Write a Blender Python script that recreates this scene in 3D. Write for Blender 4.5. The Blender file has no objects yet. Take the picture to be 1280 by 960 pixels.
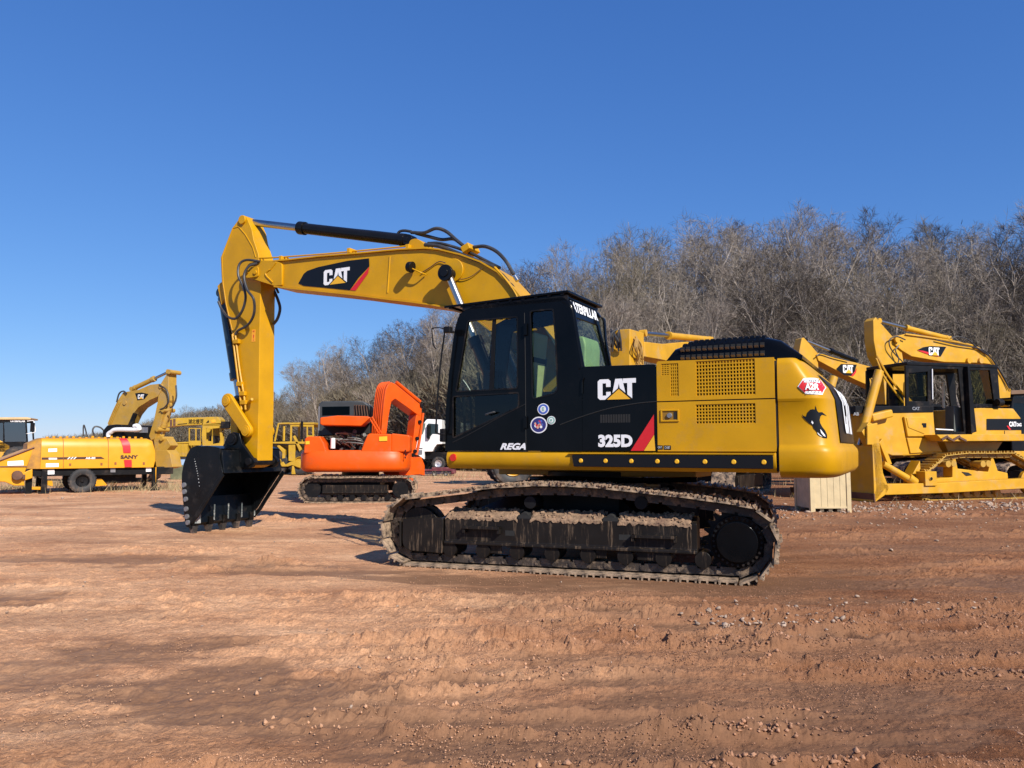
import bpy, bmesh, math, random
import numpy as np
from mathutils import Vector, Matrix
from mathutils.geometry import tessellate_polygon

# ------------------------------------------------------------------ camera, world, sun
S = bpy.context.scene
COL = S.collection
PI = math.pi
R = math.radians
CAMH = 1.35
PITCH = math.atan(80 / 960)
cd = bpy.data.cameras.new('camera')
cam = bpy.data.objects.new('camera', cd)
COL.objects.link(cam)
cam.location = (0, 0, CAMH)
cam.rotation_euler = (PI / 2 + PITCH, 0, 0)
cd.sensor_width = 36
cd.lens = 27.0
cd.clip_start = 0.05
cd.clip_end = 3000
S.camera = cam

SUN_EL, SUN_AZ = R(36), R(34)        # azimuth from -Y (behind the camera) towards +X
w = bpy.data.worlds.new('World')
S.world = w
w.use_nodes = True
nt = w.node_tree
nt.nodes.clear()
sky = nt.nodes.new('ShaderNodeTexSky')
sky.sky_type = 'NISHITA'
sky.sun_disc = False
sky.sun_elevation = SUN_EL
# sky sun_rotation: 0 = +Y, clockwise seen from above
sky.sun_rotation = PI - SUN_AZ
sky.air_density = 1.0
sky.dust_density = 0.0
sky.ozone_density = 6.0
sky.altitude = 0
bg = nt.nodes.new('ShaderNodeBackground')
bg.inputs['Strength'].default_value = 0.10
wo = nt.nodes.new('ShaderNodeOutputWorld')
# the camera's own rendering of a clear sky: a little deeper and bluer than the model, channel by channel
SKYK = 1 / 1.33
sep = nt.nodes.new('ShaderNodeSeparateColor'); com = nt.nodes.new('ShaderNodeCombineColor')
nt.links.new(sky.outputs[0], sep.inputs[0])
for ch, (gp, ml) in enumerate(((.967, .70 * SKYK), (.78, .77 * SKYK), (.582, 1.03 * SKYK))):
    a = nt.nodes.new('ShaderNodeMath'); a.operation = 'MULTIPLY'; a.inputs[1].default_value = .1
    p_ = nt.nodes.new('ShaderNodeMath'); p_.operation = 'POWER'; p_.inputs[1].default_value = gp
    m_ = nt.nodes.new('ShaderNodeMath'); m_.operation = 'MULTIPLY'; m_.inputs[1].default_value = ml * 10
    nt.links.new(sep.outputs[ch], a.inputs[0]); nt.links.new(a.outputs[0], p_.inputs[0]); nt.links.new(p_.outputs[0], m_.inputs[0])
    nt.links.new(m_.outputs[0], com.inputs[ch])
nt.links.new(com.outputs[0], bg.inputs[0])
nt.links.new(bg.outputs[0], wo.inputs[0])
ld = bpy.data.lights.new('sun', 'SUN')
ld.energy = 4.8
ld.angle = R(0.53)
ld.color = (1.0, 0.94, 0.85)
sun = bpy.data.objects.new('sun', ld)
COL.objects.link(sun)
sdir = Vector((math.sin(SUN_AZ) * math.cos(SUN_EL), -math.cos(SUN_AZ) * math.cos(SUN_EL), math.sin(SUN_EL)))
sun.rotation_euler = sdir.to_track_quat('Z', 'Y').to_euler()
sun.location = sdir * 60
vs = S.view_settings
vs.view_transform = 'Standard'
vs.look = 'None'
vs.exposure = 0.42
vs.gamma = 1.0
vs.use_curve_mapping = False
S.cycles.max_bounces = 6
S.cycles.transparent_max_bounces = 10
S.cycles.caustics_reflective = False
S.cycles.caustics_refractive = False

# ------------------------------------------------------------------ pixel -> space
def ray(px, py):
    a, b = (px - 640) / 960, (480 - py) / 960
    return Vector((a, math.cos(PITCH) - b * math.sin(PITCH), math.sin(PITCH) + b * math.cos(PITCH)))
CAM = Vector((0, 0, CAMH))

class Frame:
    """A machine's own axes: x forward, y left, z up, seen from a measured stand point."""
    def __init__(s, ox, oy, yaw, oz=0.0):
        s.o = Vector((ox, oy, oz)); s.yaw = yaw
        s.fx = Vector((math.cos(yaw), math.sin(yaw), 0)); s.fy = Vector((-math.sin(yaw), math.cos(yaw), 0))
    def loc(s, p):
        q = p - s.o
        return Vector((q.dot(s.fx), q.dot(s.fy), q.z))
    def y(s, px, py, c):
        d = ray(px, py); t = (s.o + s.fy * c - CAM).dot(s.fy) / d.dot(s.fy)
        return s.loc(CAM + d * t)
    def x(s, px, py, c):
        d = ray(px, py); t = (s.o + s.fx * c - CAM).dot(s.fx) / d.dot(s.fx)
        return s.loc(CAM + d * t)
    def z(s, px, py, c):
        d = ray(px, py); t = (s.o.z + c - CAM.z) / d.z
        return s.loc(CAM + d * t)
    def xz(s, pts, c):
        return [(lambda v: (v.x, v.z))(s.y(a, b, c)) for a, b in pts]
    def pts(s, pts):
        return [s.y(a, b, c) for a, b, c in pts]

def at(px, D):
    return ((px - 640) / 960 * D, D)

# ------------------------------------------------------------------ materials
MATS = {}
def nodes(m):
    m.use_nodes = True
    return m.node_tree, m.node_tree.nodes['Principled BSDF']
def mat(name, col, rough=0.5, metal=0.0, var=0.08, scale=3.0, bump=0.0, bscale=60.0, dirt=0.0, dcol=(0.30, 0.19, 0.12),
        dscale=2.5, coat=0.0, spec=0.5, dlo=0.5, streak=False):
    if name in MATS: return MATS[name]
    m = bpy.data.materials.new(name); t, b = nodes(m); N = t.nodes; L = t.links
    tc = N.new('ShaderNodeTexCoord')
    n = N.new('ShaderNodeTexNoise'); n.inputs['Scale'].default_value = scale; n.inputs['Detail'].default_value = 6
    L.new(tc.outputs['Object'], n.inputs['Vector'])
    mr = N.new('ShaderNodeMapRange'); mr.inputs[3].default_value = 1 - var; mr.inputs[4].default_value = 1 + var
    mr.inputs[1].default_value = .3; mr.inputs[2].default_value = .7
    L.new(n.outputs[0], mr.inputs[0])
    mx = N.new('ShaderNodeMix'); mx.data_type = 'RGBA'; mx.blend_type = 'MULTIPLY'; mx.inputs[0].default_value = 1
    mx.inputs[6].default_value = (*col, 1); L.new(mr.outputs[0], mx.inputs[7])
    out = mx.outputs[2]
    rr = N.new('ShaderNodeMapRange'); rr.inputs[3].default_value = max(0.02, rough - .08); rr.inputs[4].default_value = min(1, rough + .12)
    L.new(n.outputs[0], rr.inputs[0]); rout = rr.outputs[0]
    if dirt > 0:
        n2 = N.new('ShaderNodeTexNoise'); n2.inputs['Scale'].default_value = dscale; n2.inputs['Detail'].default_value = 12
        n2.inputs['Roughness'].default_value = .72
        if streak:
            mp = N.new('ShaderNodeMapping'); mp.inputs['Scale'].default_value = (9, 9, .8)
            L.new(tc.outputs['Object'], mp.inputs[0]); L.new(mp.outputs[0], n2.inputs['Vector'])
        else:
            L.new(tc.outputs['Object'], n2.inputs['Vector'])
        m2 = N.new('ShaderNodeMapRange'); m2.inputs[1].default_value = dlo; m2.inputs[2].default_value = dlo + .12
        m2.inputs[4].default_value = dirt
        L.new(n2.outputs[0], m2.inputs[0])
        x2 = N.new('ShaderNodeMix'); x2.data_type = 'RGBA'; L.new(m2.outputs[0], x2.inputs[0])
        L.new(out, x2.inputs[6]); x2.inputs[7].default_value = (*dcol, 1); out = x2.outputs[2]
        r2 = N.new('ShaderNodeMix'); r2.data_type = 'FLOAT'; L.new(m2.outputs[0], r2.inputs[0])
        L.new(rout, r2.inputs[2]); r2.inputs[3].default_value = .95; rout = r2.outputs[0]
    L.new(out, b.inputs['Base Color']); L.new(rout, b.inputs['Roughness'])
    b.inputs['Metallic'].default_value = metal
    b.inputs['Coat Weight'].default_value = coat; b.inputs['Coat Roughness'].default_value = .08
    b.inputs['Specular IOR Level'].default_value = spec
    if bump > 0:
        n3 = N.new('ShaderNodeTexNoise'); n3.inputs['Scale'].default_value = bscale; n3.inputs['Detail'].default_value = 6
        L.new(tc.outputs['Object'], n3.inputs['Vector'])
        bp = N.new('ShaderNodeBump'); bp.inputs['Strength'].default_value = bump; bp.inputs['Distance'].default_value = .02
        L.new(n3.outputs[0], bp.inputs['Height']); L.new(bp.outputs[0], b.inputs['Normal'])
    MATS[name] = m
    return m
def glass(name, tint=(.35, .4, .4), gl=.12, ior=1.33):
    if name in MATS: return MATS[name]
    m = bpy.data.materials.new(name); m.use_nodes = True; N = m.node_tree.nodes; L = m.node_tree.links; N.clear()
    o = N.new('ShaderNodeOutputMaterial'); mx = N.new('ShaderNodeMixShader')
    tr = N.new('ShaderNodeBsdfTransparent'); tr.inputs[0].default_value = (*tint, 1)
    g = N.new('ShaderNodeBsdfGlossy'); g.inputs['Roughness'].default_value = .02; g.inputs[0].default_value = (.9, .95, 1, 1)
    fr = N.new('ShaderNodeFresnel'); fr.inputs[0].default_value = ior
    ad = N.new('ShaderNodeMath'); ad.operation = 'ADD'; ad.inputs[1].default_value = gl; ad.use_clamp = True
    ge = N.new('ShaderNodeNewGeometry'); iv = N.new('ShaderNodeMath'); iv.operation = 'SUBTRACT'; iv.inputs[0].default_value = 1
    ml = N.new('ShaderNodeMath'); ml.operation = 'MULTIPLY'      # a pane mirrors on its outer face only
    L.new(ge.outputs['Backfacing'], iv.inputs[1]); L.new(fr.outputs[0], ad.inputs[0]); L.new(ad.outputs[0], ml.inputs[0]); L.new(iv.outputs[0], ml.inputs[1]); L.new(ml.outputs[0], mx.inputs[0])
    L.new(tr.outputs[0], mx.inputs[1]); L.new(g.outputs[0], mx.inputs[2]); L.new(mx.outputs[0], o.inputs[0])
    MATS[name] = m
    return m

YEL = mat('yellow_paint', (.55, .278, .004), .38, var=.09, bump=.05, bscale=9, coat=.0, spec=.28, dirt=.30, dcol=(.36, .21, .06), dscale=4.5, dlo=.545)
YEL2 = mat('yellow_paint_dusty', (.58, .30, .010), .45, var=.10, dirt=.5, dcol=(.42, .28, .14), dscale=2.2, dlo=.52)
YEL3 = mat('faded_yellow_paint', (.44, .255, .035), .5, var=.10, dirt=.5, dcol=(.33, .23, .12), dscale=2.2, dlo=.5)
PUMPY = mat('warm_yellow_paint', (.66, .30, .006), .35, var=.05, dirt=.3, dcol=(.5, .3, .1), dlo=.58)
LEMON = mat('lemon_yellow_paint', (.46, .28, .018), .5, var=.12, dirt=.5, dcol=(.3, .2, .1), dlo=.52)
ORG = mat('orange_paint', (.66, .082, .002), .4, var=.09, dirt=.35, dcol=(.36, .10, .03), dlo=.55, dscale=4, coat=.0, spec=.3)
BLK = mat('gloss_black_paint', (.003, .0035, .0045), .12, var=.3, coat=0, spec=.14, dirt=.05, dcol=(.05, .04, .035), dlo=.56, bump=.012, bscale=7)
BLKM = mat('black_steel', (.008, .008, .009), .38, spec=.15, var=.3, dirt=.3, dcol=(.10, .07, .05), dlo=.54)
FRAME = mat('muddy_black_frame', (.012, .010, .009), .34, spec=.2, var=.3, dirt=.6, dcol=(.20, .135, .085), dscale=3.2, dlo=.54, streak=True)
SHOE = mat('muddy_track_shoe', (.05, .038, .03), .6, var=.3, dirt=.95, dcol=(.40, .28, .18), dscale=5, dlo=.42, bump=.4, bscale=25)
CHAIN = mat('track_chain_steel', (.06, .046, .037), .45, metal=.4, var=.3, dirt=.8, dcol=(.30, .21, .14), dscale=9, dlo=.5, bump=.3)
MUD = mat('dried_mud', (.25, .16, .098), .95, var=.38, scale=14, bump=.9, bscale=35, dirt=.8, dcol=(.16, .09, .06), dscale=4, dlo=.52)
RUB = mat('rubber', (.022, .022, .023), .6, var=.2, dirt=.6, dcol=(.16, .12, .09), dlo=.5)
HOSE = mat('rubber_hose', (.03, .03, .032), .45, var=.2, dirt=.3, dcol=(.12, .1, .08))
CHR = mat('chrome_rod', (.42, .41, .40), .28, metal=1.0, var=.04)
GREY = mat('grey_metal', (.25, .25, .26), .4, metal=.5, var=.12)
DARK = mat('dark_interior', (.012, .012, .012), .8, var=.2)
SEAT = mat('seat_fabric', (.03, .03, .035), .85, var=.2)
WHT = mat('white_paint', (.80, .80, .79), .35, var=.04)
WHTD = mat('white_decal', (.82, .82, .82), .5, var=.02)
BLKD = mat('black_decal', (.006, .006, .007), .3, var=.1, spec=.3)
REDD = mat('red_decal', (.62, .015, .02), .4, var=.03)
YELD = mat('yellow_decal', (.80, .42, .02), .4, var=.03)
BLUD = mat('blue_decal', (.06, .12, .45), .4, var=.1)
NAVD = mat('navy_decal', (.03, .03, .16), .4, var=.1)
GRND = mat('green_decal', (.25, .42, .36), .4, var=.1)
REDL = mat('red_lens', (.60, .02, .01), .2, var=.05)
AMB = mat('amber_lens', (.9, .42, .01), .2, var=.05)
RUST = mat('rusty_steel', (.10, .045, .025), .7, var=.4, dirt=.5, dcol=(.2, .1, .06))
WOOD = mat('raw_pine_board', (.56, .44, .25), .75, var=.12, scale=6, bump=.15, bscale=40, dirt=.35, dcol=(.5, .36, .22), dscale=6, dlo=.55)
WOODD = mat('grey_plywood', (.50, .40, .26), .8, var=.15, scale=6)
CYLBLK = mat('black_cylinder_paint', (.008, .008, .009), .22, var=.2, spec=.2)
BUCK = mat('black_bucket_paint', (.004, .005, .006), .28, var=.4, spec=.2, dirt=.22, dcol=(.09, .075, .06), dscale=5, dlo=.54, bump=.10, bscale=8)
GLS = glass('tinted_glass', (.84, .88, .83), .02)
GLD = glass('dark_tinted_glass', (.40, .43, .38), .01)
GLB = glass('bluish_glass', (.45, .55, .62), .16)

# ------------------------------------------------------------------ mesh helpers
ONE_EACH = {'hose', 'pipe', 'track_wheel', 'side_panel', 'bolt', 'roller', 'front_post', 'guard_bar', 'hydraulic_pipe', 'hand_rail', 'weld_seam', 'cable', 'post', 'skid', 'drum', 'guard_rail', 'louver', 'lift_arm', 'rail', 'roof_fitting', 'joint_pin'}
class MB:
    def __init__(s): s.v = []; s.f = []
    def add(s, vs, fs):
        k = len(s.v); s.v += [tuple(v) for v in vs]; s.f += [tuple(i + k for i in f) for f in fs]; return s
    def box(s, x0, x1, y0, y1, z0, z1):
        vs = [(x, y, z) for x in (x0, x1) for y in (y0, y1) for z in (z0, z1)]
        return s.add(vs, [(0, 1, 3, 2), (4, 6, 7, 5), (0, 4, 5, 1), (2, 3, 7, 6), (0, 2, 6, 4), (1, 5, 7, 3)])
    def obox(s, c, sz, M):
        c = Vector(c)
        vs = [c + M @ Vector((sz[0] * a, sz[1] * b, sz[2] * d)) * .5 for a in (-1, 1) for b in (-1, 1) for d in (-1, 1)]
        return s.add(vs, [(0, 1, 3, 2), (4, 6, 7, 5), (0, 4, 5, 1), (2, 3, 7, 6), (0, 2, 6, 4), (1, 5, 7, 3)])
    def prism(s, poly, y0, y1, axis='y', poly2=None):
        """polygon in the other two axes, extruded from y0 to y1"""
        poly2 = poly2 or poly
        n = len(poly)
        def P(a, b, c):
            return {'y': (a, c, b), 'x': (c, a, b), 'z': (a, b, c)}[axis]
        vs = [P(a, b, y0) for a, b in poly] + [P(a, b, y1) for a, b in poly2]
        return s.add(vs, [tuple(range(n))[::-1], tuple(range(n, 2 * n))] + [(i, (i + 1) % n, (i + 1) % n + n, i + n) for i in range(n)])
    def holes(s, outer, hs, y0, y1, axis='y'):
        loops = [outer] + hs
        flat = [p for l in loops for p in l]
        tri = tessellate_polygon([[Vector((a, b, 0)) for a, b in l] for l in loops])
        n = len(flat)
        def P(a, b, c):
            return {'y': (a, c, b), 'x': (c, a, b), 'z': (a, b, c)}[axis]
        vs = [P(a, b, y0) for a, b in flat] + [P(a, b, y1) for a, b in flat]
        fs = [tuple(t) for t in tri] + [tuple(i + n for i in t[::-1]) for t in tri]
        k = 0
        for l in loops:
            m = len(l)
            fs += [(k + i, k + (i + 1) % m, k + (i + 1) % m + n, k + i + n) for i in range(m)]
            k += m
        return s.add(vs, fs)
    def cyl(s, p0, p1, r0, r1=None, n=20):
        r1 = r0 if r1 is None else r1
        p0, p1 = Vector(p0), Vector(p1); d = (p1 - p0).normalized()
        a = d.orthogonal().normalized(); b = d.cross(a)
        vs = []
        for p, r in ((p0, r0), (p1, r1)):
            vs += [p + (a * math.cos(2 * PI * i / n) + b * math.sin(2 * PI * i / n)) * r for i in range(n)]
        return s.add(vs, [tuple(range(n))[::-1], tuple(range(n, 2 * n))] + [(i, (i + 1) % n, (i + 1) % n + n, i + n) for i in range(n)])
    def ring(s, c, axis, prof, n=32):
        """lathe: prof = [(radius, offset along axis)...] closed"""
        c = Vector(c); d = Vector(axis).normalized(); a = d.orthogonal().normalized(); b = d.cross(a); m = len(prof)
        vs = [c + d * o + (a * math.cos(2 * PI * i / n) + b * math.sin(2 * PI * i / n)) * r for i in range(n) for r, o in prof]
        fs = [(i * m + j, ((i + 1) % n) * m + j, ((i + 1) % n) * m + (j + 1) % m, i * m + (j + 1) % m) for i in range(n) for j in range(m)]
        return s.add(vs, fs)
    def tube(s, pts, r, n=8, smooth=True, k=6):
        pts = [Vector(p) for p in pts]
        if smooth and len(pts) > 2:
            q = []; P = [pts[0] * 2 - pts[1]] + pts + [pts[-1] * 2 - pts[-2]]
            for i in range(1, len(P) - 2):
                for j in range(k):
                    t = j / k; a, b, c, d = P[i - 1:i + 3]
                    q.append(.5 * ((2 * b) + (c - a) * t + (2 * a - 5 * b + 4 * c - d) * t * t + (3 * b - a - 3 * c + d) * t ** 3))
            pts = q + [pts[-1]]
        up = None; vs = []
        for i, p in enumerate(pts):
            d = (pts[min(i + 1, len(pts) - 1)] - pts[max(i - 1, 0)]).normalized()
            up = d.orthogonal().normalized() if up is None else (up - d * up.dot(d)).normalized()
            b = d.cross(up)
            vs += [p + (up * math.cos(2 * PI * j / n) + b * math.sin(2 * PI * j / n)) * r for j in range(n)]
        fs = [(i * n + j, i * n + (j + 1) % n, (i + 1) * n + (j + 1) % n, (i + 1) * n + j) for i in range(len(pts) - 1) for j in range(n)]
        m = len(pts)
        return s.add(vs, fs + [tuple(range(n))[::-1], tuple(range((m - 1) * n, m * n))])
    def loft(s, rings, close=True, caps=True):
        n = len(rings[0]); vs = [p for r in rings for p in r]
        e = n if close else n - 1
        fs = [(i * n + j, i * n + (j + 1) % n, (i + 1) * n + (j + 1) % n, (i + 1) * n + j) for i in range(len(rings) - 1) for j in range(e)]
        if caps: fs += [tuple(range(n))[::-1], tuple(range((len(rings) - 1) * n, len(rings) * n))]
        return s.add(vs, fs)
    def quadring(s, O, I, th):
        """flat frame between outer quad O and inner quad I (4 points each), thickness vector th"""
        th = Vector(th); O = [Vector(p) for p in O]; I = [Vector(p) for p in I]; n = len(O)
        vs = O + I + [p + th for p in O] + [p + th for p in I]; fs = []
        for i in range(n):
            j = (i + 1) % n
            fs += [(i, j, n + j, n + i), (2 * n + i, 3 * n + i, 3 * n + j, 2 * n + j), (i, 2 * n + i, 2 * n + j, j), (n + i, n + j, 3 * n + j, 3 * n + i)]
        return s.add(vs, fs)
    def slab(s, Q, th):
        th = Vector(th); Q = [Vector(p) for p in Q]; n = len(Q)
        return s.add(Q + [p + th for p in Q], [tuple(range(n)), tuple(range(n, 2 * n))[::-1]] + [(i, (i + 1) % n, (i + 1) % n + n, i + n) for i in range(n)])
    def islands(s):
        par = list(range(len(s.v)))
        def find(a):
            while par[a] != a: par[a] = par[par[a]]; a = par[a]
            return a
        for f in s.f:
            r = find(f[0])
            for i in f[1:]: par[find(i)] = r
        g = {}
        for f in s.f: g.setdefault(find(f[0]), []).append(f)
        out = []
        for fs in g.values():
            ix = sorted({i for f in fs for i in f}); mp = {a: k for k, a in enumerate(ix)}
            b = MB(); b.v = [s.v[i] for i in ix]; b.f = [tuple(mp[i] for i in f) for f in fs]; out.append(b)
        return out
    def build(s, name, m, parent=None, bevel=0.0, label=None, sharp=32, segs=2, loc=None, rot=None, weld=False):
        if name in ONE_EACH and parent is not None:          # loose pieces of these kinds are each a part of their own
            L = s.islands()
            if len(L) > 1:
                L = [b.build(name, m, parent, bevel, label, sharp, segs, loc, rot, weld) for b in L]
                return L[0]
        me = bpy.data.meshes.new(name)
        me.from_pydata([tuple(v) for v in s.v], [], s.f)
        bm = bmesh.new(); bm.from_mesh(me)
        if weld: bmesh.ops.remove_doubles(bm, verts=bm.verts, dist=.0005)
        bmesh.ops.recalc_face_normals(bm, faces=bm.faces)
        bm.to_mesh(me); bm.free()
        for p in me.polygons: p.use_smooth = True
        me.set_sharp_from_angle(angle=R(sharp))
        for q in (m if isinstance(m, (list, tuple)) else [m]): me.materials.append(q)
        o = bpy.data.objects.new(name, me); COL.objects.link(o)
        if parent is not None: o.parent = parent
        if bevel > 0:
            b = o.modifiers.new('bevel', 'BEVEL'); b.width = bevel; b.segments = segs; b.limit_method = 'ANGLE'; b.angle_limit = R(35)
            b.harden_normals = True
        if label: o['label'] = label
        if loc is not None: o.location = loc
        if rot is not None: o.rotation_euler = rot
        return o

def thing(name, label, cat, loc=(0, 0, 0), rz=0.0, group=None):
    o = bpy.data.objects.new(name, None); COL.objects.link(o)
    o.location = loc; o.rotation_euler = (0, 0, rz); o['label'] = label; o['category'] = cat
    o.empty_display_size = .3
    if group: o['group'] = group
    return o
def fthing(name, label, cat, F, group=None):
    return thing(name, label, cat, tuple(F.o), F.yaw, group)
def part(parent, name, m, fn=None, **k):
    b = MB()
    if fn: fn(b)
    return b.build(name, m, parent, **k)
def circ(cx, cy, r, n=24, a0=0, a1=2 * PI, rx=None):
    full = abs(a1 - a0 - 2 * PI) < 1e-6
    m = n if full else n + 1
    return [(cx + (rx or r) * math.cos(a0 + (a1 - a0) * i / n), cy + r * math.sin(a0 + (a1 - a0) * i / n)) for i in range(m)]
def fillet(poly, rad, n=5):
    out = []; N = len(poly)
    rad = rad if isinstance(rad, (list, tuple)) else [rad] * N
    for i in range(N):
        p = Vector(poly[i]); a = Vector(poly[i - 1]); b = Vector(poly[(i + 1) % N]); r = rad[i]
        if r <= 0: out.append(tuple(p)); continue
        u = (a - p); v = (b - p); t = min(r, u.length * .45, v.length * .45)
        u = p + u.normalized() * t; v = p + v.normalized() * t
        for k in range(n + 1):
            s = k / n
            out.append(tuple(u * (1 - s) ** 2 + p * 2 * s * (1 - s) + v * s * s))
    return out
def scale_poly(p, k):
    cx = sum(a for a, b in p) / len(p); cy = sum(b for a, b in p) / len(p)
    return [(cx + (a - cx) * k, cy + (b - cy) * k) for a, b in p]
def inset(poly, d):
    """offset a polygon inwards"""
    n = len(poly); out = []
    ar = sum(poly[i][0] * poly[(i + 1) % n][1] - poly[(i + 1) % n][0] * poly[i][1] for i in range(n))
    sg = 1 if ar > 0 else -1
    for i in range(n):
        p = Vector(poly[i]); a = Vector(poly[i - 1]); b = Vector(poly[(i + 1) % n])
        u = (p - a).normalized(); v = (b - p).normalized()
        n1 = Vector((-u.y, u.x)) * sg; n2 = Vector((-v.y, v.x)) * sg
        m = (n1 + n2)
        if m.length < 1e-6: out.append(tuple(p + n1 * d)); continue
        m.normalize(); out.append(tuple(p + m * d / max(.35, m.dot(n1))))
    return out

# ------------------------------------------------------------------ lettering
_txt = {}
def text_geo(s, bold=0.0, shear=0.0):
    key = (s, bold, shear)
    if key in _txt: return _txt[key]
    c = bpy.data.curves.new('lettering', 'FONT'); c.body = s; c.offset = bold; c.shear = shear; c.resolution_u = 3
    o = bpy.data.objects.new('lettering', c); COL.objects.link(o)
    dg = bpy.context.evaluated_depsgraph_get(); dg.update()
    me = bpy.data.meshes.new_from_object(o.evaluated_get(dg))
    vs = [(v.co.x, v.co.y) for v in me.vertices]; fs = [tuple(p.vertices) for p in me.polygons]
    bpy.data.objects.remove(o); bpy.data.curves.remove(c); bpy.data.meshes.remove(me)
    xs = [v[0] for v in vs] or [0, 1]; ys = [v[1] for v in vs] or [0, 1]
    x0, x1, y0, y1 = min(xs), max(xs), min(ys), max(ys)
    vs = [((a - x0) / (x1 - x0 + 1e-9), (b - y0) / (y1 - y0 + 1e-9)) for a, b in vs]
    _txt[key] = (vs, fs); return _txt[key]
class Dec:
    """a flat mark lying on a surface: corner O, edge U (reading direction), edge V (up), N = outward lift"""
    def __init__(s, O, U, V, N): s.O, s.U, s.V, s.N = Vector(O), Vector(U), Vector(V), Vector(N)
    def p(s, u, v, lift): return s.O + s.U * u + s.V * v + s.N * lift
    def poly(s, b, pts, lift=.003):
        tri = tessellate_polygon([[Vector((x, y, 0)) for x, y in pts]])
        b.add([s.p(x, y, lift) for x, y in pts], [tuple(t) for t in tri]); return b
    def text(s, b, t, rect, bold=0, shear=0, lift=.003):
        vs, fs = text_geo(t, bold, shear); x0, y0, x1, y1 = rect
        b.add([s.p(x0 + (x1 - x0) * u, y0 + (y1 - y0) * v, lift) for u, v in vs], fs); return b
C_ = [(.12, 0), (.6, 0), (.72, .1), (.72, .38), (.47, .38), (.47, .2), (.27, .2), (.27, .8), (.47, .8), (.47, .62), (.72, .62), (.72, .9), (.6, 1), (.12, 1), (0, .9), (0, .1)]
A_ = [(.74, 0), (.98, 1), (1.36, 1), (1.60, 0), (1.34, 0), (1.17, .78), (1.0, 0)]
T_ = [(1.40, 1), (2.1, 1), (2.1, .78), (1.89, .78), (1.89, 0), (1.63, 0), (1.63, .78), (1.40, .78)]
def cat_logo(parent, d, rect, m=None):
    """three heavy white letters with the yellow triangle over their foot"""
    x0, y0, x1, y1 = rect
    f = lambda P: [(x0 + (x1 - x0) * a / 2.1, y0 + (y1 - y0) * b) for a, b in P]
    b = MB()
    for P in (C_, A_, T_): d.poly(b, f(P), .005)
    b.build('lettering', m or WHTD, parent)
    b = MB(); d.poly(b, f([(.38, -.02), (1.96, -.02), (1.17, .58)]), .007); b.build('logo_outline', BLKD, parent)
    b = MB(); d.poly(b, f([(.52, .0), (1.80, .0), (1.17, .5)]), .009); b.build('logo_triangle', YELD, parent)

# ------------------------------------------------------------------ tracks
def loop_path(front, rear, tops, bz=None, n=400):
    fx, fz, fr = front; rx, rz, rr = rear
    P = [(rx, rz - rr), (fx, fz - fr)]
    a1 = 78
    P += [(fx + fr * math.cos(R(a)), fz + fr * math.sin(R(a))) for a in range(-85, a1 + 1, 6)]
    P += tops
    P += [(rx + rr * math.cos(R(a)), rz + rr * math.sin(R(a))) for a in range(102, 266, 6)]
    # resample
    P.append(P[0]); d = [0]
    for a, b in zip(P, P[1:]): d.append(d[-1] + math.hypot(b[0] - a[0], b[1] - a[1]))
    L = d[-1]; out = []; k = 0
    for i in range(n):
        t = L * i / n
        while d[k + 1] < t: k += 1
        u = (t - d[k]) / max(1e-9, d[k + 1] - d[k])
        out.append((P[k][0] + (P[k + 1][0] - P[k][0]) * u, P[k][1] + (P[k + 1][1] - P[k][1]) * u))
    return out, L
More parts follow.
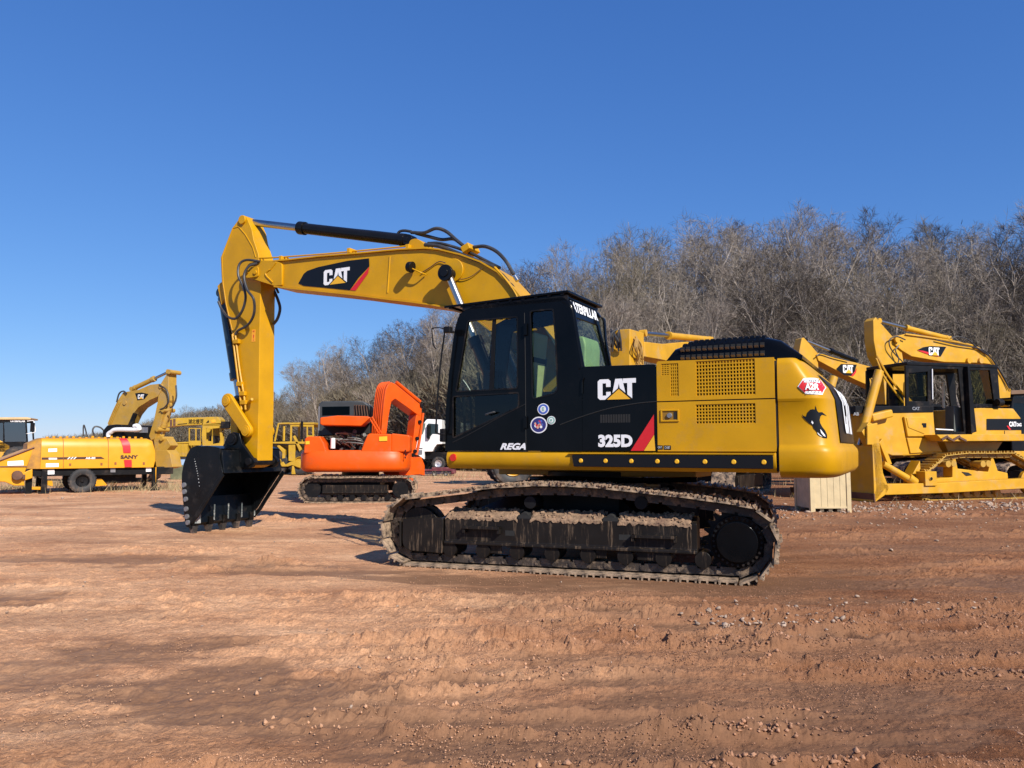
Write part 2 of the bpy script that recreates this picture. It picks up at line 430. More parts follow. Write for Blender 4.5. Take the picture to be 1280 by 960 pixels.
def make_track(root, yc, width, front, rear, tops, nsh, rz=0.0, ms=None, mc=None, shoes=True, grouser=.028, label=None, lug=.0, end=.0):
    """one crawler track: the chain is the part, every shoe a sub-part of it"""
    ms = ms or SHOE; mc = mc or CHAIN
    path, L = loop_path(front, rear, tops, n=nsh * 6)
    N = len(path); pitch = L / nsh
    b = MB()
    # chain: link plates, two rails
    for i in range(nsh):
        p = path[i * 6]; q = path[(i * 6 + 1) % N]; a = math.atan2(q[1] - p[1], q[0] - p[0])
        pm = path[(i * 6 + 3) % N]
        for sy in (-.085, .085):
            M = Matrix.Rotation(-a, 3, 'Y')
            c = Vector((pm[0], yc + sy, pm[1])) + M @ Vector((0, 0, .065))
            b.obox(c, (pitch * .80, .035, .085), M)
            c2 = Vector((p[0], yc + sy, p[1])) + M @ Vector((0, 0, .055))
            b.obox(c2, (pitch * .34, .05, .06), M)
        c = Vector((p[0], yc, p[1])) + M @ Vector((0, 0, .055))
        b.cyl(c + Vector((0, -.12, 0)), c + Vector((0, .12, 0)), .024, n=8)
    tr = b.build('track', mc, root, rot=(0, 0, rz), label=label)
    if shoes:
        sm = MB(); h = width / 2; t = .016
        sm.box(-pitch * .50, pitch * .47, -h, h, -t, t * .2)
        for gx in (-.40, .02, .40):
            x = pitch * gx
            sm.prism([(x - .012, -t), (x + .012, -t), (x + .008, -t - grouser), (x - .008, -t - grouser)], -h, h)
        so = sm.build('track_shoe', ms, tr, bevel=0)
        for i in range(nsh):
            o = so if i == 0 else so.copy()
            if i: COL.objects.link(o); o.parent = tr
            p = path[i * 6]; q = path[(i * 6 + 2) % N]; a = math.atan2(q[1] - p[1], q[0] - p[0])
            pm = path[(i * 6 + 3) % N]
            o.location = (pm[0], yc, pm[1] + .001 * (i % 3)); o.rotation_euler = (R(random.uniform(-.6, .6)), -a, 0)
    else:
        b = MB(); h = width / 2
        o1 = [Vector((x, yc, z)) for x, z in path[::3]]
        n = len(o1); cen = Vector((sum(p.x for p in o1) / n, yc, sum(p.z for p in o1) / n))
        inn = [p + Vector((0, 0, 0)) for p in inset_path(path[::3], .05, yc)]
        outr = []
        for i, p in enumerate(o1):
            outr.append(p if i % 2 == 0 else p + (inn[i] - p) * -.5)
        for i in range(n):
            j = (i + 1) % n
            P = [outr[i], outr[j], inn[j], inn[i]]
            b.slab([p - Vector((0, h, 0)) for p in P], (0, width, 0))
        b.build('track_shoes', ms, tr)
    return tr, path
def inset_path(path, d, yc):
    p = inset(path, d)
    return [Vector((a, yc, b)) for a, b in p]
def disc(b, x, z, y0, y1, r, n=24):
    b.cyl((x, y0, z), (x, y1, z), r, n=n)
def wheel(root, x, y, z, r, wd, side=1, rim=None, name='wheel', rimr=.5, n=32, hubm=None):
    """tyre (part) > rim, hub (sub-parts); side = +1 when the outer face points to +y"""
    b = MB(); h = wd / 2; ri = r * rimr
    b.ring((x, y, z), (0, 1, 0), [(ri, -h * .8), (ri, h * .8), (r * .72, h), (r * .92, h * .92), (r, h * .7), (r, -h * .7), (r * .92, -h * .92), (r * .72, -h)], n)
    for i in range(24):
        a = 2 * PI * i / 24; M = Matrix.Rotation(-a, 3, 'Y')
        for sg in (-1, 1):
            M2 = M @ Matrix.Rotation(sg * .5, 3, 'X') if False else M
            b.obox(Vector((x, y + sg * h * .45, z)) + M @ Vector((r * 1.0, 0, 0)), (r * .05, h * .75, r * .10), M2)
    t = b.build(name, RUB, root)
    b = MB(); s = side
    b.ring((x, y, z), (0, s, 0), [(ri * 1.02, h * .62), (ri * .92, h * .84), (ri * .86, h * .80), (ri * .78, h * .35), (ri * .3, h * .25), (.001, h * .25), (.001, h * .05), (ri * 1.02, h * .05)], n)
    b.build('rim', rim or GREY, t)
    b = MB(); b.cyl((x, y + s * h * .2, z), (x, y + s * h * .6, z), ri * .28, ri * .22, 16)
    for i in range(8):
        a = 2 * PI * i / 8
        b.cyl((x + ri * .48 * math.cos(a), y + s * h * .24, z + ri * .48 * math.sin(a)), (x + ri * .48 * math.cos(a), y + s * h * .36, z + ri * .48 * math.sin(a)), ri * .05, n=6)
    b.build('hub', hubm or rim or GREY, t)
    return t
def hyd(root, p0, p1, r, split=.55, mb=None, name='cylinder', rod_r=None, p0ext=0):
    """hydraulic ram from p0 (barrel end) to p1 (rod end)"""
    p0, p1 = Vector(p0), Vector(p1); m = p0.lerp(p1, split); d = (p1 - p0).normalized()
    b = MB(); b.cyl(p0, m, r, n=20); b.cyl(m - d * r * 1.2, m + d * r * .25, r * 1.22, n=20); b.cyl(p0 + d * r, p0 + d * r * 2, r * 1.12, n=16)
    b.cyl(p0 + Vector((0, -r * .9, 0)), p0 + Vector((0, r * .9, 0)), r * .95, n=16)
    c = b.build(name, mb or YEL, root, bevel=.004)
    b = MB(); b.cyl(m, p1, rod_r or r * .55, n=16); b.build('rod', CHR, c)
    b = MB(); b.cyl(p1 + Vector((0, -r * .9, 0)), p1 + Vector((0, r * .9, 0)), r * .95, n=16); b.build('rod_eye', mb or YEL, c)
    return c
# ================================================================== GROUND AND WOOD
rs = np.random.RandomState(7)
_T = rs.rand(256, 256)
def vn(x, y):
    xi = np.floor(x).astype(int); yi = np.floor(y).astype(int); u = x - xi; v = y - yi
    u = u * u * (3 - 2 * u); v = v * v * (3 - 2 * v)
    g = lambda a, b: _T[a & 255, b & 255]
    return (g(xi, yi) * (1 - u) + g(xi + 1, yi) * u) * (1 - v) + (g(xi, yi + 1) * (1 - u) + g(xi + 1, yi + 1) * u) * v
def fbm(x, y, o=4, k=.5):
    s = 0; a = 1; t = 0
    for i in range(o):
        s = s + a * vn(x * 2 ** i + 17.3 * i, y * 2 ** i + 5.1 * i); t += a; a *= k
    return s / t
def edge(x):
    x = np.asarray(x, float); return np.where(x > 0, 42 - .12 * x, 42 - 1.45 * x)
def hill(x, y):
    s = np.clip(y - edge(x), 0, None); A = np.interp(x, [-120, -45, -18, 0, 15], [2.0, 2.0, 3.2, 6.0, 7.0])
    return A * (1 - np.exp(-(s / 16) ** 1.5)) 
def smooth(a, b, x):
    t = np.clip((x - a) / (b - a), 0, 1); return t * t * (3 - 2 * t)
rut_list = []
_rr = random.Random(4)
#          y at x=0, slope, curve, width, depth, side weight, cleats
for y0, sl, cv, wd, dp, cl in ((3.25, .02, .00, .10, .030, 0), (3.58, .05, -.010, .12, .038, 1), (3.95, -.02, .006, .10, .030, 0), (4.35, -.09, .012, .13, .036, 1),
                               (4.85, -.03, .008, .10, .024, 0), (5.45, .03, .010, .13, .034, 1), (6.2, .00, .006, .11, .026, 0), (7.1, .08, -.004, .14, .030, 1),
                               (8.3, .10, .0, .12, .022, 0), (9.4, .12, -.003, .20, .045, 1), (11.0, .16, -.004, .20, .035, 0), (13.5, .10, .0, .28, .040, 1), (15.0, .08, 0, .3, .035, 0), (5.0, .30, -.02, .12, .026, 1), (4.4, .26, -.015, .10, .02, 0), (6.6, -.16, .01, .12, .02, 0)):
    rut_list.append((y0, sl, cv, wd, dp, cl))
def cells(X, Y, s, seed):
    """broken lumps: one rough dome per cell, some cells empty"""
    wx = X / s + .9 * (fbm(X / s * .9 + seed * 7, Y / s * .9, 2) - .5); wy = Y / s * .9 + .9 * (fbm(X / s * .9, Y / s * .9 + seed * 11, 2) - .5)
    xi = np.floor(wx).astype(int); yi = np.floor(wy).astype(int); out = np.zeros_like(X)
    for a in (-1, 0, 1):
        for c in (-1, 0, 1):
            i, j = xi + a, yi + c
            px_ = i + .2 + .6 * _T[(i * 7 + seed) & 255, (j * 3) & 255]; py_ = j + .2 + .6 * _T[(i * 5) & 255, (j * 11 + seed) & 255]; r_ = .15 + .55 * _T[(i * 13 + 5) & 255, (j * 17 + seed) & 255]
            r_ = r_ * (_T[(i * 3 + 1) & 255, (j * 29 + seed) & 255] > .35)
            d = np.hypot(wx - px_, wy - py_); h = np.sqrt(np.clip(r_ * r_ - d * d, 0, None)); out = np.maximum(out, h)
    return out * s
def relief(X, Y, lumps=True):
    """height of the churned clay"""
    near = 1 - smooth(14, 34, Y)
    wx = X + .35 * (fbm(X * .35, Y * .35 + 9, 2) - .5); wy = Y + .30 * (fbm(X * .45 + 3, Y * .45, 2) - .5)
    z = .05 * (fbm(X * .16, Y * .20, 3) - .5) + .030 * (fbm(X * .9, Y * 1.3 + 4, 4) - .5)
    churn = np.zeros_like(X)
    for i, (y0, sl, cv, wd, dp, cl) in enumerate(rut_list):
        d = wy - (y0 + sl * wx + cv * wx * wx)
        amp = np.clip((fbm(X * .35 + 31 * i, Y * .35, 2) - .36) * 3.6, 0, 1.25)
        amp = 1.15 * amp * (.65 + .5 * smooth(-1.5, 2.5, X)) * (.35 + 1.1 * fbm(X * 1.7 + 13 * i, Y * 1.7, 2))
        trough = -np.exp(-(d / wd) ** 4)
        rid = np.exp(-((np.abs(d) - wd * 1.45) / (wd * .38)) ** 2)
        crumb = .35 + 1.3 * fbm(X * 9 + i, Y * 9, 3)
        z = z + amp * dp * (trough * .55 + rid * crumb * .9)
        if cl:
            z = z + amp * .013 * np.exp(-(d / wd) ** 4) * np.sin(wx * 2 * PI / .19 + d * 6) * near
        churn = np.maximum(churn, amp * rid)
    clod = np.clip(fbm(X * 5.5, Y * 5.5 + 3, 4, .6) - .54, 0, 1)
    msk = churn * .9 + .12 + .25 * np.clip(fbm(X * .5 + 5, Y * .5, 2) - .5, 0, 1) * 2
    z = z + .16 * clod * msk
    m2 = np.clip(churn * 1.1 + 1.6 * np.clip(fbm(X * .7 + 8, Y * 1.1, 3) - .52, 0, 1) * (1.0 + smooth(-2, 3, X)), 0, 1.2) * smooth(.42, .56, fbm(X * 2.6, Y * 3.2 + 6, 3))
    crump = 1 - np.abs(2 * fbm(X * 6.5, Y * 7.5, 5, .62) - 1) * 3.2
    crump = np.clip(crump, -.6, 1) * (.4 + 1.2 * vn(X * 21, Y * 21 + 5))
    z = z + near * (.004 + .013 * np.clip(m2, 0, 1.1)) * crump
    if lumps: z = z + near * m2 * (.35 * cells(X, Y, .095, 1) + .6 * cells(X, Y, .052, 2) + .5 * cells(X, Y, .030, 3))
    z = z + .010 * (fbm(X * 14, Y * 14, 3) - .5) + .007 * (fbm(X * 38, Y * 38, 2) - .5)
    return z * near + (1 - near) * .10 * (fbm(X * .2, Y * .2, 3) - .5) * (1 - smooth(60, 80, Y)), churn * near
def flat(X, Y, z):
    """pressed level where the big machine stands"""
    d = np.hypot((X - .9) / 3.4, (Y - 9.6) / 2.6); k = smooth(.75, 1.25, d)
    d2 = np.hypot((X + 4.6) / 1.2, (Y - 12.4) / 1.0); k = k * (.4 + .6 * smooth(.6, 1.2, d2))
    return z * (.12 + .88 * k) - .012 * (1 - k)
def gz(x, y):
    X = np.array([float(x)]); Y = np.array([float(y)])
    z, c = relief(X, Y); return float((flat(X, Y, z) + hill(X, Y))[0])
ys = [-14, -10, -7, -5, -3.5, -2, -.8, .2, 1.0, 1.6, 2.0, 2.3]
y = 2.5
while y < 60: ys.append(y); y += .0034 * y
while y < 260: ys.append(y); y *= 1.018
while y < 2600: ys.append(y); y *= 1.12
ys = np.array(ys); nr = len(ys); nc = 941
u = np.linspace(-1, 1, nc); gu = .30 * u + .70 * u ** 3
Wd = np.where(ys > 0, 1.35 * (ys + 7), 14)
X = gu[None, :] * Wd[:, None]; Y = np.repeat(ys[:, None], nc, 1)
Zr, churn = relief(X, Y); Z = flat(X, Y, Zr) + hill(X, Y)
damp = np.clip((fbm(X * .45 + 2, Y * 1.15 + 7, 5, .6) - .515) * 9, 0, 1) * (1 - .6 * smooth(8, 13, Y)) * (1 - smooth(18, 26, Y))
damp = damp * (1 - .5 * churn)
def blob(cx, cy, rx, ry, k=1.0, a=0):
    dx = (X - cx) * math.cos(a) + (Y - cy) * math.sin(a); dy = -(X - cx) * math.sin(a) + (Y - cy) * math.cos(a)
    d = np.hypot(dx / rx, dy / ry) + .9 * (fbm(X * 2.2, Y * 2.8, 4) - .5)
    return k * (1 - smooth(.80, 1.05, d))
for q in ((-1.62, 4.55, .46, .62, 1.0, .1), (-1.25, 4.35, .35, .45, 1, .2), (-2.9, 4.75, .55, .30, .8, 0), (-1.1, 3.95, .6, .16, .9, .0), (-2.0, 3.9, .9, .12, .7, .1), (-3.9, 6.2, 1.6, .30, .55, .12), (2.2, 5.3, 1.5, .35, .55, .1), (1.2, 3.75, 1.3, .18, .8, 0), (2.6, 3.9, 1.2, .15, .7, 0), (-.2, 4.3, .7, .10, .4, .1), (.9, 5.0, .9, .10, .4, .1), (3.4, 4.7, .9, .22, .6, .2)):
    damp = np.maximum(damp, blob(*q))
for (a_, c_, k_) in ((.7, 14.0, .45), (2.5, 11.8, .35)): damp = np.maximum(damp, blob(a_ + 3.5, c_, 3.2, .5, k_, .1))
Z = Z - .012 * damp * (Y < 14)
leaf = smooth(-3, 3, Y - edge(X) + 3 * (fbm(X * .2, Y * .2, 2) - .5))
me = bpy.data.meshes.new('ground')
V = np.stack([X, Y, Z], -1).reshape(-1, 3)
idx = np.arange(nr * nc).reshape(nr, nc)
F = np.stack([idx[:-1, :-1], idx[:-1, 1:], idx[1:, 1:], idx[1:, :-1]], -1).reshape(-1, 4)
me.vertices.add(len(V)); me.vertices.foreach_set('co', V.ravel().astype(np.float32))
me.loops.add(F.size); me.loops.foreach_set('vertex_index', F.ravel().astype(np.int32))
me.polygons.add(len(F)); me.polygons.foreach_set('loop_start', np.arange(0, F.size, 4, dtype=np.int32))
me.polygons.foreach_set('use_smooth', np.zeros(len(F), bool))
me.update(calc_edges=True)
for nm, arr in (('damp', damp), ('churn', churn), ('leaf', leaf)):
    at_ = me.attributes.new(nm, 'FLOAT', 'POINT'); at_.data.foreach_set('value', arr.ravel().astype(np.float32))
gm = bpy.data.materials.new('red_clay'); t_, bs = nodes(gm); N = t_.nodes; L = t_.links
def NN(ty, **k):
    n = N.new(ty)
    for a, v in k.items():
        try: n.inputs[a].default_value = v
        except Exception: setattr(n, a, v)
    return n
tc = NN('ShaderNodeTexCoord')
def noise(sc, det=6, ro=.6, vec=None, scl=None):
    n = N.new('ShaderNodeTexNoise'); n.inputs['Scale'].default_value = sc; n.inputs['Detail'].default_value = det; n.inputs['Roughness'].default_value = ro
    if scl:
        mp = N.new('ShaderNodeMapping'); mp.inputs['Scale'].default_value = scl; mp.inputs['Rotation'].default_value = (0, 0, .06); L.new(tc.outputs['Object'], mp.inputs[0]); L.new(mp.outputs[0], n.inputs['Vector'])
    else: L.new(tc.outputs['Object'], n.inputs['Vector'])
    return n
def ramp(fac, stops):
    r = N.new('ShaderNodeValToRGB'); e = r.color_ramp.elements
    e[0].position = stops[0][0]; e[0].color = (*stops[0][1], 1); e[1].position = stops[-1][0]; e[1].color = (*stops[-1][1], 1)
    for p_, c_ in stops[1:-1]: q = e.new(p_); q.color = (*c_, 1)
    L.new(fac, r.inputs[0]); return r
def mixc(f, a, b_, mode='MIX'):
    m_ = N.new('ShaderNodeMix'); m_.data_type = 'RGBA'; m_.blend_type = mode
    if isinstance(f, (int, float)): m_.inputs[0].default_value = f
    else: L.new(f, m_.inputs[0])
    for k, s_ in ((6, a), (7, b_)):
        if isinstance(s_, tuple): m_.inputs[k].default_value = (*s_, 1)
        else: L.new(s_, m_.inputs[k])
    return m_.outputs[2]
def attr(nm):
    a = N.new('ShaderNodeAttribute'); a.attribute_name = nm; return a.outputs['Fac']
def addm0(a, b_, kb):
    m_ = N.new('ShaderNodeMath'); m_.operation = 'MULTIPLY_ADD'; L.new(b_, m_.inputs[0]); m_.inputs[1].default_value = kb; L.new(a, m_.inputs[2]); return m_.outputs[0]
def mrange(s_, a, b_, c=0, d=1):
    m_ = N.new('ShaderNodeMapRange'); m_.inputs[1].default_value = a; m_.inputs[2].default_value = b_; m_.inputs[3].default_value = c; m_.inputs[4].default_value = d
    L.new(s_, m_.inputs[0]); return m_.outputs[0]
n1 = noise(.8, 10, .68, scl=(.75, 1.25, 1)); n2 = noise(6, 8, .7, scl=(.85, 1.15, 1)); n3 = noise(60, 5, .7)
c1 = ramp(n1.outputs[0], [(.32, (.36, .170, .085)), (.44, (.50, .262, .138)), (.56, (.60, .335, .182)), (.70, (.70, .435, .255))]).outputs[0]
c2 = ramp(n2.outputs[0], [(.30, (.76, .72, .68)), (.5, (1.08, 1.08, 1.08)), (.68, (1.25, 1.23, 1.17))]).outputs[0]
cc = mixc(.85, c1, c2, 'MULTIPLY')
c3 = ramp(n3.outputs[0], [(.34, (.68, .65, .63)), (.5, (1.08, 1.08, 1.08)), (.66, (1.3, 1.28, 1.25))]).outputs[0]  # fine mottle: micro-shadow between crumbs, put into the clay colour
cc = mixc(.75, cc, c3, 'MULTIPLY')
c4 = ramp(noise(22, 6, .75, scl=(.9, 1.1, 1)).outputs[0], [(.36, (.68, .65, .63)), (.5, (1.08, 1.08, 1.08)), (.64, (1.25, 1.24, 1.2))]).outputs[0]  # coarser mottle, likewise small shadows painted as colour
cc = mixc(.6, cc, c4, 'MULTIPLY')
# the right-hand side of the yard was driven over last: moister, redder earth
sx_ = N.new('ShaderNodeSeparateXYZ'); L.new(tc.outputs['Object'], sx_.inputs[0])
wv_ = addm0(sx_.outputs[0], noise(.5, 5, .6).outputs[0], 3.2)
cc = mixc(mrange(wv_, .2, 3.4, 0, 1), cc, (.455, .38, .335), 'MULTIPLY')
wv2 = addm0(sx_.outputs[1], noise(.9, 5, .6).outputs[0], 1.6)
cc = mixc(mrange(wv2, 5.2, 4.4, 0, .75), cc, (.58, .50, .45), 'MULTIPLY')
# pale grit and bits of straw
vo = N.new('ShaderNodeTexVoronoi'); vo.inputs['Scale'].default_value = 26; L.new(tc.outputs['Object'], vo.inputs['Vector'])
g1_ = mrange(vo.outputs['Distance'], .10, .05); g2_ = mrange(noise(1.3, 4).outputs[0], .52, .64)
mg = N.new('ShaderNodeMath'); mg.operation = 'MULTIPLY'; L.new(g1_, mg.inputs[0]); L.new(g2_, mg.inputs[1])
cc = mixc(mg.outputs[0], cc, (.58, .46, .32))
cc = mixc(mrange(attr('churn'), .1, 1.0, 0, .45), cc, (.30, .15, .085))
dm = attr('damp')
cc = mixc(mrange(dm, 0, 1, 0, .82), cc, mixc(n2.outputs[0], (.105, .052, .026), (.20, .108, .060)))
lf = ramp(noise(3, 8, .7).outputs[0], [(.35, (.05, .035, .022)), (.65, (.17, .12, .075))]).outputs[0]
cc = mixc(attr('leaf'), cc, lf)
L.new(cc, bs.inputs['Base Color'])
L.new(mrange(dm, .3, 1, .95, .72), bs.inputs['Roughness']); bs.inputs['Specular IOR Level'].default_value = .18
h1 = noise(30, 8, .75); h2 = noise(140, 4, .7); vo2 = N.new('ShaderNodeTexVoronoi'); vo2.inputs['Scale'].default_value = 38; L.new(tc.outputs['Object'], vo2.inputs['Vector'])
def addm(a, b_, kb):
    m_ = N.new('ShaderNodeMath'); m_.operation = 'MULTIPLY_ADD'; L.new(b_, m_.inputs[0]); m_.inputs[1].default_value = kb; L.new(a, m_.inputs[2]); return m_.outputs[0]
hh = addm(addm(h1.outputs[0], h2.outputs[0], .35), vo2.outputs['Distance'], -.35)
bp = N.new('ShaderNodeBump'); bp.inputs['Distance'].default_value = .05
L.new(mrange(dm, 0, 1, .7, .2), bp.inputs['Strength']); L.new(hh, bp.inputs['Height']); L.new(bp.outputs[0], bs.inputs['Normal'])
me.materials.append(gm)
go = bpy.data.objects.new('ground', me); COL.objects.link(go); go['kind'] = 'structure'

def blobs(name, P, S_, m, seed=1, label=None, sq=.7, kind='stuff', lo=False):
    """many loose lumps as one mesh: P positions, S_ sizes"""
    rs_ = np.random.RandomState(seed)
    t = (1 + 5 ** .5) / 2
    iv = np.array([(-1, t, 0), (1, t, 0), (-1, -t, 0), (1, -t, 0), (0, -1, t), (0, 1, t), (0, -1, -t), (0, 1, -t), (t, 0, -1), (t, 0, 1), (-t, 0, -1), (-t, 0, 1)], float) / 1.9
    fi = np.array([(0, 11, 5), (0, 5, 1), (0, 1, 7), (0, 7, 10), (0, 10, 11), (1, 5, 9), (5, 11, 4), (11, 10, 2), (10, 7, 6), (7, 1, 8), (3, 9, 4), (3, 4, 2), (3, 2, 6), (3, 6, 8), (3, 8, 9), (4, 9, 5), (2, 4, 11), (6, 2, 10), (8, 6, 7), (9, 8, 1)])
    if lo:
        iv = np.array([(1, 0, 0), (0, 1, 0), (-1, 0, 0), (0, -1, 0), (0, 0, 1), (0, 0, -1)], float); fi = np.array([(0, 1, 4), (1, 2, 4), (2, 3, 4), (3, 0, 4), (1, 0, 5), (2, 1, 5), (3, 2, 5), (0, 3, 5)])
    n = len(P); nv_ = len(iv)
    v = iv[None] * (1 + rs_.uniform(-.6, .6, (n, nv_, 1)))
    sc = rs_.uniform(.6, 1.25, (n, 1, 3)); sc[..., 2] *= sq; v = v * sc
    a = rs_.uniform(0, 2 * PI, n); ca, sa = np.cos(a)[:, None], np.sin(a)[:, None]
    x, y_ = v[..., 0] * ca - v[..., 1] * sa, v[..., 0] * sa + v[..., 1] * ca
    v = np.stack([x, y_, v[..., 2]], -1) * S_[:, None, None] + P[:, None, :]
    f = (fi[None] + (np.arange(n) * nv_)[:, None, None]).reshape(-1, 3)
    return trimesh(name, v.reshape(-1, 3), f, m, kind, label, smooth=False)
def trimesh(name, v, f, m, kind=None, label=None, parent=None, smooth=False):
    me_ = bpy.data.meshes.new(name); me_.vertices.add(len(v)); me_.vertices.foreach_set('co', v.ravel().astype(np.float32))
    k = f.shape[1]
    me_.loops.add(f.size); me_.loops.foreach_set('vertex_index', f.ravel().astype(np.int32))
    me_.polygons.add(len(f)); me_.polygons.foreach_set('loop_start', np.arange(0, f.size, k, dtype=np.int32))
    if smooth: me_.polygons.foreach_set('use_smooth', np.ones(len(f), bool))
    me_.update(calc_edges=True); me_.materials.append(m)
    o = bpy.data.objects.new(name, me_); COL.objects.link(o)
    if kind: o['kind'] = kind
    if label: o['label'] = label
    if parent: o.parent = parent
    return o
CLAY = mat('clay_lump', (.50, .27, .15), .95, var=.3, scale=5, bump=.5, bscale=60, dirt=.8, dcol=(.56, .32, .18), dscale=4, dlo=.5)
CLAYD = mat('moist_clay_lump', (.33, .165, .09), .95, var=.35, scale=5, bump=.5, bscale=60, dirt=.8, dcol=(.46, .26, .16), dscale=4, dlo=.52)
cand = np.stack([rs.uniform(-1, 1, 240000), rs.uniform(0, 1, 240000)], -1)
cy = 2.9 * (22 / 2.9) ** cand[:, 1]; cx = cand[:, 0] * (.80 * cy + .8)
zz, ch = relief(cx, cy, False)
dens = (.012 + .25 * ch ** 1.4 + .10 * np.clip(fbm(cx * .8 + 5, cy * .8, 3) - .55, 0, 1) * 3) * (1 - .85 * smooth(0, 1, np.zeros_like(cx)))
keep = rs.rand(len(cx)) < dens * .9 * (.5 + .7 * smooth(-2, 3, cx))
cx, cy = cx[keep], cy[keep]; zz, _c = relief(cx, cy); zz = flat(cx, cy, zz)
sz = .003 + .009 * rs.rand(len(cx)) ** 2.2 + .012 * (rs.rand(len(cx)) < .03) * _c
def two(name, P_, S__, seed, sq=.7):
    dk = P_[:, 0] + 3.2 * .5 > 1.6 + 1.2 * (rs.rand(len(P_)) - .5)
    blobs(name, P_[~dk], S__[~dk], CLAY, seed, lo=True, sq=sq); blobs(name, P_[dk], S__[dk], CLAYD, seed + 1, lo=True, sq=sq)

# broken clods thrown up along the ruts
cand = np.stack([rs.uniform(-1, 1, 130000), rs.uniform(0, 1, 130000)], -1)
cy = 2.9 * (15 / 2.9) ** cand[:, 1]; cx = cand[:, 0] * (.80 * cy + .6)
zz, ch = relief(cx, cy, False); g_ = smooth(.50, .60, fbm(cx * 2.0 + 9, cy * 2.6, 3))
keep = rs.rand(len(cx)) < .9 * g_ * ch ** 1.2 * smooth(-2.5, 1.5, cx); cx, cy = cx[keep], cy[keep]; zz, _c = relief(cx, cy); zz = flat(cx, cy, zz)
sz = .005 + .012 * rs.rand(len(cx)) ** 2
two('broken_clods', np.stack([cx, cy, zz - sz * .15], -1), sz, 6, .9)
cand = np.stack([rs.uniform(-1, 1, 420000), rs.uniform(0, 1, 420000)], -1)
cy = 2.9 * (16 / 2.9) ** cand[:, 1]; cx = cand[:, 0] * (.80 * cy + .6)
dmp = np.zeros_like(cx)
for q in ((-1.62, 4.55, .55, .70), (-1.25, 4.35, .45, .5), (-2.9, 4.75, .6, .35)): dmp = np.maximum(dmp, 1 - smooth(.8, 1.1, np.hypot((cx - q[0]) / q[2], (cy - q[1]) / q[3])))
zz, ch = relief(cx, cy)
cl_ = smooth(.44, .62, fbm(cx * 1.6 + 3, cy * 2.2, 4))
keep = rs.rand(len(cx)) < (.05 + .9 * cl_ * (.35 + ch)) * (.45 + .55 * smooth(-2.5, 2, cx)) * (1 - .9 * dmp)
cx, cy, zz = cx[keep], cy[keep], zz[keep]; zz = flat(cx, cy, zz); sz = .0022 + .0045 * rs.rand(len(cx)) ** 2.5
print('CRUMBS', len(cx))
two('clay_crumbs', np.stack([cx, cy, zz + sz * .2], -1), sz, 14)
# rubble: pale broken stone by the bulldozer, bits on the open ground
STONE = mat('pale_rubble', (.36, .26, .19), .9, var=.35, scale=2.5, bump=.4)
def scatter(n, cx_, cy_, rx, ry, s0, s1):
    a = rs.normal(0, 1, (n, 2)); x = cx_ + a[:, 0] * rx; y_ = cy_ + a[:, 1] * ry; z, _ = relief(x, y_)
    return np.stack([x, y_, z + .01], -1), rs.uniform(s0, s1, n) * (.5 + rs.rand(n))
PP, SS = [], []
for q in ((240, 9.6, 17.6, 1.6, .8, .010, .035), (160, 12.0, 18.2, 1.6, .8, .015, .055), (200, 6.8, 16.8, .9, .5, .015, .04), (160, 5.6, 15.6, 2.0, .6, .01, .03), (120, 1.95, 6.0, .30, .16, .006, .017), (60, 3.3, 6.6, .7, .25, .007, .022), (200, 9, 14, 4, 2.2, .008, .02), (90, -4, 8, 4, 3, .005, .014), (60, 0, 5, 3, 1.5, .004, .010), (160, -10, 21, 5, 1.0, .01, .025), (60, -8, 15, 3, 1.2, .006, .015)):
    p_, s_ = scatter(*q); PP.append(p_); SS.append(s_)
blobs('rubble', np.concatenate(PP), np.concatenate(SS), STONE, 5)

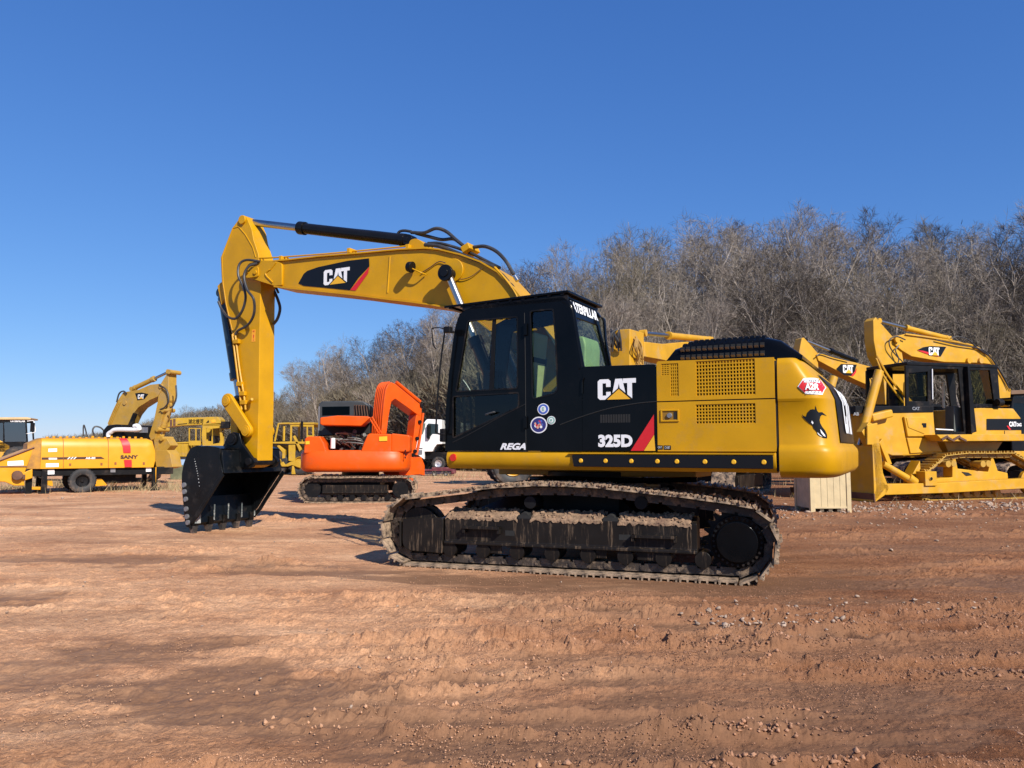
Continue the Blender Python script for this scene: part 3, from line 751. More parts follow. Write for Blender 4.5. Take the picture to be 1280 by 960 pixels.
# ------------------------------------------------------------------ bare trees
BARK = mat('grey_bark', (.36, .30, .245), .9, var=.3, scale=4)
TWIG = [mat('brown_twigs', (.145, .118, .078), .9, var=.35, scale=.5), mat('grey_twigs', (.22, .18, .145), .9, var=.35, scale=.5), mat('dark_twigs', (.052, .038, .028), .9, var=.35, scale=.5), mat('pale_twigs', (.27, .225, .18), .9, var=.35, scale=.5)]
def make_tree(seed, mtw, spread=1.0, stems=3, Hh=9.0, bushy=0, rad=.40):
    rn = random.Random(seed); b = MB(); tw = []
    def rv(s_): return Vector((rn.uniform(-s_, s_), rn.uniform(-s_, s_), rn.uniform(-s_, s_)))
    def limb(p, d, ln, r, lv):
        n = (5, 4, 3, 2)[lv]; pts = [p]
        q = p.copy(); dd = d.copy()
        for i in range(n):
            if lv > 0 and ((q.x ** 2 + q.y ** 2) / (rad * Hh) ** 2 + ((q.z - .56 * Hh) / (.44 * Hh)) ** 2) > 1.0: break
            dd = (dd + rv((.16, .22, .30, .3)[lv]) + Vector((0, 0, (.06, .05, .02, .0)[lv]))).normalized(); q = q + dd * ln / n; pts.append(q.copy())
        if len(pts) < 2: return
        if lv < 3:
            m = len(pts); ns = (6, 4, 3)[lv]; k = len(b.v)
            for i, a in enumerate(pts):
                dr = (pts[min(i + 1, m - 1)] - pts[max(0, i - 1)]).normalized(); o1 = dr.orthogonal().normalized(); o2 = dr.cross(o1); rr = r * (1 - .75 * i / (m - 1))
                b.v += [tuple(a + (o1 * math.cos(2 * PI * j / ns) + o2 * math.sin(2 * PI * j / ns)) * rr) for j in range(ns)]
            b.f += [(k + i * ns + j, k + i * ns + (j + 1) % ns, k + (i + 1) * ns + (j + 1) % ns, k + (i + 1) * ns + j) for i in range(m - 1) for j in range(ns)]
            ln *= len(pts) / (n + 1) if lv < 2 else 1
            nch = (9 + bushy, 7, 7)[lv]
            for c in range(nch):
                t = (.30 if lv == 0 else .12) + (1 - (.30 if lv == 0 else .12)) * (c + rn.random()) / nch
                f_ = t * (m - 1); i = min(int(f_), m - 2); a = pts[i].lerp(pts[i + 1], f_ - i); dr = (pts[i + 1] - pts[i]).normalized()
                side = rv(1).cross(dr).normalized()
                k_ = (.85, .9, 1.0)[lv] * spread
                nd = (dr + side * k_ + Vector((0, 0, .15))).normalized()
                limb(a, nd, ln * (.50, .52, .55)[lv] * (1.1 - .5 * t) * rn.uniform(.7, 1.25), r * (.42, .45, .5)[lv] * (1.1 - .5 * t), lv + 1)
        else:
            side = rv(1).cross(d).normalized()
            tw.append((pts[0], pts[1], pts[-1], side * max(.006, r * .8)))
            for c in range(5):
                t = rn.uniform(.1, 1); a = pts[0].lerp(pts[-1], t); s2 = rv(1).cross(d).normalized(); nd = (d + s2 * .8 + rv(.3)).normalized()
                e_ = a + nd * ln * rn.uniform(.5, 1.0); w_ = rv(1).cross(nd).normalized() * .0048
                tw.append((a, a.lerp(e_, .5) + rv(.03), e_, w_))
    for s_ in range(stems):
        a = rn.uniform(0, 6.28); lean = rn.uniform(.05, .38) if stems > 1 else .05
        d = Vector((math.cos(a) * lean, math.sin(a) * lean, 1)).normalized()
        limb(Vector((math.cos(a) * .15, math.sin(a) * .15, -.25)), d, Hh * rn.uniform(.72, .90), rn.uniform(.06, .10), 0)
    n = len(tw); A = np.array([[q[0][:], q[1][:], q[2][:], q[3][:]] for q in tw])
    p0, p1, p2, w_ = A[:, 0], A[:, 1], A[:, 2], A[:, 3]
    V_ = np.stack([p0 - w_, p0 + w_, p1 + w_ * .8, p1 - w_ * .8, p2], 1).reshape(-1, 3)
    k = (np.arange(n) * 5)[:, None]
    f = np.concatenate([k + np.array([0, 1, 2]), k + np.array([0, 2, 3]), k + np.array([3, 2, 4])]).reshape(-1, 3)
    print('tree', seed, len(b.f), n) if False else None
    return b, (V_, f, mtw)
protos = []
for i, (sp, st_, bu, tm) in enumerate(((.9, 3, 2, 0), (1.05, 2, 2, 1), (.85, 4, 0, 0), (1.0, 2, 2, 2), (.7, 2, 1, 1), (1.1, 3, 1, 3), (.9, 1, 4, 2))):
    b, (V_, f, mtw) = make_tree(40 + i, TWIG[tm], sp, st_, bushy=bu)
    top_ = float(np.percentile(V_[:, 2], 99.6))
    to = b.build('trunk', BARK, None); co = trimesh('crown', V_, f, mtw)
    protos.append((to, co, top_)); 
used_p = set()
sky_px = [0, 100, 120, 160, 200, 250, 330, 345, 370, 392, 405, 420, 460, 500, 562, 600, 645, 700, 745, 780, 830, 880, 920, 960, 1030, 1080, 1110, 1140, 1180, 1230, 1280, 1500]
sky_py = [548, 545, 541, 532, 517, 505, 500, 488, 478, 462, 438, 424, 410, 402, 384, 350, 325, 312, 300, 285, 268, 272, 285, 275, 256, 262, 283, 288, 272, 262, 252, 250]
def skyline(px): return float(np.interp(px, sky_px, sky_py))
kinds = ['bare wide crowned tree with many thin stems', 'bare grey tree with spreading upper limbs', 'bare bushy tree dividing near the ground', 'dark bare tree with dense twigs', 'slender bare tree with upright limbs', 'bare brown tree with low spreading limbs', 'bare single trunked tree with dense dark twigs']
tr_r = random.Random(11); ntree = 0
def plant(x, y, H_, k=None, label=''):
    global ntree
    k = tr_r.randrange(7) if k is None else k
    to, co, tp_ = protos[k]
    t = thing('bare_tree', label, 'tree', (x, y, float(hill(x, y)) - .1), tr_r.uniform(0, 6.28), 'bare trees of the wood behind the yard')
    s_ = H_ / tp_; wx = s_ * tr_r.uniform(.9, 1.2); t.scale = (wx, wx, s_)
    for src in (to, co):
        if k in used_p: o = src.copy(); COL.objects.link(o)
        else: o = src
        o.parent = t
    used_p.add(k); ntree += 1
    return t
def seg_label(px, row):
    if px < 345: z_ = 'on the low far ridge'
    elif px < 600: z_ = 'in the clump behind the orange excavator'
    elif px < 830: z_ = 'on the slope behind the big cab'
    elif px < 1060: z_ = 'on the slope behind the counterweight'
    else: z_ = 'on the slope behind the bulldozer'
    return z_
for row, (s0, fac) in enumerate(((1.0, .60), (4.5, .72), (8.5, .84), (13, .92), (18, 1.0), (24, 1.0))):
    x = -9.0
    while x < 47:
        px_t = 0; y = float(edge(x)) + s0 + tr_r.uniform(-1.4, 1.4); px = 640 + 960 * x / y
        if px < 560 or px > 1400: x += 2.5; continue
        ztop_ = CAMH + (560 - skyline(px)) * y / 960
        Hx = (ztop_ - float(hill(x, y))) * fac * tr_r.uniform(.93, 1.02)
        if 1.5 < Hx and not (-9.5 < x < 3.5 and y < 53):
            plant(x, y, max(3.5, Hx), label='%s, %s, %s' % ('', seg_label(px, row), ''))
        x += tr_r.uniform(2.4, 3.6) * (1 if row < 4 else 1.15)
# the rounded clump and the receding edge to the left
for row, (s0, fac) in enumerate(((0, .68), (4, .82), (9, .95), (15, 1.0))):
    px = 352.0
    while px < 600:
        k_ = -(px - 640) / 960; D = (42 + s0 * .9) / (1 - 1.45 * k_) if 1.45 * k_ < .9 else 150
        D = D + s0 + tr_r.uniform(-1, 1); x = -k_ * D
        Hx = (CAMH + (560 - skyline(px)) * D / 960 - float(hill(x, D))) * fac * tr_r.uniform(.9, 1.04)
        if not (x > -10.5 and D < 53.5): plant(x, D, max(2.5, Hx), label=seg_label(px, row))
        px += tr_r.uniform(.85, 1.2) * 960 * 2.7 / D
for row, (D0, fac) in enumerate(((118, .8), (128, .93), (140, 1.0))):
    px = 100.0
    while px < 352:
        D = D0 + tr_r.uniform(-4, 4); x = (px - 640) / 960 * D
        Hx = (CAMH + (560 - skyline(px)) * D / 960 - float(hill(x, D))) * fac * tr_r.uniform(.9, 1.05)
        if Hx > 1.0: plant(x, D, Hx, label=seg_label(px, row))
        px += tr_r.uniform(.8, 1.2) * 960 * 3.4 / D
# undergrowth between the trunks, one tangled mass
def thicket(n, fn, seed, m, name):
    rs_ = np.random.RandomState(seed); x, y_, hmax = fn(rs_, n)
    n = len(x); z0 = hill(x, y_) + rs_.rand(n) ** 1.3 * hmax
    d = rs_.normal(0, 1, (n, 3)); d[:, 2] = np.abs(d[:, 2]) + .35; d /= np.linalg.norm(d, axis=1)[:, None]
    ln = rs_.uniform(.4, 1.5, n)[:, None]; w_ = np.cross(d, rs_.normal(0, 1, (n, 3))); w_ /= np.linalg.norm(w_, axis=1)[:, None]; w_ *= rs_.uniform(.003, .009, n)[:, None]
    p = np.stack([x, y_, z0], -1); V_ = np.stack([p - w_, p + w_, p + d * ln * .5 + w_ * .7 + rs_.normal(0, .05, (n, 3)), p + d * ln], 1).reshape(-1, 3)
    k = (np.arange(n) * 4)[:, None]; f = np.concatenate([k + np.array([0, 1, 2]), k + np.array([0, 2, 3])])
    trimesh(name, V_, f, m, 'stuff')
def fa(r_, n):
    x = r_.uniform(-10, 46, n); y_ = edge(x) + 1 + 25 * r_.rand(n) ** .8; px = 640 + 960 * x / y_
    hm = (CAMH + (560 - np.interp(px, sky_px, sky_py)) * y_ / 960 - hill(x, y_)) * (.16 + .34 * smooth(2, 18, y_ - edge(x)))
    return x, y_, np.clip(hm, .8, 9)
thicket(230000, fa, 1, TWIG[2], 'undergrowth')
def fb(r_, n):
    px = r_.uniform(340, 620, n); k = (640 - px) / 960; D = 42 / np.clip(1 - 1.45 * k, .3, 2) + r_.uniform(0, 20, n); x = -k * D
    hm = (CAMH + (560 - np.interp(px, sky_px, sky_py)) * D / 960 - hill(x, D)) * .5
    return x, D, np.clip(hm, .6, 8)
thicket(120000, fb, 2, TWIG[0], 'undergrowth')
def fc(r_, n):
    px = r_.uniform(60, 352, n); D = r_.uniform(112, 145, n); x = (px - 640) / 960 * D
    hm = (CAMH + (560 - np.interp(px, sky_px, sky_py)) * D / 960 - hill(x, D)) * .8
    return x, D, np.clip(hm, .5, 7)
thicket(60000, fc, 3, TWIG[0], 'undergrowth')
# dry weeds
WEED = mat('dry_weeds', (.36, .28, .15), .9, var=.3, scale=2)
def fd(r_, n):
    k = r_.rand(n); x = np.where(k < .5, r_.uniform(-17, -9, n), np.where(k < .7, r_.uniform(-8, 2, n), r_.uniform(3, 20, n)))
    y_ = np.where(k < .5, 26 + r_.normal(0, 1.3, n), np.where(k < .7, 36 + r_.normal(0, 3, n), 26 + r_.normal(0, 4, n)))
    return x, y_, np.full(n, .25)
def weeds(n, seed):
    rs_ = np.random.RandomState(seed); x, y_, h_ = fd(rs_, n); c = rs_.randint(0, 260, n); cxr = rs_.uniform(-.5, .5, 260)
    x = x + cxr[c]; keep_ = fbm(x * .8, y_ * .8, 2) > .5; x = x[keep_]; y_ = y_[keep_]; n = len(x)
    d = rs_.normal(0, .45, (n, 3)); d[:, 2] = 1; ln = rs_.uniform(.08, .40, n)[:, None]; w_ = np.cross(d, rs_.normal(0, 1, (n, 3))); w_ /= np.linalg.norm(w_, axis=1)[:, None]; w_ *= .008
    p = np.stack([x, y_, hill(x, y_) - .02], -1); V_ = np.stack([p - w_, p + w_, p + d * ln], 1).reshape(-1, 3); k = (np.arange(n) * 3)[:, None]
    trimesh('dry_grass', V_, k + np.array([0, 1, 2]), WEED, 'stuff')
weeds(9000, 9)
print('TREES', ntree)
# every tree's label says where in the wood it is found
_byseg = {}
for o in [o for o in COL.objects if o.get('category') == 'tree']:
    px = 640 + 960 * o.location.x / o.location.y
    _byseg.setdefault(seg_label(px, 0), []).append((px, o))
# ================================================================== MAIN EXCAVATOR
HY = R(152.5); UY = R(161.6)
H = Frame(1.05, 9.91, HY)
U = Frame(1.05, 9.91, UY)
ex = fthing('crawler_excavator', 'large yellow and black crawler excavator with muddy tracks standing nearest the camera', 'excavator', H)
rzU = UY - HY
YS = 1.42
# ---- undercarriage
xf, _, zf = U.y(478, 662, 1.6); xr = U.y(970, 670, 1.6).x
fr, rr_ = .375, .375
front = (xf - fr, fr + .015, fr); rear = (xr + rr_, rr_ + .02, rr_)
tp = [U.y(569, 614.5, 1.6), U.y(617, 608, 1.6), U.y(657, 605.5, 1.6), U.y(700, 605.5, 1.6), U.y(740, 607.5, 1.6), U.y(786, 612, 1.6), U.y(850, 619.5, 1.6), U.y(900, 626, 1.6)]
tops = [(v.x, v.z - .02) for v in tp]
for sy, lb in ((1, 'near side muddy track with dried clay on its shoes'), (-1, 'far side track in shadow')):
    tr, path = make_track(ex, 1.3 * sy, .60, front, rear, tops, 49, rzU, label=lb)
    tr.rotation_euler = (0, 0, rzU)
    # clay crumbs caught on the upper run
    if sy > 0:
        rnd = random.Random(3); b = MB()
        for i in range(560):
            t = rnd.random(); k = int((.53 + .42 * t) * len(path)) % len(path)
            k = rnd.choice([j for j in (k,)])
            p = path[k]
            if p[1] < .70: continue
            s_ = rnd.uniform(.006, .020)
            c = Vector((p[0], 1.3 + rnd.choice((rnd.uniform(-.3, .3), rnd.uniform(.2, .31))), p[1] + .025 + s_ * .3))
            b.obox(c, (s_ * 2, s_ * 2, s_), Matrix.Rotation(rnd.random() * 3, 3, (rnd.random(), rnd.random(), .5)))
        b.build('dried_clay', MUD, tr)['kind'] = 'stuff'
    # idler, sprocket, rollers
    y0 = 1.3 * sy
    b = MB(); disc(b, front[0], front[1], y0 - .09, y0 + .09, fr - .11, 32); disc(b, front[0], front[1], y0 - .035, y0 + .035, fr - .06, 32)
    disc(b, front[0], front[1], y0 - .19, y0 + .19, .09)
    b.build('idler', FRAME, tr, bevel=.006)
    b = MB(); nt_ = 23; rp = rr_ - .055
    tooth = []
    for i in range(nt_ * 4):
        a = 2 * PI * i / (nt_ * 4); rr2 = rp + (.035 if i % 4 in (0, 1) else -.02)
        tooth.append((rear[0] + rr2 * math.cos(a), rear[1] + rr2 * math.sin(a)))
    b.prism(tooth, y0 - .035, y0 + .035)
    sp = b.build('sprocket', BLKM, tr)
    b = MB(); s2 = sy
    disc(b, rear[0], rear[1], y0 - .12 * s2, y0 + .16 * s2, .265, 40); disc(b, rear[0], rear[1], y0 + .16 * s2, y0 + .22 * s2, .205, 40)
    b.build('final_drive_cover', BLK, sp, bevel=.008)
    b = MB()
    for i in range(28):
        a = 2 * PI * i / 28
        b.cyl((rear[0] + .236 * math.cos(a), y0 + .158 * s2, rear[1] + .236 * math.sin(a)), (rear[0] + .236 * math.cos(a), y0 + .178 * s2, rear[1] + .236 * math.sin(a)), .014, n=6)
    b.build('bolt', GREY if False else BLKM, sp)
    xs = [front[0] - .42 - i * .405 for i in range(8)]
    ro = MB(); disc(ro, 0, 0, -.17, .17, .085, 20); disc(ro, 0, 0, -.115, -.09, .105, 20); disc(ro, 0, 0, .09, .115, .105, 20); disc(ro, 0, 0, -.2, .2, .045, 12)
    r0 = ro.build('roller', FRAME, tr, bevel=.004)
    for i, x in enumerate(xs):
        o = r0 if i == 0 else r0.copy()
        if i: COL.objects.link(o); o.parent = tr
        o.location = (x, y0, .195)
    for x in (tops[2][0], tops[5][0] - .1):
        b = MB(); z = [v for v in tops if abs(v[0] - x) < .5][0][1] - .16
        disc(b, x, z, y0 - .14, y0 + .14, .07, 20); b.cyl((x, y0 - .3 * sy, z), (x, y0, z), .04, n=12)
        b.build('carrier_roller', BLKM, tr, bevel=.004)
# track frames (one weldment with the centre box)
b = MB()
def ux(px, py, y): return U.y(px, py, y).x
xa = ux(556, 665, 1.47); xb = ux(871, 665, 1.47)
for sy in (1, -1):
    prof = [(1.16, .62), (1.33, .62), (1.475, .565), (1.475, .30), (1.50, .285), (1.50, .255), (1.10, .255), (1.10, .60)]
    b.prism([(a * sy, c) for a, c in prof], xb, xa, 'x')
    # guide plates low down
    for x in (xa - .55, xa - 1.75, xb + .5):
        b.box(x - .13, x + .13, 1.43 * sy - .012, 1.43 * sy + .012, .16, .27)
uf = b.build('track_frame', FRAME, ex, bevel=.008, rot=(0, 0, rzU))
# hanging step plates and openings on the near frame
b = MB()
for p0, p1 in (((580, 657), (626, 665)), ((790, 668), (846, 676))):
    x0, x1 = ux(p0[0], p0[1], 1.49), ux(p1[0], p1[1], 1.49); z1 = U.y(p0[0], p0[1], 1.49).z; z0 = U.y(p1[0], p1[1], 1.49).z
    b = MB(); b.box(min(x0, x1), max(x0, x1), 1.46, 1.56, z1 - .03, z1); b.box(min(x0, x1), min(x0, x1) + .03, 1.46, 1.55, z0 - .02, z1); b.box(max(x0, x1) - .03, max(x0, x1), 1.46, 1.55, z0 - .02, z1)
    b.build('step', FRAME, uf, bevel=.005)
b = MB()
for (a0, c0, a1, c1) in ((631.5, 663, 643, 670), (773.5, 668, 788, 675.5)):
    v0 = U.y(a0, c0, 1.478); v1 = U.y(a1, c1, 1.478)
    b.box(min(v0.x, v1.x), max(v0.x, v1.x), 1.46, 1.4785, v1.z, v0.z)
b.build('slot', DARK, uf)
# recoil guard at the idler
v0 = U.y(503, 645, 1.50); v1 = U.y(553, 692, 1.50)
b = MB(); b.prism(fillet([(v0.x, v1.z + .02), (v0.x, v0.z - .03), (v1.x, v0.z - .01), (v1.x, v1.z)], [.12, .04, .02, .02]), 1.12, 1.50)
b.prism([(v0.x + .02, v1.z + .05), (v0.x + .02, v0.z - .06), (v0.x + .05, v0.z - .06), (v0.x + .05, v1.z + .05)], 1.14, 1.49)
b.build('idler_guard', FRAME, uf, bevel=.01)
# bolted seam on guard and mud caked on the sloped frame top
rnd = random.Random(5)
def mudsheet(x0, x1, nx=150, ny=8):
    b = MB(); vs = []; 
    for i in range(nx + 1):
        x = x0 + (x1 - x0) * i / nx
        e = 1.478 + .004 * math.sin(i * 1.7) 
        drop = .545 + rnd.uniform(-.025, .010)
        for j in range(ny + 1):
            t = j / ny
            if t < .75: s = t / .75; y = 1.17 + (1.478 - 1.17) * s; z = .626 + .005 if y < 1.33 else .62 - (y - 1.33) * .38 + .008
            else: y = e + .004; z = .565 - (.565 - drop) * (t - .75) / .25
            z += rnd.uniform(0, .010) * (1 if t < .75 else 0); y += rnd.uniform(-.002, .004)
            if i in (0, nx): z -= .02
            vs.append((x, y, z))
    fs = [(i * (ny + 1) + j, (i + 1) * (ny + 1) + j, (i + 1) * (ny + 1) + j + 1, i * (ny + 1) + j + 1) for i in range(nx) for j in range(ny)]
    b.add(vs, fs)
    for i in range(110):
        x = rnd.uniform(min(x0, x1), max(x0, x1)); y = rnd.uniform(1.18, 1.46); s_ = rnd.uniform(.006, .022)
        z = .63 if y < 1.33 else .625 - (y - 1.33) * .38
        b.obox((x, y, z + s_ * .3), (s_ * 2, s_ * 2, s_ * 1.3), Matrix.Rotation(rnd.random() * 3, 3, (rnd.random(), rnd.random(), .5)))
    return b
holes_ = [(ux(652, 648, 1.33), ux(667, 648, 1.33)), (ux(757, 652, 1.33), ux(775, 652, 1.33))]
segs_ = [(xa - .01, holes_[0][0]), (holes_[0][1], holes_[1][0]), (holes_[1][1], xb + .05)]
for a, c in segs_: mudsheet(a, c, nx=max(20, int(abs(a - c) * 45))).build('caked_mud', MUD, uf, sharp=60)['kind'] = 'stuff'
for a, c in holes_:
    b = MB(); b.box(min(a, c), max(a, c), 1.2, 1.47, .56, .60); b.cyl(((a + c) / 2, 1.30, .60), ((a + c) / 2, 1.46, .585), .05, n=12)
    b.build('frame_opening', DARK, uf)
# centre frame and swing ring
b = MB()
b.box(-.75, .75, -.75, .75, .52, .86)
for sx in (-1, 1):
    for sy in (-1, 1):
        b.loft([[(sx * .35, sy * .6, .55), (sx * .75, sy * .55, .55), (sx * .75, sy * .55, .84), (sx * .35, sy * .6, .84)],
                [(sx * .75, sy * 1.15, .40), (sx * 1.25, sy * 1.15, .40), (sx * 1.25, sy * 1.15, .60), (sx * .75, sy * 1.15, .60)]])
b.build('center_frame', BLKM, ex, bevel=.01, rot=(0, 0, rzU))
b = MB(); b.cyl((0, 0, .84), (0, 0, .94), .66, n=48); b.cyl((0, 0, .94), (0, 0, 1.06), .60, n=48); b.build('swing_ring', BLKM, ex, bevel=.006)
b = MB()
b.tube([(.6, .95, .80), (.1, 1.0, .84), (-.5, .98, .82), (-1.1, .92, .80)], .022, 8)
b.tube([(.6, .6, .97), (.1, .9, .99), (-.7, .85, .98), (-1.5, .7, 1.0)], .03, 8)
b.build('hydraulic_pipe', BLK, ex)

# ---- upper structure
xF = H.y(557, 565, YS).x            # front of the skirt
xS = H.y(972, 565, YS).x            # seam to the counterweight
x1 = H.y(727, 565, YS).x; x2 = H.y(822, 565, YS).x
ZB = H.y(765, 588.5, YS).z; ZT = H.y(765, 564.5, YS).z
b = MB()
b.box(xS + .02, xF - .1, -1.38, 1.30, ZB + .03, ZT - .03)
b.box(-1.4, 1.2, -.42, .35, ZB - .10, ZB + .03)
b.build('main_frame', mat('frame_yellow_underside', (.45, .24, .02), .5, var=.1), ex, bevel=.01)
# skirt: rounded rail along the side
def rail(x0, x1, ys, sg=1):
    zc = (ZB + ZT) / 2; h = (ZT - ZB) / 2
    prof = [(ys - .16, ZB), (ys - .05, ZB), (ys - .015, ZB + .03), (ys + .005, zc - .02), (ys + .01, zc + .03), (ys, ZT - .03), (ys - .02, ZT), (ys - .16, ZT)]
    rings = []
    for x in (x0, x0 + .02, x1 - .05, x1 - .015, x1):
        k = 1 if x < x1 - .04 else (.985 if x < x1 - .001 else .94)
        rings.append([(x, (a if k == 1 else (ys - .16) + (a - ys + .16) * (k if k > .95 else .75)) * sg, zc + (c - zc) * (1 if k == 1 else k)) for a, c in prof])
    return MB().loft(rings)
sk = rail(xS + .015, xF, YS).build('skirt', YEL, ex, bevel=.004)
rail(xS + .015, xF, YS - .02, -1).build('skirt', YEL, ex)
# black bolted strip on the skirt
xa_ = H.y(716, 567, YS).x
zt = ZT - .035; zb = ZT - .165
b = MB(); b.prism(fillet([(xS + .04, zb), (xS + .04, zt), (xa_, zt), (xa_ - .02, zb)], .012), YS + .002, YS + .030)
st = b.build('rubbing_strip', BLKD, sk, bevel=.005)
b = MB()
b.prism([(xS + .03, zt + .010), (xS + .03, zt + .022), (xa_ + .04, zt + .022), (xa_ + .04, zt + .010)], YS, YS + .034)
b.build('strip_ledge', YEL, sk)
for px in (726, 756.8, 789, 821.6, 846, 881, 917, 954.7):
    v = H.y(px, 575.5, YS + .03); b = MB(); b.cyl((v.x, YS + .028, (zb + zt) / 2 ), (v.x, YS + .040, (zb + zt) / 2), .026, .018, 14); b.build('bolt', YELD, st)
v = H.y(567, 572, YS); b = MB(); b.cyl((v.x, YS + .0, v.z + .0), (v.x, YS + .022, v.z), .047, .042, 24); b.build('reflector', REDL, sk)

# black side body behind the cab
ztb = H.y(760, 457, YS).z
b = MB(); p = fillet([(x2, ZT + .003), (x2, H.y(821, 455, YS).z), (x1 - .02, H.y(733, 458, YS).z), (x1, H.y(729, 463, YS).z), (x1, ZT + .003)], [0, .04, .05, 0, 0])
b.prism(p, YS - .04, YS)
side = b.build('side_door', BLK, ex, bevel=.008, label='gloss black side door with white lettering')
D0 = Dec((0, YS, 0), (-1, 0, 0), (0, 0, 1), (0, 1, 0))
def HR(px0, py0, px1, py1, y=YS):
    """rectangle on the side plane from its lower left and upper right pixel"""
    a = H.y(px0, py0, y); c = H.y(px1, py1, y)
    return (-a.x, a.z, -c.x, c.z)
cat_logo(side, D0, HR(747.5, 500, 795, 472.5))
b = MB(); D0.text(b, '325D', HR(748, 559, 790.8, 543), bold=.055, lift=.004); b.build('lettering', WHTD, side)
def HP(pts, y=YS): return [(-H.y(a, c, y).x, H.y(a, c, y).z) for a, c in pts]
b = MB(); D0.poly(b, HP([(788.5, 563.5), (817.5, 518), (817.8, 543), (804.5, 563.5)]), .004); b.build('stripe', REDD, side)
b = MB(); D0.poly(b, HP([(805, 563.5), (817.8, 543.5), (819.3, 563.5)]), .004); b.build('stripe', YELD, side)
b = MB()
r = HR(750, 529, 788, 518)
for i in range(12):
    for j in range(4):
        u = r[0] + (r[2] - r[0]) * (i + .15) / 12; v = r[1] + (r[3] - r[1]) * (j + .15) / 4
        D0.poly(b, [(u, v), (u + .022, v), (u + .022, v + .022), (u, v + .022)], .002)
b.build('vent', DARK, side)
# styling groove sweeping up across the black doors
b = MB(); b.tube([H.y(a, c, YS + .001) for a, c in ((700, 531), (727, 521), (760, 511), (795, 504.5), (821, 502))], .006, 5); b.build('groove', DARK, side)
b = MB(); b.tube([H.y(729, 472, YS + .012), H.y(727.6, 478, YS + .012), H.y(727.4, 492, YS + .012)], .012, 6); b.build('handle', BLK, side)
b = MB()
b.box(x2, x1, -.2, YS - .042, ztb - .05, ztb - .02); b.box(x2, x1, -.2, YS - .05, ZT, ZT + .02)
b.build('deck', BLKM, ex)

# yellow engine doors with punched grilles
def R4(a, b_, c, d):      # pixel rect -> xz polygon
    p = H.y(a, b_, YS); q = H.y(c, d, YS)
    return [(p.x, q.z), (p.x, p.z), (q.x, p.z), (q.x, q.z)]
zg = H.y(900, 500, YS).z; ztop = H.y(823, 451.6, YS).z; ztop2 = H.y(969.7, 446.4, YS).z
xs_ = xS + .012
def grid(b, rc, nx, nz, yb, w=.012, clip=None):
    xx0, xx1 = min(p[0] for p in rc), max(p[0] for p in rc); zz0, zz1 = min(p[1] for p in rc), max(p[1] for p in rc)
    for i in range(nx + 1):
        x = xx0 + (xx1 - xx0) * i / nx; b.box(x - w / 2, x + w / 2, yb - .012, yb, zz0 - .003, zz1 + .003)
    for j in range(nz + 1):
        z = zz0 + (zz1 - zz0) * j / nz; b.box(xx0 - .003, xx1 + .003, yb - .0125, yb + .0008, z - w / 2, z + w / 2)
g1 = R4(869.6, 451.8, 944.5, 493); g2 = R4(869.6, 505.8, 944.8, 529)
xq = H.y(838, 478, YS).x
gz = R4(826.5, 455, 848.5, 495)
g0 = [(gz[0][0], gz[0][1] + .22), (gz[1][0], gz[1][1]), (gz[2][0], gz[2][1]), (gz[3][0], gz[3][1]), (xq, gz[3][1]), (xq, gz[0][1] + .22)]
up = [(x2 - .003, zg + .006), (x2 - .003, ztop - .02), (x2 - .02, ztop), (xs_, ztop2), (xs_, zg + .006)]
lo = [(x2 - .003, ZT + .004), (x2 - .003, zg - .006), (xs_, zg - .006), (xs_, ZT + .004)]
b = MB(); b.holes(up, [g1, g0], YS - .03, YS + .002); d1 = b.build('engine_door', YEL, ex, label='upper yellow engine door with square mesh grilles')
ym = YS - .004
b = MB(); grid(b, g1, 19, 10, ym); b.build('grille', YEL, d1)
b = MB(); grid(b, [(xq, gz[0][1]), (gz[2][0], gz[2][1])], 4, 10, ym); grid(b, [(gz[0][0], gz[0][1] + .22), (xq + .012, gz[1][1])], 3, 6, ym); b.build('grille', YEL, d1)
b = MB(); b.holes(lo, [g2], YS - .03, YS + .002); d2 = b.build('engine_door', YEL, ex, label='lower yellow engine door with latch and grille')
b = MB(); grid(b, g2, 19, 6, ym); b.build('grille', YEL, d2)
b = MB(); b.box(xs_ + .01, x2 - .01, YS - .35, YS - .10, ZT, ztop - .08); b.build('engine_bay', DARK, ex)
b = MB()   # hints of the cooler core behind the mesh
for i in range(26): b.box(xs_ + .1 + i * .05, xs_ + .112 + i * .05, YS - .098, YS - .08, ZT + .1, ztop - .12)
b.build('cooler_fins', mat('cooler_fins', (.10, .08, .05), .7), ex)
# ledge line between doors
b = MB(); b.box(xs_, x2 - .003, YS - .03, YS - .012, zg - .006, zg + .006); b.build('door_gap', DARK, d2)
rc = R4(825.8, 512, 849.3, 527)
b = MB(); b.quadring([(a, YS + .002, c) for a, c in rc], [(a, YS + .002, c) for a, c in inset(rc, .018)], (0, .012, 0)); la = b.build('latch', YEL, d2, bevel=.004)
b = MB(); ri = inset(rc, .018); b.slab([(a, YS + .0025, c) for a, c in ri], (0, .001, 0)); b.build('latch_recess', mat('recess', (.25, .13, .01), .6), la)
b = MB(); cx_ = H.y(837, 519.5, YS); b.cyl((cx_.x, YS + .003, cx_.z), (cx_.x, YS + .02, cx_.z), .03, .024, 16); b.build('lock', GREY, la)
b = MB(); v = R4(842, 515, 846, 524); b.slab([(a, YS + .004, c) for a, c in v], (0, .001, 0)); b.build('latch_hole', DARK, la)
b = MB(); D0.poly(b, [(x, z) for x, z in [(HR(820.8, 562, 828.5, 557)[0], HR(820.8, 562, 828.5, 557)[1])] ] * 0 + HP([(820.9, 562), (828.6, 562.2), (828.6, 556.8), (820.9, 556.5)]), .003)
D0.poly(b, HP([(829.6, 562.2), (838.8, 562.4), (838.8, 556.9), (829.6, 556.7)]), .003); sg_ = b.build('sticker', BLKD, d2)
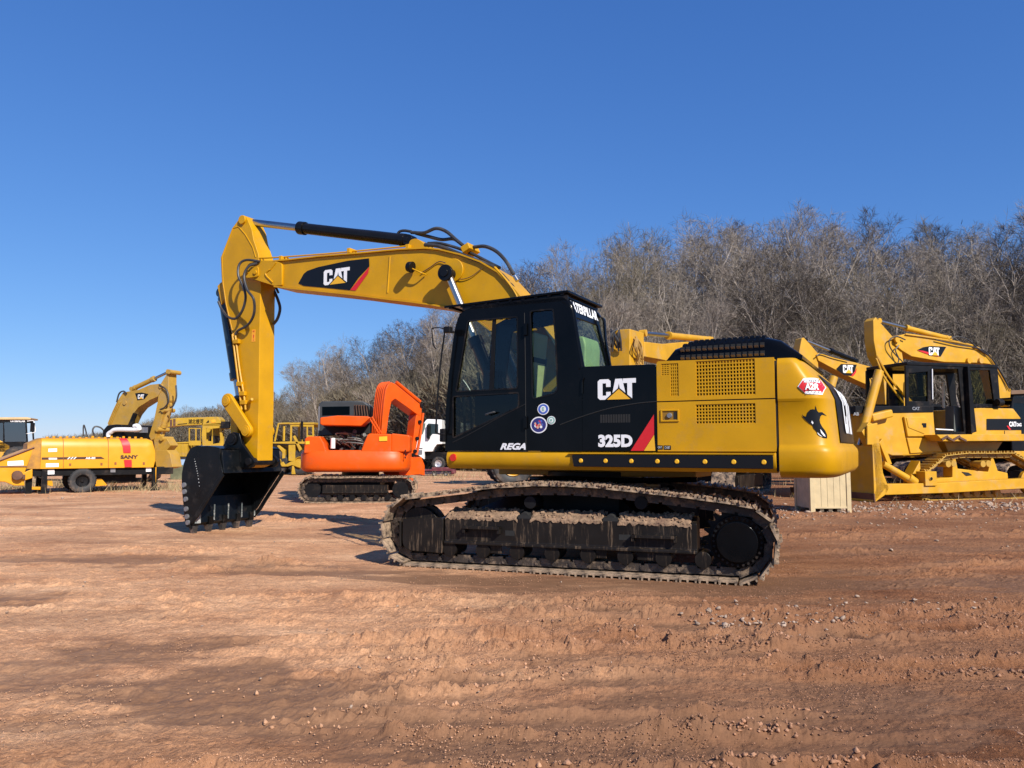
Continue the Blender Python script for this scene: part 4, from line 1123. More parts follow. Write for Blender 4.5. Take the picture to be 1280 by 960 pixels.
b = MB(); D0.text(b, 'CAT', HR(822.5, 560.5, 827.4, 557.8), lift=.004); D0.text(b, 'C7 ACERT', HR(831, 560.8, 837.6, 558), lift=.004); b.build('lettering', WHTD, sg_)

# top deck of engine bay
b = MB(); b.slab([(x2, YS - .03, ztop - .012), (xs_, YS - .03, ztop2 - .012), (xs_, -1.3, ztop2 - .012), (x2, -1.3, ztop - .012)], (0, 0, -.03))
b.box(xs_, x2 + 1.8, -1.38, -1.36, ZT, ztop - .03); b.build('deck', YEL, ex)
b = MB(); b.box(-.2, 1.25, -1.36, -.55, ZT, 2.05); b.build('fuel_tank', YEL, ex, bevel=.03)

# counterweight
def cwring(z, L, W, x0=None, n=6.0, m=200, rb=0):
    x0 = xS - .014 if x0 is None else x0
    out = []
    for i in range(m + 1):
        t = PI * i / m; c, s = math.cos(t), math.sin(t)
        out.append((x0 - .02 - L * abs(s) ** (2 / n), W * (1 if c > 0 else -1) * abs(c) ** (2 / n), z))
    return [(x0, W, z)] + out + [(x0, -W, z)]
CL = 0.555
prof = [(ZB - .045, CL - .10, 1.33), (ZB - .02, CL - .04, 1.39), (ZB + .03, CL - .005, YS + .008), (ZB + .20, CL + .000, YS + .006), (ZB + .235, CL - .008, YS + .002), (ZB + .262, CL - .03, YS - .018),
        (ZB + .285, CL - .05, YS - .026), (zg - .03, CL - .085, YS - .022), (zg - .012, CL - .086, YS - .006), (zg, CL - .088, YS - .006),
        (zg + .03, CL - .10, YS - .004), (zg + .12, CL - .14, YS - .006), (zg + .22, CL - .22, YS - .012), (ztop2 - .07, CL - .31, YS - .022), (ztop2 - .03, CL - .35, YS - .035), (ztop2 - .005, CL - .38, YS - .07), (ztop2 + .0, CL - .42, YS - .12)]
b = MB(); b.loft([cwring(*q) for q in prof]); cw = b.build('counterweight', YEL, ex, sharp=50)
b = MB(); b.box(xS - .012, xS + .012, -1.3, YS - .03, ZB + .02, ztop2 - .03); b.build('seam', DARK, cw)
# groove between the two levels of the counterweight
# emblem, sticker on the side of the counterweight
yc_ = YS - .020
def CP(pts, y=None):
    out = []
    for a, c in pts:
        yy = yc_
        for _ in range(10): v_ = H.y(a, c, yy); yy = yy * .4 + cwhit(v_.x, v_.z) * .6
        out.append((-v_.x, v_.z))
    return out
def zoom2(pts): return [(790 + a / 3.84, 380 + c / 3.84) for a, c in pts]
yo = YS - .0135
def cwy(x, z):
    """how far out the counterweight's side stands at x, z"""
    for (za, La, Wa), (zb_, Lb, Wb) in zip(prof, prof[1:]):
        if za <= z <= zb_ or (za, La, Wa) == prof[-2]:
            t = min(1, max(0, (z - za) / max(1e-6, zb_ - za))); L_ = La + (Lb - La) * t; W_ = Wa + (Wb - Wa) * t; break
    q = min(.999, max(0, (xS - .034 - x) / L_))
    return W_ * (1 - q ** 6.0) ** (1 / 6.0)
from mathutils.bvhtree import BVHTree
_bm = bmesh.new(); _bm.from_mesh(cw.data); cwt = BVHTree.FromBMesh(_bm); _bm.free()
def cwhit(x, z):
    h = cwt.ray_cast(Vector((x, 6, z)), Vector((0, -1, 0))); return h[0].y if h[0] is not None else cwy(x, z)
class CWDec(Dec):
    def p(s, u, v, lift): return Vector((-u, cwhit(-u, v) + .002 + lift * .6, v))
    def poly(s, b, pts, lift=.003):
        q = []
        for i, a in enumerate(pts):
            c = pts[(i + 1) % len(pts)]; n_ = max(1, int(math.hypot(c[0] - a[0], c[1] - a[1]) / .03))
            q += [(a[0] + (c[0] - a[0]) * k / n_, a[1] + (c[1] - a[1]) * k / n_) for k in range(n_)]
        me = bmesh.new(); vs_ = [me.verts.new((x, y, 0)) for x, y in q]; me.faces.new(vs_)
        for ax in ((1, 0, 0), (0, 1, 0)):
            k0 = min(x if ax[0] else y for x, y in q); k1 = max(x if ax[0] else y for x, y in q)
            k = k0 + .015
            while k < k1:
                bmesh.ops.bisect_plane(me, geom=me.verts[:] + me.edges[:] + me.faces[:], plane_co=(k, k, 0), plane_no=ax); k += .015
        bmesh.ops.triangulate(me, faces=me.faces[:])
        me.verts.index_update()
        b.add([s.p(v_.co.x, v_.co.y, lift) for v_ in me.verts], [tuple(v_.index for v_ in f_.verts) for f_ in me.faces]); me.free(); return b
DC = CWDec((0, yo, 0), (-1, 0, 0), (0, 0, 1), (0, 1, 0))
orca = zoom2([(816, 528), (822, 536), (836, 542), (843, 520), (856, 507), (870, 505), (880, 508), (881, 486), (889, 512), (896, 520), (913, 519), (936, 538), (914, 531), (905, 540), (901, 556), (904, 572), (914, 590), (928, 608), (937, 628), (937, 645), (920, 643), (898, 630), (886, 612), (872, 596), (868, 584), (850, 572), (832, 556), (820, 542)])
b = MB(); DC.poly(b, CP(orca, yo), .006); em = b.build('emblem', BLKD, cw)
b = MB()
for pl in ([(864, 560), (872, 570), (868, 578), (861, 568)], [(904, 600), (914, 612), (926, 628), (930, 638), (920, 632), (908, 618)], [(890, 615), (903, 628), (915, 637), (905, 634), (893, 624)]):
    DC.poly(b, CP(zoom2(pl), yo), .012)
b.build('emblem_highlight', WHTD, em)
hexo = zoom2([(795, 397), (822, 358), (905, 362), (934, 402), (915, 436), (835, 432)])
yh_ = H.y(1013, 483, YS)
DH = CWDec((0, YS - .012, 0), (-1, 0, 0), (0, 0, 1), (0, 1, 0))
# stickers follow the front part of the counterweight side, which is flat there
b = MB(); DH.poly(b, CP(hexo, YS - .012), .008); hx = b.build('sticker', WHTD, cw, label='red and white six sided sticker')
b = MB(); DH.poly(b, CP(zoom2([(801, 397), (823, 365), (826, 378), (904, 380), (906, 366), (929, 402), (913, 430), (909, 418), (833, 416), (832, 427)]), YS - .012), .018); b.build('sticker_field', REDD, hx)
a_ = CP(zoom2([(832, 412), (903, 384)]), YS - .012)
b = MB(); DH.text(b, 'A2R', (a_[0][0], a_[0][1], a_[1][0], a_[1][1]), bold=.04, lift=.036); b.build('lettering', WHTD, hx)
b = MB(); a_ = CP(zoom2([(832, 377), (900, 367)]), YS - .012); DH.text(b, 'S I N O I', (a_[0][0], a_[0][1], a_[1][0], a_[1][1]), lift=.034)
a_ = CP(zoom2([(842, 428), (903, 419)]), YS - .012); DH.text(b, '2 + 8 2', (a_[0][0], a_[0][1], a_[1][0], a_[1][1]), lift=.034); b.build('lettering', BLKD, hx)

# hood over the engine
def hoodring(x, z, y0, y1, r=.14):
    return [(x, y1, zh0), (x, y1, z - r), (x, y1 - r * .3, z - r * .3), (x, y1 - r, z), (x, y0 + r, z), (x, y0 + r * .3, z - r * .3), (x, y0, z - r), (x, y0, zh0)]
zh0 = ztop - .03
yh = YS - .16
hx0 = H.y(826, 452, yh).x; hx1 = H.y(1003, 446, yh).x
def hz(px, py): return H.y(px, py, yh - .1).z
HPR = [(H.y(830, 450, yh).x, zh0 + .03), (H.y(842, 437, yh).x, hz(842, 437)), (H.y(866, 428, yh).x, hz(866, 428.5)), (H.y(900, 425.5, yh).x, hz(900, 426)), (H.y(958, 422, yh).x, hz(958, 422)), (H.y(975, 425, yh).x, hz(975, 426)), (H.y(1003, 446, yh).x, zh0 + .035)]
b = MB(); b.loft([hoodring(x, z, -.75, yh, min(.14, max(.02, (z - zh0) * .45))) for x, z in HPR])
hd = b.build('hood', BLK, ex, sharp=50)
def hoodz(x):
    for (xa0, za0), (xb0, zb0) in zip(HPR, HPR[1:]):
        if xa0 >= x >= xb0: return za0 + (zb0 - za0) * (xa0 - x) / (xa0 - xb0)
    return zh0
gx0 = H.y(850, 440, yh).x; gx1 = H.y(957, 440, yh).x; n = 15
b = MB()
for i in range(n):
    x = gx0 + (gx1 - gx0) * (i + .5) / n; wv = abs(gx1 - gx0) / n
    ht = hoodz(x) - zh0
    for j in range(3):
        z0 = zh0 + .05 + j * .085
        if z0 + .05 > zh0 + ht - .02: continue
        b.slab([(x - wv * .36, yh + .003, z0), (x + wv * .36, yh + .003, z0), (x + wv * .36, yh + .003, z0 + .05), (x - wv * .36, yh + .003, z0 + .05)], (0, .002, 0))
b.build('vent', DARK, hd)
b = MB(); b2 = MB()
for i in range(n):
    x = gx0 + (gx1 - gx0) * (i + .5) / n; wv = abs(gx1 - gx0) / n; z = hoodz(x)
    for j in range(3):
        z0 = zh0 + .05 + j * .085
        if z0 + .05 > z - .02: continue
        b2.slab([(x - wv * .33, yh + .006, z0), (x + wv * .33, yh + .006, z0), (x + wv * .33, yh + .034, z0 + .018), (x - wv * .33, yh + .034, z0 + .018)], (0, .002, .004))
    for k in range(4):
        y = yh - .16 - k * .16
        b.obox((x, y, z + .014), (wv * .72, .11, .03), Matrix.Identity(3))
    b.obox((x, yh - .065, z - .02), (wv * .7, .08, .03), Matrix.Rotation(-.8, 3, 'X'))
b.build('vent_scoop', BLK, hd, bevel=.006)
b2.build('louver', mat('grey_louver', (.16, .13, .12), .6), hd)  # slat lips in a grey paler than the black hood

# ---- cab
px_side = [(556.5, 564), (556, 520), (561, 466), (568, 412), (574, 392), (588, 384), (640, 377.5), (706, 370.5), (714, 384), (720, 420), (726.5, 456), (728.5, 470), (728.5, 564)]
P = H.xz(px_side, YS)
P[0] = (P[0][0], ZT + .003); P[-1] = (P[-1][0], ZT + .003)
CABO = fillet(P, [0, .3, .3, .15, .1, .12, .0, .06, .05, .05, .05, 0, 0], 4)
wA = fillet(H.xz([(584.5, 401), (647, 395.5), (647, 485.6), (569.5, 489.8)], YS), .04)
wL = fillet(H.xz([(566, 495.5), (648.5, 490.5), (648.5, 509), (606, 529), (566, 548)], YS), .03)
wQ = fillet(H.xz([(662.5, 388.7), (691.5, 386), (695, 430), (697.3, 490.8), (665.3, 499.5)], YS), [.03, .03, .02, .08, .05])
cab = MB().holes(CABO, [wA, wL, wQ], YS - .05, YS).build('cab', BLK, ex, label='gloss black cab with tinted windows', bevel=.006)
_x0, _x1 = P[10][0] + .04, P[2][0] - .22
MB().holes(CABO, [fillet([(_x0 + .05, P[7][1] - .09), (_x1 - .12, P[4][1] - .10), (_x1, ZT + .75), (_x0, ZT + .75)], .05)], .40, .45).build('cab_inner_wall', BLK, cab)
# roof skin, front posts and rear wall
Pf = P
def edge_slab(pa, pb, th, m, name, y0=.40, y1=YS - .012):
    a, c = Vector(pa), Vector(pb); d = (c - a).normalized(); nn = Vector((-d.y, d.x)) * th
    b = MB(); q = [a, c, c + nn, a + nn]; b.prism([tuple(v) for v in q], y0, y1); return b.build(name, m, cab)
edge_slab(P[5], P[7], -.03, BLK, 'roof')
edge_slab((P[1][0] - .06, P[1][1] - .3), (P[0][0] - .06, P[0][1]), .04, BLK, 'front_sill')
# front glass between posts
fg = [Vector((P[1][0] - .02, 0, P[1][1])), Vector((P[3][0] - .02, 0, P[3][1])), Vector((P[4][0] - .02, 0, P[4][1]))]
b = MB()
for ya, yb2 in ((YS - .10, YS - .012), (.41, .5)):
    for q0, q1 in ((P[1], P[2]), (P[2], P[3]), (P[3], P[4]), (P[4], P[5])):
        b.add([(q0[0], ya, q0[1]), (q0[0], yb2, q0[1]), (q1[0], yb2, q1[1]), (q1[0], ya, q1[1])], [(0, 1, 2, 3)])
b.build('front_post', BLK, cab)
b = MB()
for q0, q1 in ((P[1], P[2]), (P[2], P[3]), (P[3], P[4])):
    b.add([(q0[0] - .01, .5, q0[1]), (q0[0] - .01, YS - .10, q0[1]), (q1[0] - .01, YS - .10, q1[1]), (q1[0] - .01, .5, q1[1])], [(0, 1, 2, 3)])
b.build('windscreen', GLS, cab)
# rear wall with the rear window
rt, rm, rb_, rbb = P[8], P[9], P[10], (P[11][0], ztb - .05)
Or = [Vector((P[7][0] , YS - .03, P[7][1])), Vector((P[7][0], .44, P[7][1])), Vector((rb_[0], .44, rbb[1])), Vector((rb_[0], YS - .03, rbb[1]))]
def rearp(u, v):
    a = Or[0].lerp(Or[1], u); c = Or[3].lerp(Or[2], u); return a.lerp(c, v)
Ir = [rearp(.10, .25), rearp(.93, .24), rearp(.93, .97), rearp(.08, .96)]
b = MB(); b.quadring(Or, Ir, (.03, 0, 0)); rw = b.build('rear_wall', BLK, cab, bevel=.006)
b = MB(); b.slab([p + Vector((.012, 0, 0)) for p in Ir], (.004, 0, 0)); b.build('rear_window', glass('green_glass', (.84, .92, .78), .02, 1.2), rw)
b = MB()
for q0, q1, q2 in ((P[7], P[8], None), (P[8], P[9], None), (P[9], P[10], None), (P[10], P[11], None)):
    b.add([(q0[0], YS - .10, q0[1]), (q0[0], YS - .012, q0[1]), (q1[0], YS - .012, q1[1]), (q1[0], YS - .10, q1[1])], [(0, 1, 2, 3)])
# rounded rear corner post
for r_ in (.045,):
    b.tube([(P[7][0] + .03, YS - .045, P[7][1] - .05), (P[8][0] + .03, YS - .045, P[8][1]), (P[9][0] + .03, YS - .045, P[9][1]), (P[10][0] + .03, YS - .045, P[10][1]), (P[11][0] + .03, YS - .045, ztb - .02)], r_ + .003, 14)
b.build('rear_post', BLK, cab)
# white strip lettering above the rear window
dr = Dec(rearp(.02, .10) + Vector((-.003, 0, 0)), rearp(.98, .10) - rearp(.02, .10), (rearp(.02, .02) - rearp(.02, .10)), (-1, 0, 0))
b = MB(); dr.text(b, 'CATERPILLAR', (.02, -.85, .98, .9), bold=.04, lift=.004)
b.build('lettering', WHTD, rw)
# side glass
if True: MB().prism([(_x0 + .05, P[7][1] - .09), (_x1 - .12, P[4][1] - .10), (_x1, ZT + .75), (_x0, ZT + .75)], .42, .425).build('far_window', glass('clear_glass', (.85, .9, .86), .0), cab)
for nm, wp, g_ in (('door_window', wA, GLS), ('lower_window', wL, GLD), ('quarter_window', wQ, GLS)):
    MB().prism(inset(wp, -.008), YS - .030, YS - .025).build(nm, g_, cab)
vb = H.xz([(614.8, 398.4), (618.6, 398.1), (615.6, 487.4), (610.8, 487.8)], YS)
MB().prism(vb, YS - .036, YS - .012).build('window_bar', GREY if False else BLKM, cab)
# rubber seals round windows, door outline seam
for wp in (wA, wL, wQ):
    b = MB(); q = [Vector((a, YS - .004, c)) for a, c in inset(wp, -.006)]; q2 = [Vector((a, YS - .004, c)) for a, c in inset(wp, .010)]
    b.quadring(q, q2, (0, .008, 0)); b.build('window_seal', BLKM, cab)
seam = H.xz([(655.5, 391), (656.5, 440), (657, 500), (657.5, 563)], YS)
b = MB(); b.tube([(a, YS + .0005, c) for a, c in seam], .005, 5); 
ds = H.xz([(657, 505), (620, 524), (590, 541), (566, 553)], YS); b.tube([(a, YS + .0005, c) for a, c in ds], .0045, 5)
b.build('door_seam', DARK, cab)
for yy, py in ((0, 412), (1, 528)):
    v = H.y(657.5, py, YS); b = MB(); b.box(v.x - .02, v.x + .02, YS, YS + .03, v.z - .07, v.z + .07); b.build('hinge', BLK, cab, bevel=.006)
v = H.y(614, 517, YS)
b = MB(); b.tube([(v.x - .05, YS, v.z + .015), (v.x - .05, YS + .04, v.z + .015), (v.x + .05, YS + .04, v.z - .01), (v.x + .05, YS, v.z - .01)], .009, 6); b.build('handle', mat('worn_black', (.06, .06, .06), .35), cab)
# REGA lettering and round stickers
b = MB(); D0.text(b, 'REGA', HR(625.3, 562.2, 657.5, 553.8), bold=.045, shear=.35, lift=.004); b.build('lettering', WHTD, cab)
def sticker(px, py, rpx, rim_, fld, label, extra=None):
    v = H.y(px, py, YS); r_ = rpx / 960 * 9.0
    b = MB(); D0.poly(b, circ(-v.x, v.z, r_ * 1.0, 28, rx=r_ * 1.12), .003); s_ = b.build('sticker', rim_, cab, label=label)
    b = MB(); D0.poly(b, circ(-v.x, v.z, r_ * .86, 28, rx=r_ * .97), .0045); b.build('sticker_ring', fld, s_)
    if extra: extra(-v.x, v.z, r_, s_)
def e1(x, z, r_, s_):
    b = MB(); D0.poly(b, circ(x, z, r_ * .55, 20), .006); b.build('sticker_field', WHTD, s_)
    b = MB(); D0.text(b, 'E', (x - r_ * .25, z - r_ * .35, x + r_ * .25, z + r_ * .35), bold=.05, lift=.0075); b.build('lettering', GRND, s_)
def e2(x, z, r_, s_):
    rn = random.Random(8)
    for m_, k in ((REDD, 5), (mat('peach_decal', (.7, .35, .25), .5), 5), (WHTD, 4), (BLUD, 5)):
        b = MB()
        for i in range(k):
            a = rn.uniform(0, 6.28); q = rn.uniform(0, .6) * r_
            D0.poly(b, circ(x + q * math.cos(a), z + q * math.sin(a) - (.12 * r_ if m_ is not BLUD else -.2 * r_), r_ * rn.uniform(.10, .2), 10), .006 + .0006 * i)
        b.build('sticker_figure', m_, s_)
def e3(x, z, r_, s_):
    b = MB(); D0.poly(b, circ(x, z, r_ * .55, 20), .006); b.build('sticker_field', WHTD, s_)
    b = MB(); D0.poly(b, circ(x, z, r_ * .33, 20), .0075); b.build('sticker_field', GRND, s_)
sticker(679.2, 511.4, 6.9, WHTD, BLUD, 'small round blue and white sticker', e1)
sticker(673.6, 531.2, 10.0, WHTD, NAVD, 'large round navy sticker with coloured figures', e2)
sticker(689.2, 525.3, 5.0, WHTD, GRND, 'small round green sticker', e3)
# interior
b = MB(); b.box(xF - 1.55, xF - .15, .46, YS - .08, ZT + .02, ZT + .10); b.build('cab_floor', DARK, cab)
sx = H.y(640, 460, .95).x
b = MB(); b.box(sx - .28, sx + .22, .70, 1.20, ZT + .45, ZT + .58); b.box(sx - .25, sx + .1, .78, 1.12, ZT + .1, ZT + .45)
b.prism([(sx - .28, ZT + .5), (sx - .18, ZT + .5), (sx - .30, ZT + 1.15), (sx - .38, ZT + 1.15)], .70, 1.20); b.prism([(sx - .30, ZT + 1.17), (sx - .22, ZT + 1.17), (sx - .27, ZT + 1.38), (sx - .35, ZT + 1.38)], .82, 1.08)
b.build('seat', SEAT, cab, bevel=.04, segs=3)
b = MB(); b.prism([(sx - .31, ZT + .60), (sx - .17, ZT + .60), (sx - .27, ZT + 1.42), (sx - .41, ZT + 1.42)], .74, 1.16); b.build('seat_cover', mat('pale_plastic_cover', (.40, .42, .26), .4, bump=.4, bscale=12), cab, bevel=.04)
b = MB(); b.prism(fillet([(-.26, ZT + .3), (-.30, 2.55), (-.27, 2.66), (-.18, 2.66), (-.14, ZT + .3)], .04), .50, .98); b.build('rear_window_filler', mat('pale_green_filler', (.30, .36, .22), .45, bump=.4, bscale=12), cab, bevel=.03)  # added block behind the seat, makes the rear window look paler and greener
b = MB(); b.box(sx - .2, sx + .30, 1.20, 1.34, ZT + .3, ZT + .72); b.box(sx - .2, sx + .30, .55, .68, ZT + .3, ZT + .72)
b.tube([(sx + .25, 1.27, ZT + .7), (sx + .30, 1.27, ZT + .95)], .02, 8); b.tube([(sx + .25, .61, ZT + .7), (sx + .30, .61, ZT + .95)], .02, 8)
b.tube([(sx + .62, .85, ZT + .1), (sx + .66, .85, ZT + .8)], .018, 8); b.tube([(sx + .62, 1.02, ZT + .1), (sx + .66, 1.02, ZT + .8)], .018, 8)
b.box(sx + .45, sx + .62, .48, .58, ZT + .8, ZT + 1.05)
b.build('controls', DARK, cab, bevel=.01)
v0 = H.y(579, 475, 1.3); v1 = H.y(589, 487, 1.3)
b = MB(); b.tube([(v0.x + .0, 1.30, v0.z), ((v0.x + v1.x) / 2, 1.30, (v0.z + v1.z) / 2 - .01), (v1.x, 1.30, v1.z - .03)], .006, 6); b.build('wiper', WHT, cab)
# guard over the roof
g = [H.y(555, 384, YS + .02), H.y(710.5, 364, YS + .02)]
zr0, zr1 = g[0].z, g[1].z
b = MB(); b.slab([(g[0].x, YS + .02, zr0 - .012), (g[1].x, YS + .02, zr1 - .012), (g[1].x, .36, zr1 - .012), (g[0].x, .36, zr0 - .012)], (0, 0, .028))
rg = b.build('roof_guard', BLK, cab, bevel=.006)
b = MB()
for i in range(10):
    t = (i + .5) / 10; x = g[0].x + (g[1].x - g[0].x) * t; z = zr0 + (zr1 - zr0) * t
    b.box(x - .02, x + .02, .42, YS + .01, z - .028, z - .010)
b.box(g[1].x + .02, g[0].x - .25, YS - .03, YS + .0, zr1 - .10, zr1 - .04); b.build('guard_rib', BLKM, rg)
# mirror on its stalk in front of the door
b = MB()
b.tube([H.y(556, 543, YS + .08), H.y(546, 541, YS + .12), H.y(545.2, 530, YS + .15), H.y(549, 470, YS + .15), H.y(555.5, 418, YS + .15), H.y(557, 412, YS + .14)], .011, 8)
b.tube([H.y(557, 412, YS + .14), H.y(549, 409.5, YS + .12), H.y(541, 410.5, YS + .1), H.y(540, 413, YS + .1), H.y(541.5, 430, YS + .1), H.y(545, 436, YS + .1)], .007, 6)
b.tube([H.y(557, 412, YS + .14), H.y(567, 415, YS - .02)], .012, 8)
mr_ = b.build('mirror_stalk', BLKM, ex)
v = H.y(559.5, 413, YS + .15); b = MB(); b.box(v.x - .045, v.x + .045, v.y - .05, v.y + .03, v.z - .03, v.z + .045); b.build('mirror_clamp', BLKM, mr_, bevel=.01)
# hand rail + step plate by the front of the cab
b = MB(); v = H.y(553, 540, YS); b.box(v.x - .05, v.x + .02, YS - .10, YS + .04, v.z - .12, v.z + .04); b.build('mirror_base', BLKM, mr_, bevel=.015)

# ---- boom
BW = .25
def z5(pts): return [(200 + a / 3.84, 250 + c / 3.84) for a, c in pts]
def z6(pts): return [(440 + a / 4.923, 250 + c / 4.923) for a, c in pts]
def z7(pts): return [(200 + a / 3.84, 450 + c / 3.84) for a, c in pts]
top = [(342, 327), (360, 325.5), (400, 321), (445, 317.5), (500, 312.5), (531, 311), (548, 312.5), (575, 319), (600, 328), (622, 341), (645, 366)]
bot = [(560, 383.5), (541.6, 380.2), (515, 376.5), (488.7, 373.5), (440, 367.2), (400, 363), (372, 360.3), (343, 357.2)]
Bt = H.xz(top, BW); Bb = H.xz(bot, BW)
foot = (.25, 1.95)
Bt += [(.62, 2.95), (.30, 2.45), (.10, 2.08)]
ft = circ(foot[0], foot[1], .17, 8, R(40), R(-150))
Bfoot = [(foot[0] + .16 * math.cos(R(a)), foot[1] + .16 * math.sin(R(a))) for a in (190, 230, 270, 310)]
Bb0 = [(.55, 2.05), (.85, 2.45), (1.2, 2.82), (1.6, 3.12), (1.85, 3.25)]
poly = Bt + Bfoot + Bb0 + Bb
boom = MB().prism(poly, -BW + .02, BW - .02).build('boom', YEL, ex, bevel=.008, label='long yellow boom with a black and red marking')
# flanges
def strip(pts, y0, y1, th, up=1):
    b = MB()
    rings = []
    for i, p in enumerate(pts):
        a = Vector(pts[max(0, i - 1)]); c = Vector(pts[min(len(pts) - 1, i + 1)]); d = (c - a).normalized(); nn = Vector((-d.y, d.x)) * (th * up)
        p = Vector(p); rings.append([(p.x, y0, p.y), (p.x, y1, p.y), (p.x + nn.x, y1, p.y + nn.y), (p.x + nn.x, y0, p.y + nn.y)])
    return b.loft(rings)
strip(Bt, -BW - .015, BW + .015, .022, -1).build('flange', YEL, boom)
strip(Bb0 + Bb, -BW - .015, BW + .015, .022, -1).build('flange', YEL, boom)
# weld ribs on the boom side
for p0, p1 in (((487.5, 320.5), (484.5, 366)), ((352, 327.5), (352.5, 357)), ((343.5, 328), (342, 355))):
    a, c = H.y(*p0, BW - .02), H.y(*p1, BW - .02); b = MB(); b.cyl(a, c, .012, n=8); b.build('weld_seam', YEL, boom)
# nose: two ears gripping the stick pin
ears = H.xz(z5([(405, 350), (408, 330), (425, 305), (470, 290), (550, 290), (585, 305), (585, 410), (548, 412), (430, 375), (410, 365)]), BW + .01)
BN = H.y(307.3, 341, BW)
for y0, y1 in ((BW - .06, BW + .012), (-BW - .012, -BW + .06)):
    MB().prism(fillet(ears, .03, 3), y0, y1).build('boom_ear', YEL, boom, bevel=.012)
bp_ = H.y(320, 341, BW + .02)
b = MB(); b.prism(fillet(H.xz([(306, 335), (324, 333), (324.5, 346), (310, 348), (305, 345)], BW + .01), .05), BW + .012, BW + .035)
for q in ((309.5, 340), (319.6, 340.5)):
    v = H.y(*q, BW + .03); b.cyl((v.x, BW + .03, v.z), (v.x, BW + .055, v.z), .035, n=16)
b.build('pin', YEL, boom, bevel=.004)
b = MB(); b.tube([H.y(337, 337, BW + .015), H.y(332, 343, BW + .015), H.y(341, 353, BW + .015)], .014, 6); b.tube([H.y(338, 337, BW + .015), H.y(345, 328, BW + .015)], .014, 6); b.build('weld_seam', YEL, boom)
# boom marking
DB = Dec((0, BW - .018, 0), (-1, 0, 0), (0, 0, 1), (0, 1, 0))
def BP(pts, y=BW - .018): return [(-H.y(a, c, y).x, H.y(a, c, y).z) for a, c in pts]
b = MB(); DB.poly(b, BP(z5([(665, 400), (690, 355), (708, 340), (760, 322), (900, 292), (1004, 280), (1006, 318), (955, 372), (912, 433), (780, 420), (690, 412)])), .004); mk = b.build('marking', BLKD, boom)
b = MB(); DB.poly(b, BP(z5([(1006, 320), (1000, 352), (940, 435), (913, 433)])), .0045); b.build('stripe', REDD, mk)
q = BP(z5([(786, 411), (912, 321)]))
cat_logo(mk, DB, (q[0][0], q[0][1], q[1][0], q[1][1]))
# work lamp
v = H.y(515, 335, BW + .14)
b = MB(); b.cyl((v.x + .02, BW + .10, v.z + .02), (v.x + .10, BW + .10, v.z + .04), .085, .07, 20); lmp = b.build('work_lamp', BLKM, boom, bevel=.01)
b = MB(); b.tube([(v.x + .02, BW + .10, v.z), (v.x - .10, BW + .08, v.z - .06), (v.x - .14, BW, v.z - .08)], .012, 6); b.build('lamp_bracket', YEL, lmp)
b = MB(); b.tube([H.y(527, 341, BW), H.y(538, 334, BW), H.y(549, 327, BW), H.y(560, 329, BW), H.y(571, 324, BW)], .008, 5); b.tube([H.y(570, 347, BW), H.y(578, 349, BW), H.y(590, 345, BW), H.y(603, 335, BW)], .006, 5); b.build('cable', RUST, boom)
b = MB(); b.prism(circ(H.y(566, 338, BW).x, H.y(566, 338, BW).z, .17, 24), BW - .02, BW + .01); b.build('pin_boss', YEL, boom, bevel=.01)
# pipes along the top of the boom
for off in (.10, .17):
    b = MB(); b.tube([H.y(px, py - 3.2, BW - off) for px, py in ((320, 326), (345, 325), (400, 321), (445, 317), (512, 310.5))], .014, 6)
    b.build('pipe', YEL, boom)
for px, py in ((355, 323), (440, 313.5), (513, 309)):
    v = H.y(px, py, BW - .13); b = MB(); b.box(v.x - .03, v.x + .03, BW - .22, BW - .04, v.z - .05, v.z + .025); b.build('clamp', YEL, boom, bevel=.006)
b = MB(); b.prism(fillet(H.xz([(510, 314), (513, 300), (522, 298), (531, 305), (536, 311)], .12), .06), -.14, .14); b.build('cylinder_bracket', YEL, boom, bevel=.01)
b = MB(); b.tube([H.y(531, 306, BW - .05), H.y(550, 308, BW - .03), H.y(575, 317.5, BW - .03), H.y(600, 327, BW - .03), H.y(618, 334, BW - .03)], .028, 8); 
b.tube([H.y(535, 304, BW - .15), H.y(552, 304.5, BW - .13), H.y(585, 315, BW - .13), H.y(625, 335, BW - .1)], .022, 8)
b.build('hose', HOSE, boom)
b = MB()
b.tube([H.y(514, 290.5, .05), H.y(530, 291, .06), H.y(545, 285.5, .06), H.y(558, 289.5, .06), H.y(571, 300.5, .08), H.y(584, 311, .1)], .026, 8)
b.tube([H.y(520, 291.5, 0), H.y(537, 296, 0), H.y(552, 299.5, 0), H.y(566, 298.5, .03), H.y(573, 302, .05)], .026, 8)
b.tube([H.y(592, 309, .12), H.y(606, 308, .15), H.y(620, 314, .17), H.y(632, 326, .2), H.y(642, 343, .2)], .026, 8)
b.tube([H.y(496, 296, 0), H.y(499, 290, 0), H.y(505, 288.3, 0), H.y(514, 289.5, 0)], .022, 8)
b.build('hose', HOSE, boom)
b = MB(); v = H.y(587, 312, .1); b.obox((v.x, .08, v.z), (.14, .30, .10), Matrix.Rotation(R(25), 3, 'Y')); b.build('hose_clamp', YEL, boom, bevel=.015)
b = MB()
for i, o_ in enumerate((0, .05, .10)):
    b.tube([H.y(618 + i * 1.2, 334, BW + .0 - o_), H.y(630, 347, BW + .01 - o_), H.y(642, 363, BW + .01 - o_), H.y(650, 378, BW + .01 - o_)], .014, 6)
b.build('pipe', YEL, boom)
b = MB(); v = H.y(643.5, 345.5, .2); w_ = H.y(647, 351, .2); b.cyl(v, w_, .03, n=12); b.build('hose_fitting', CHR, boom)
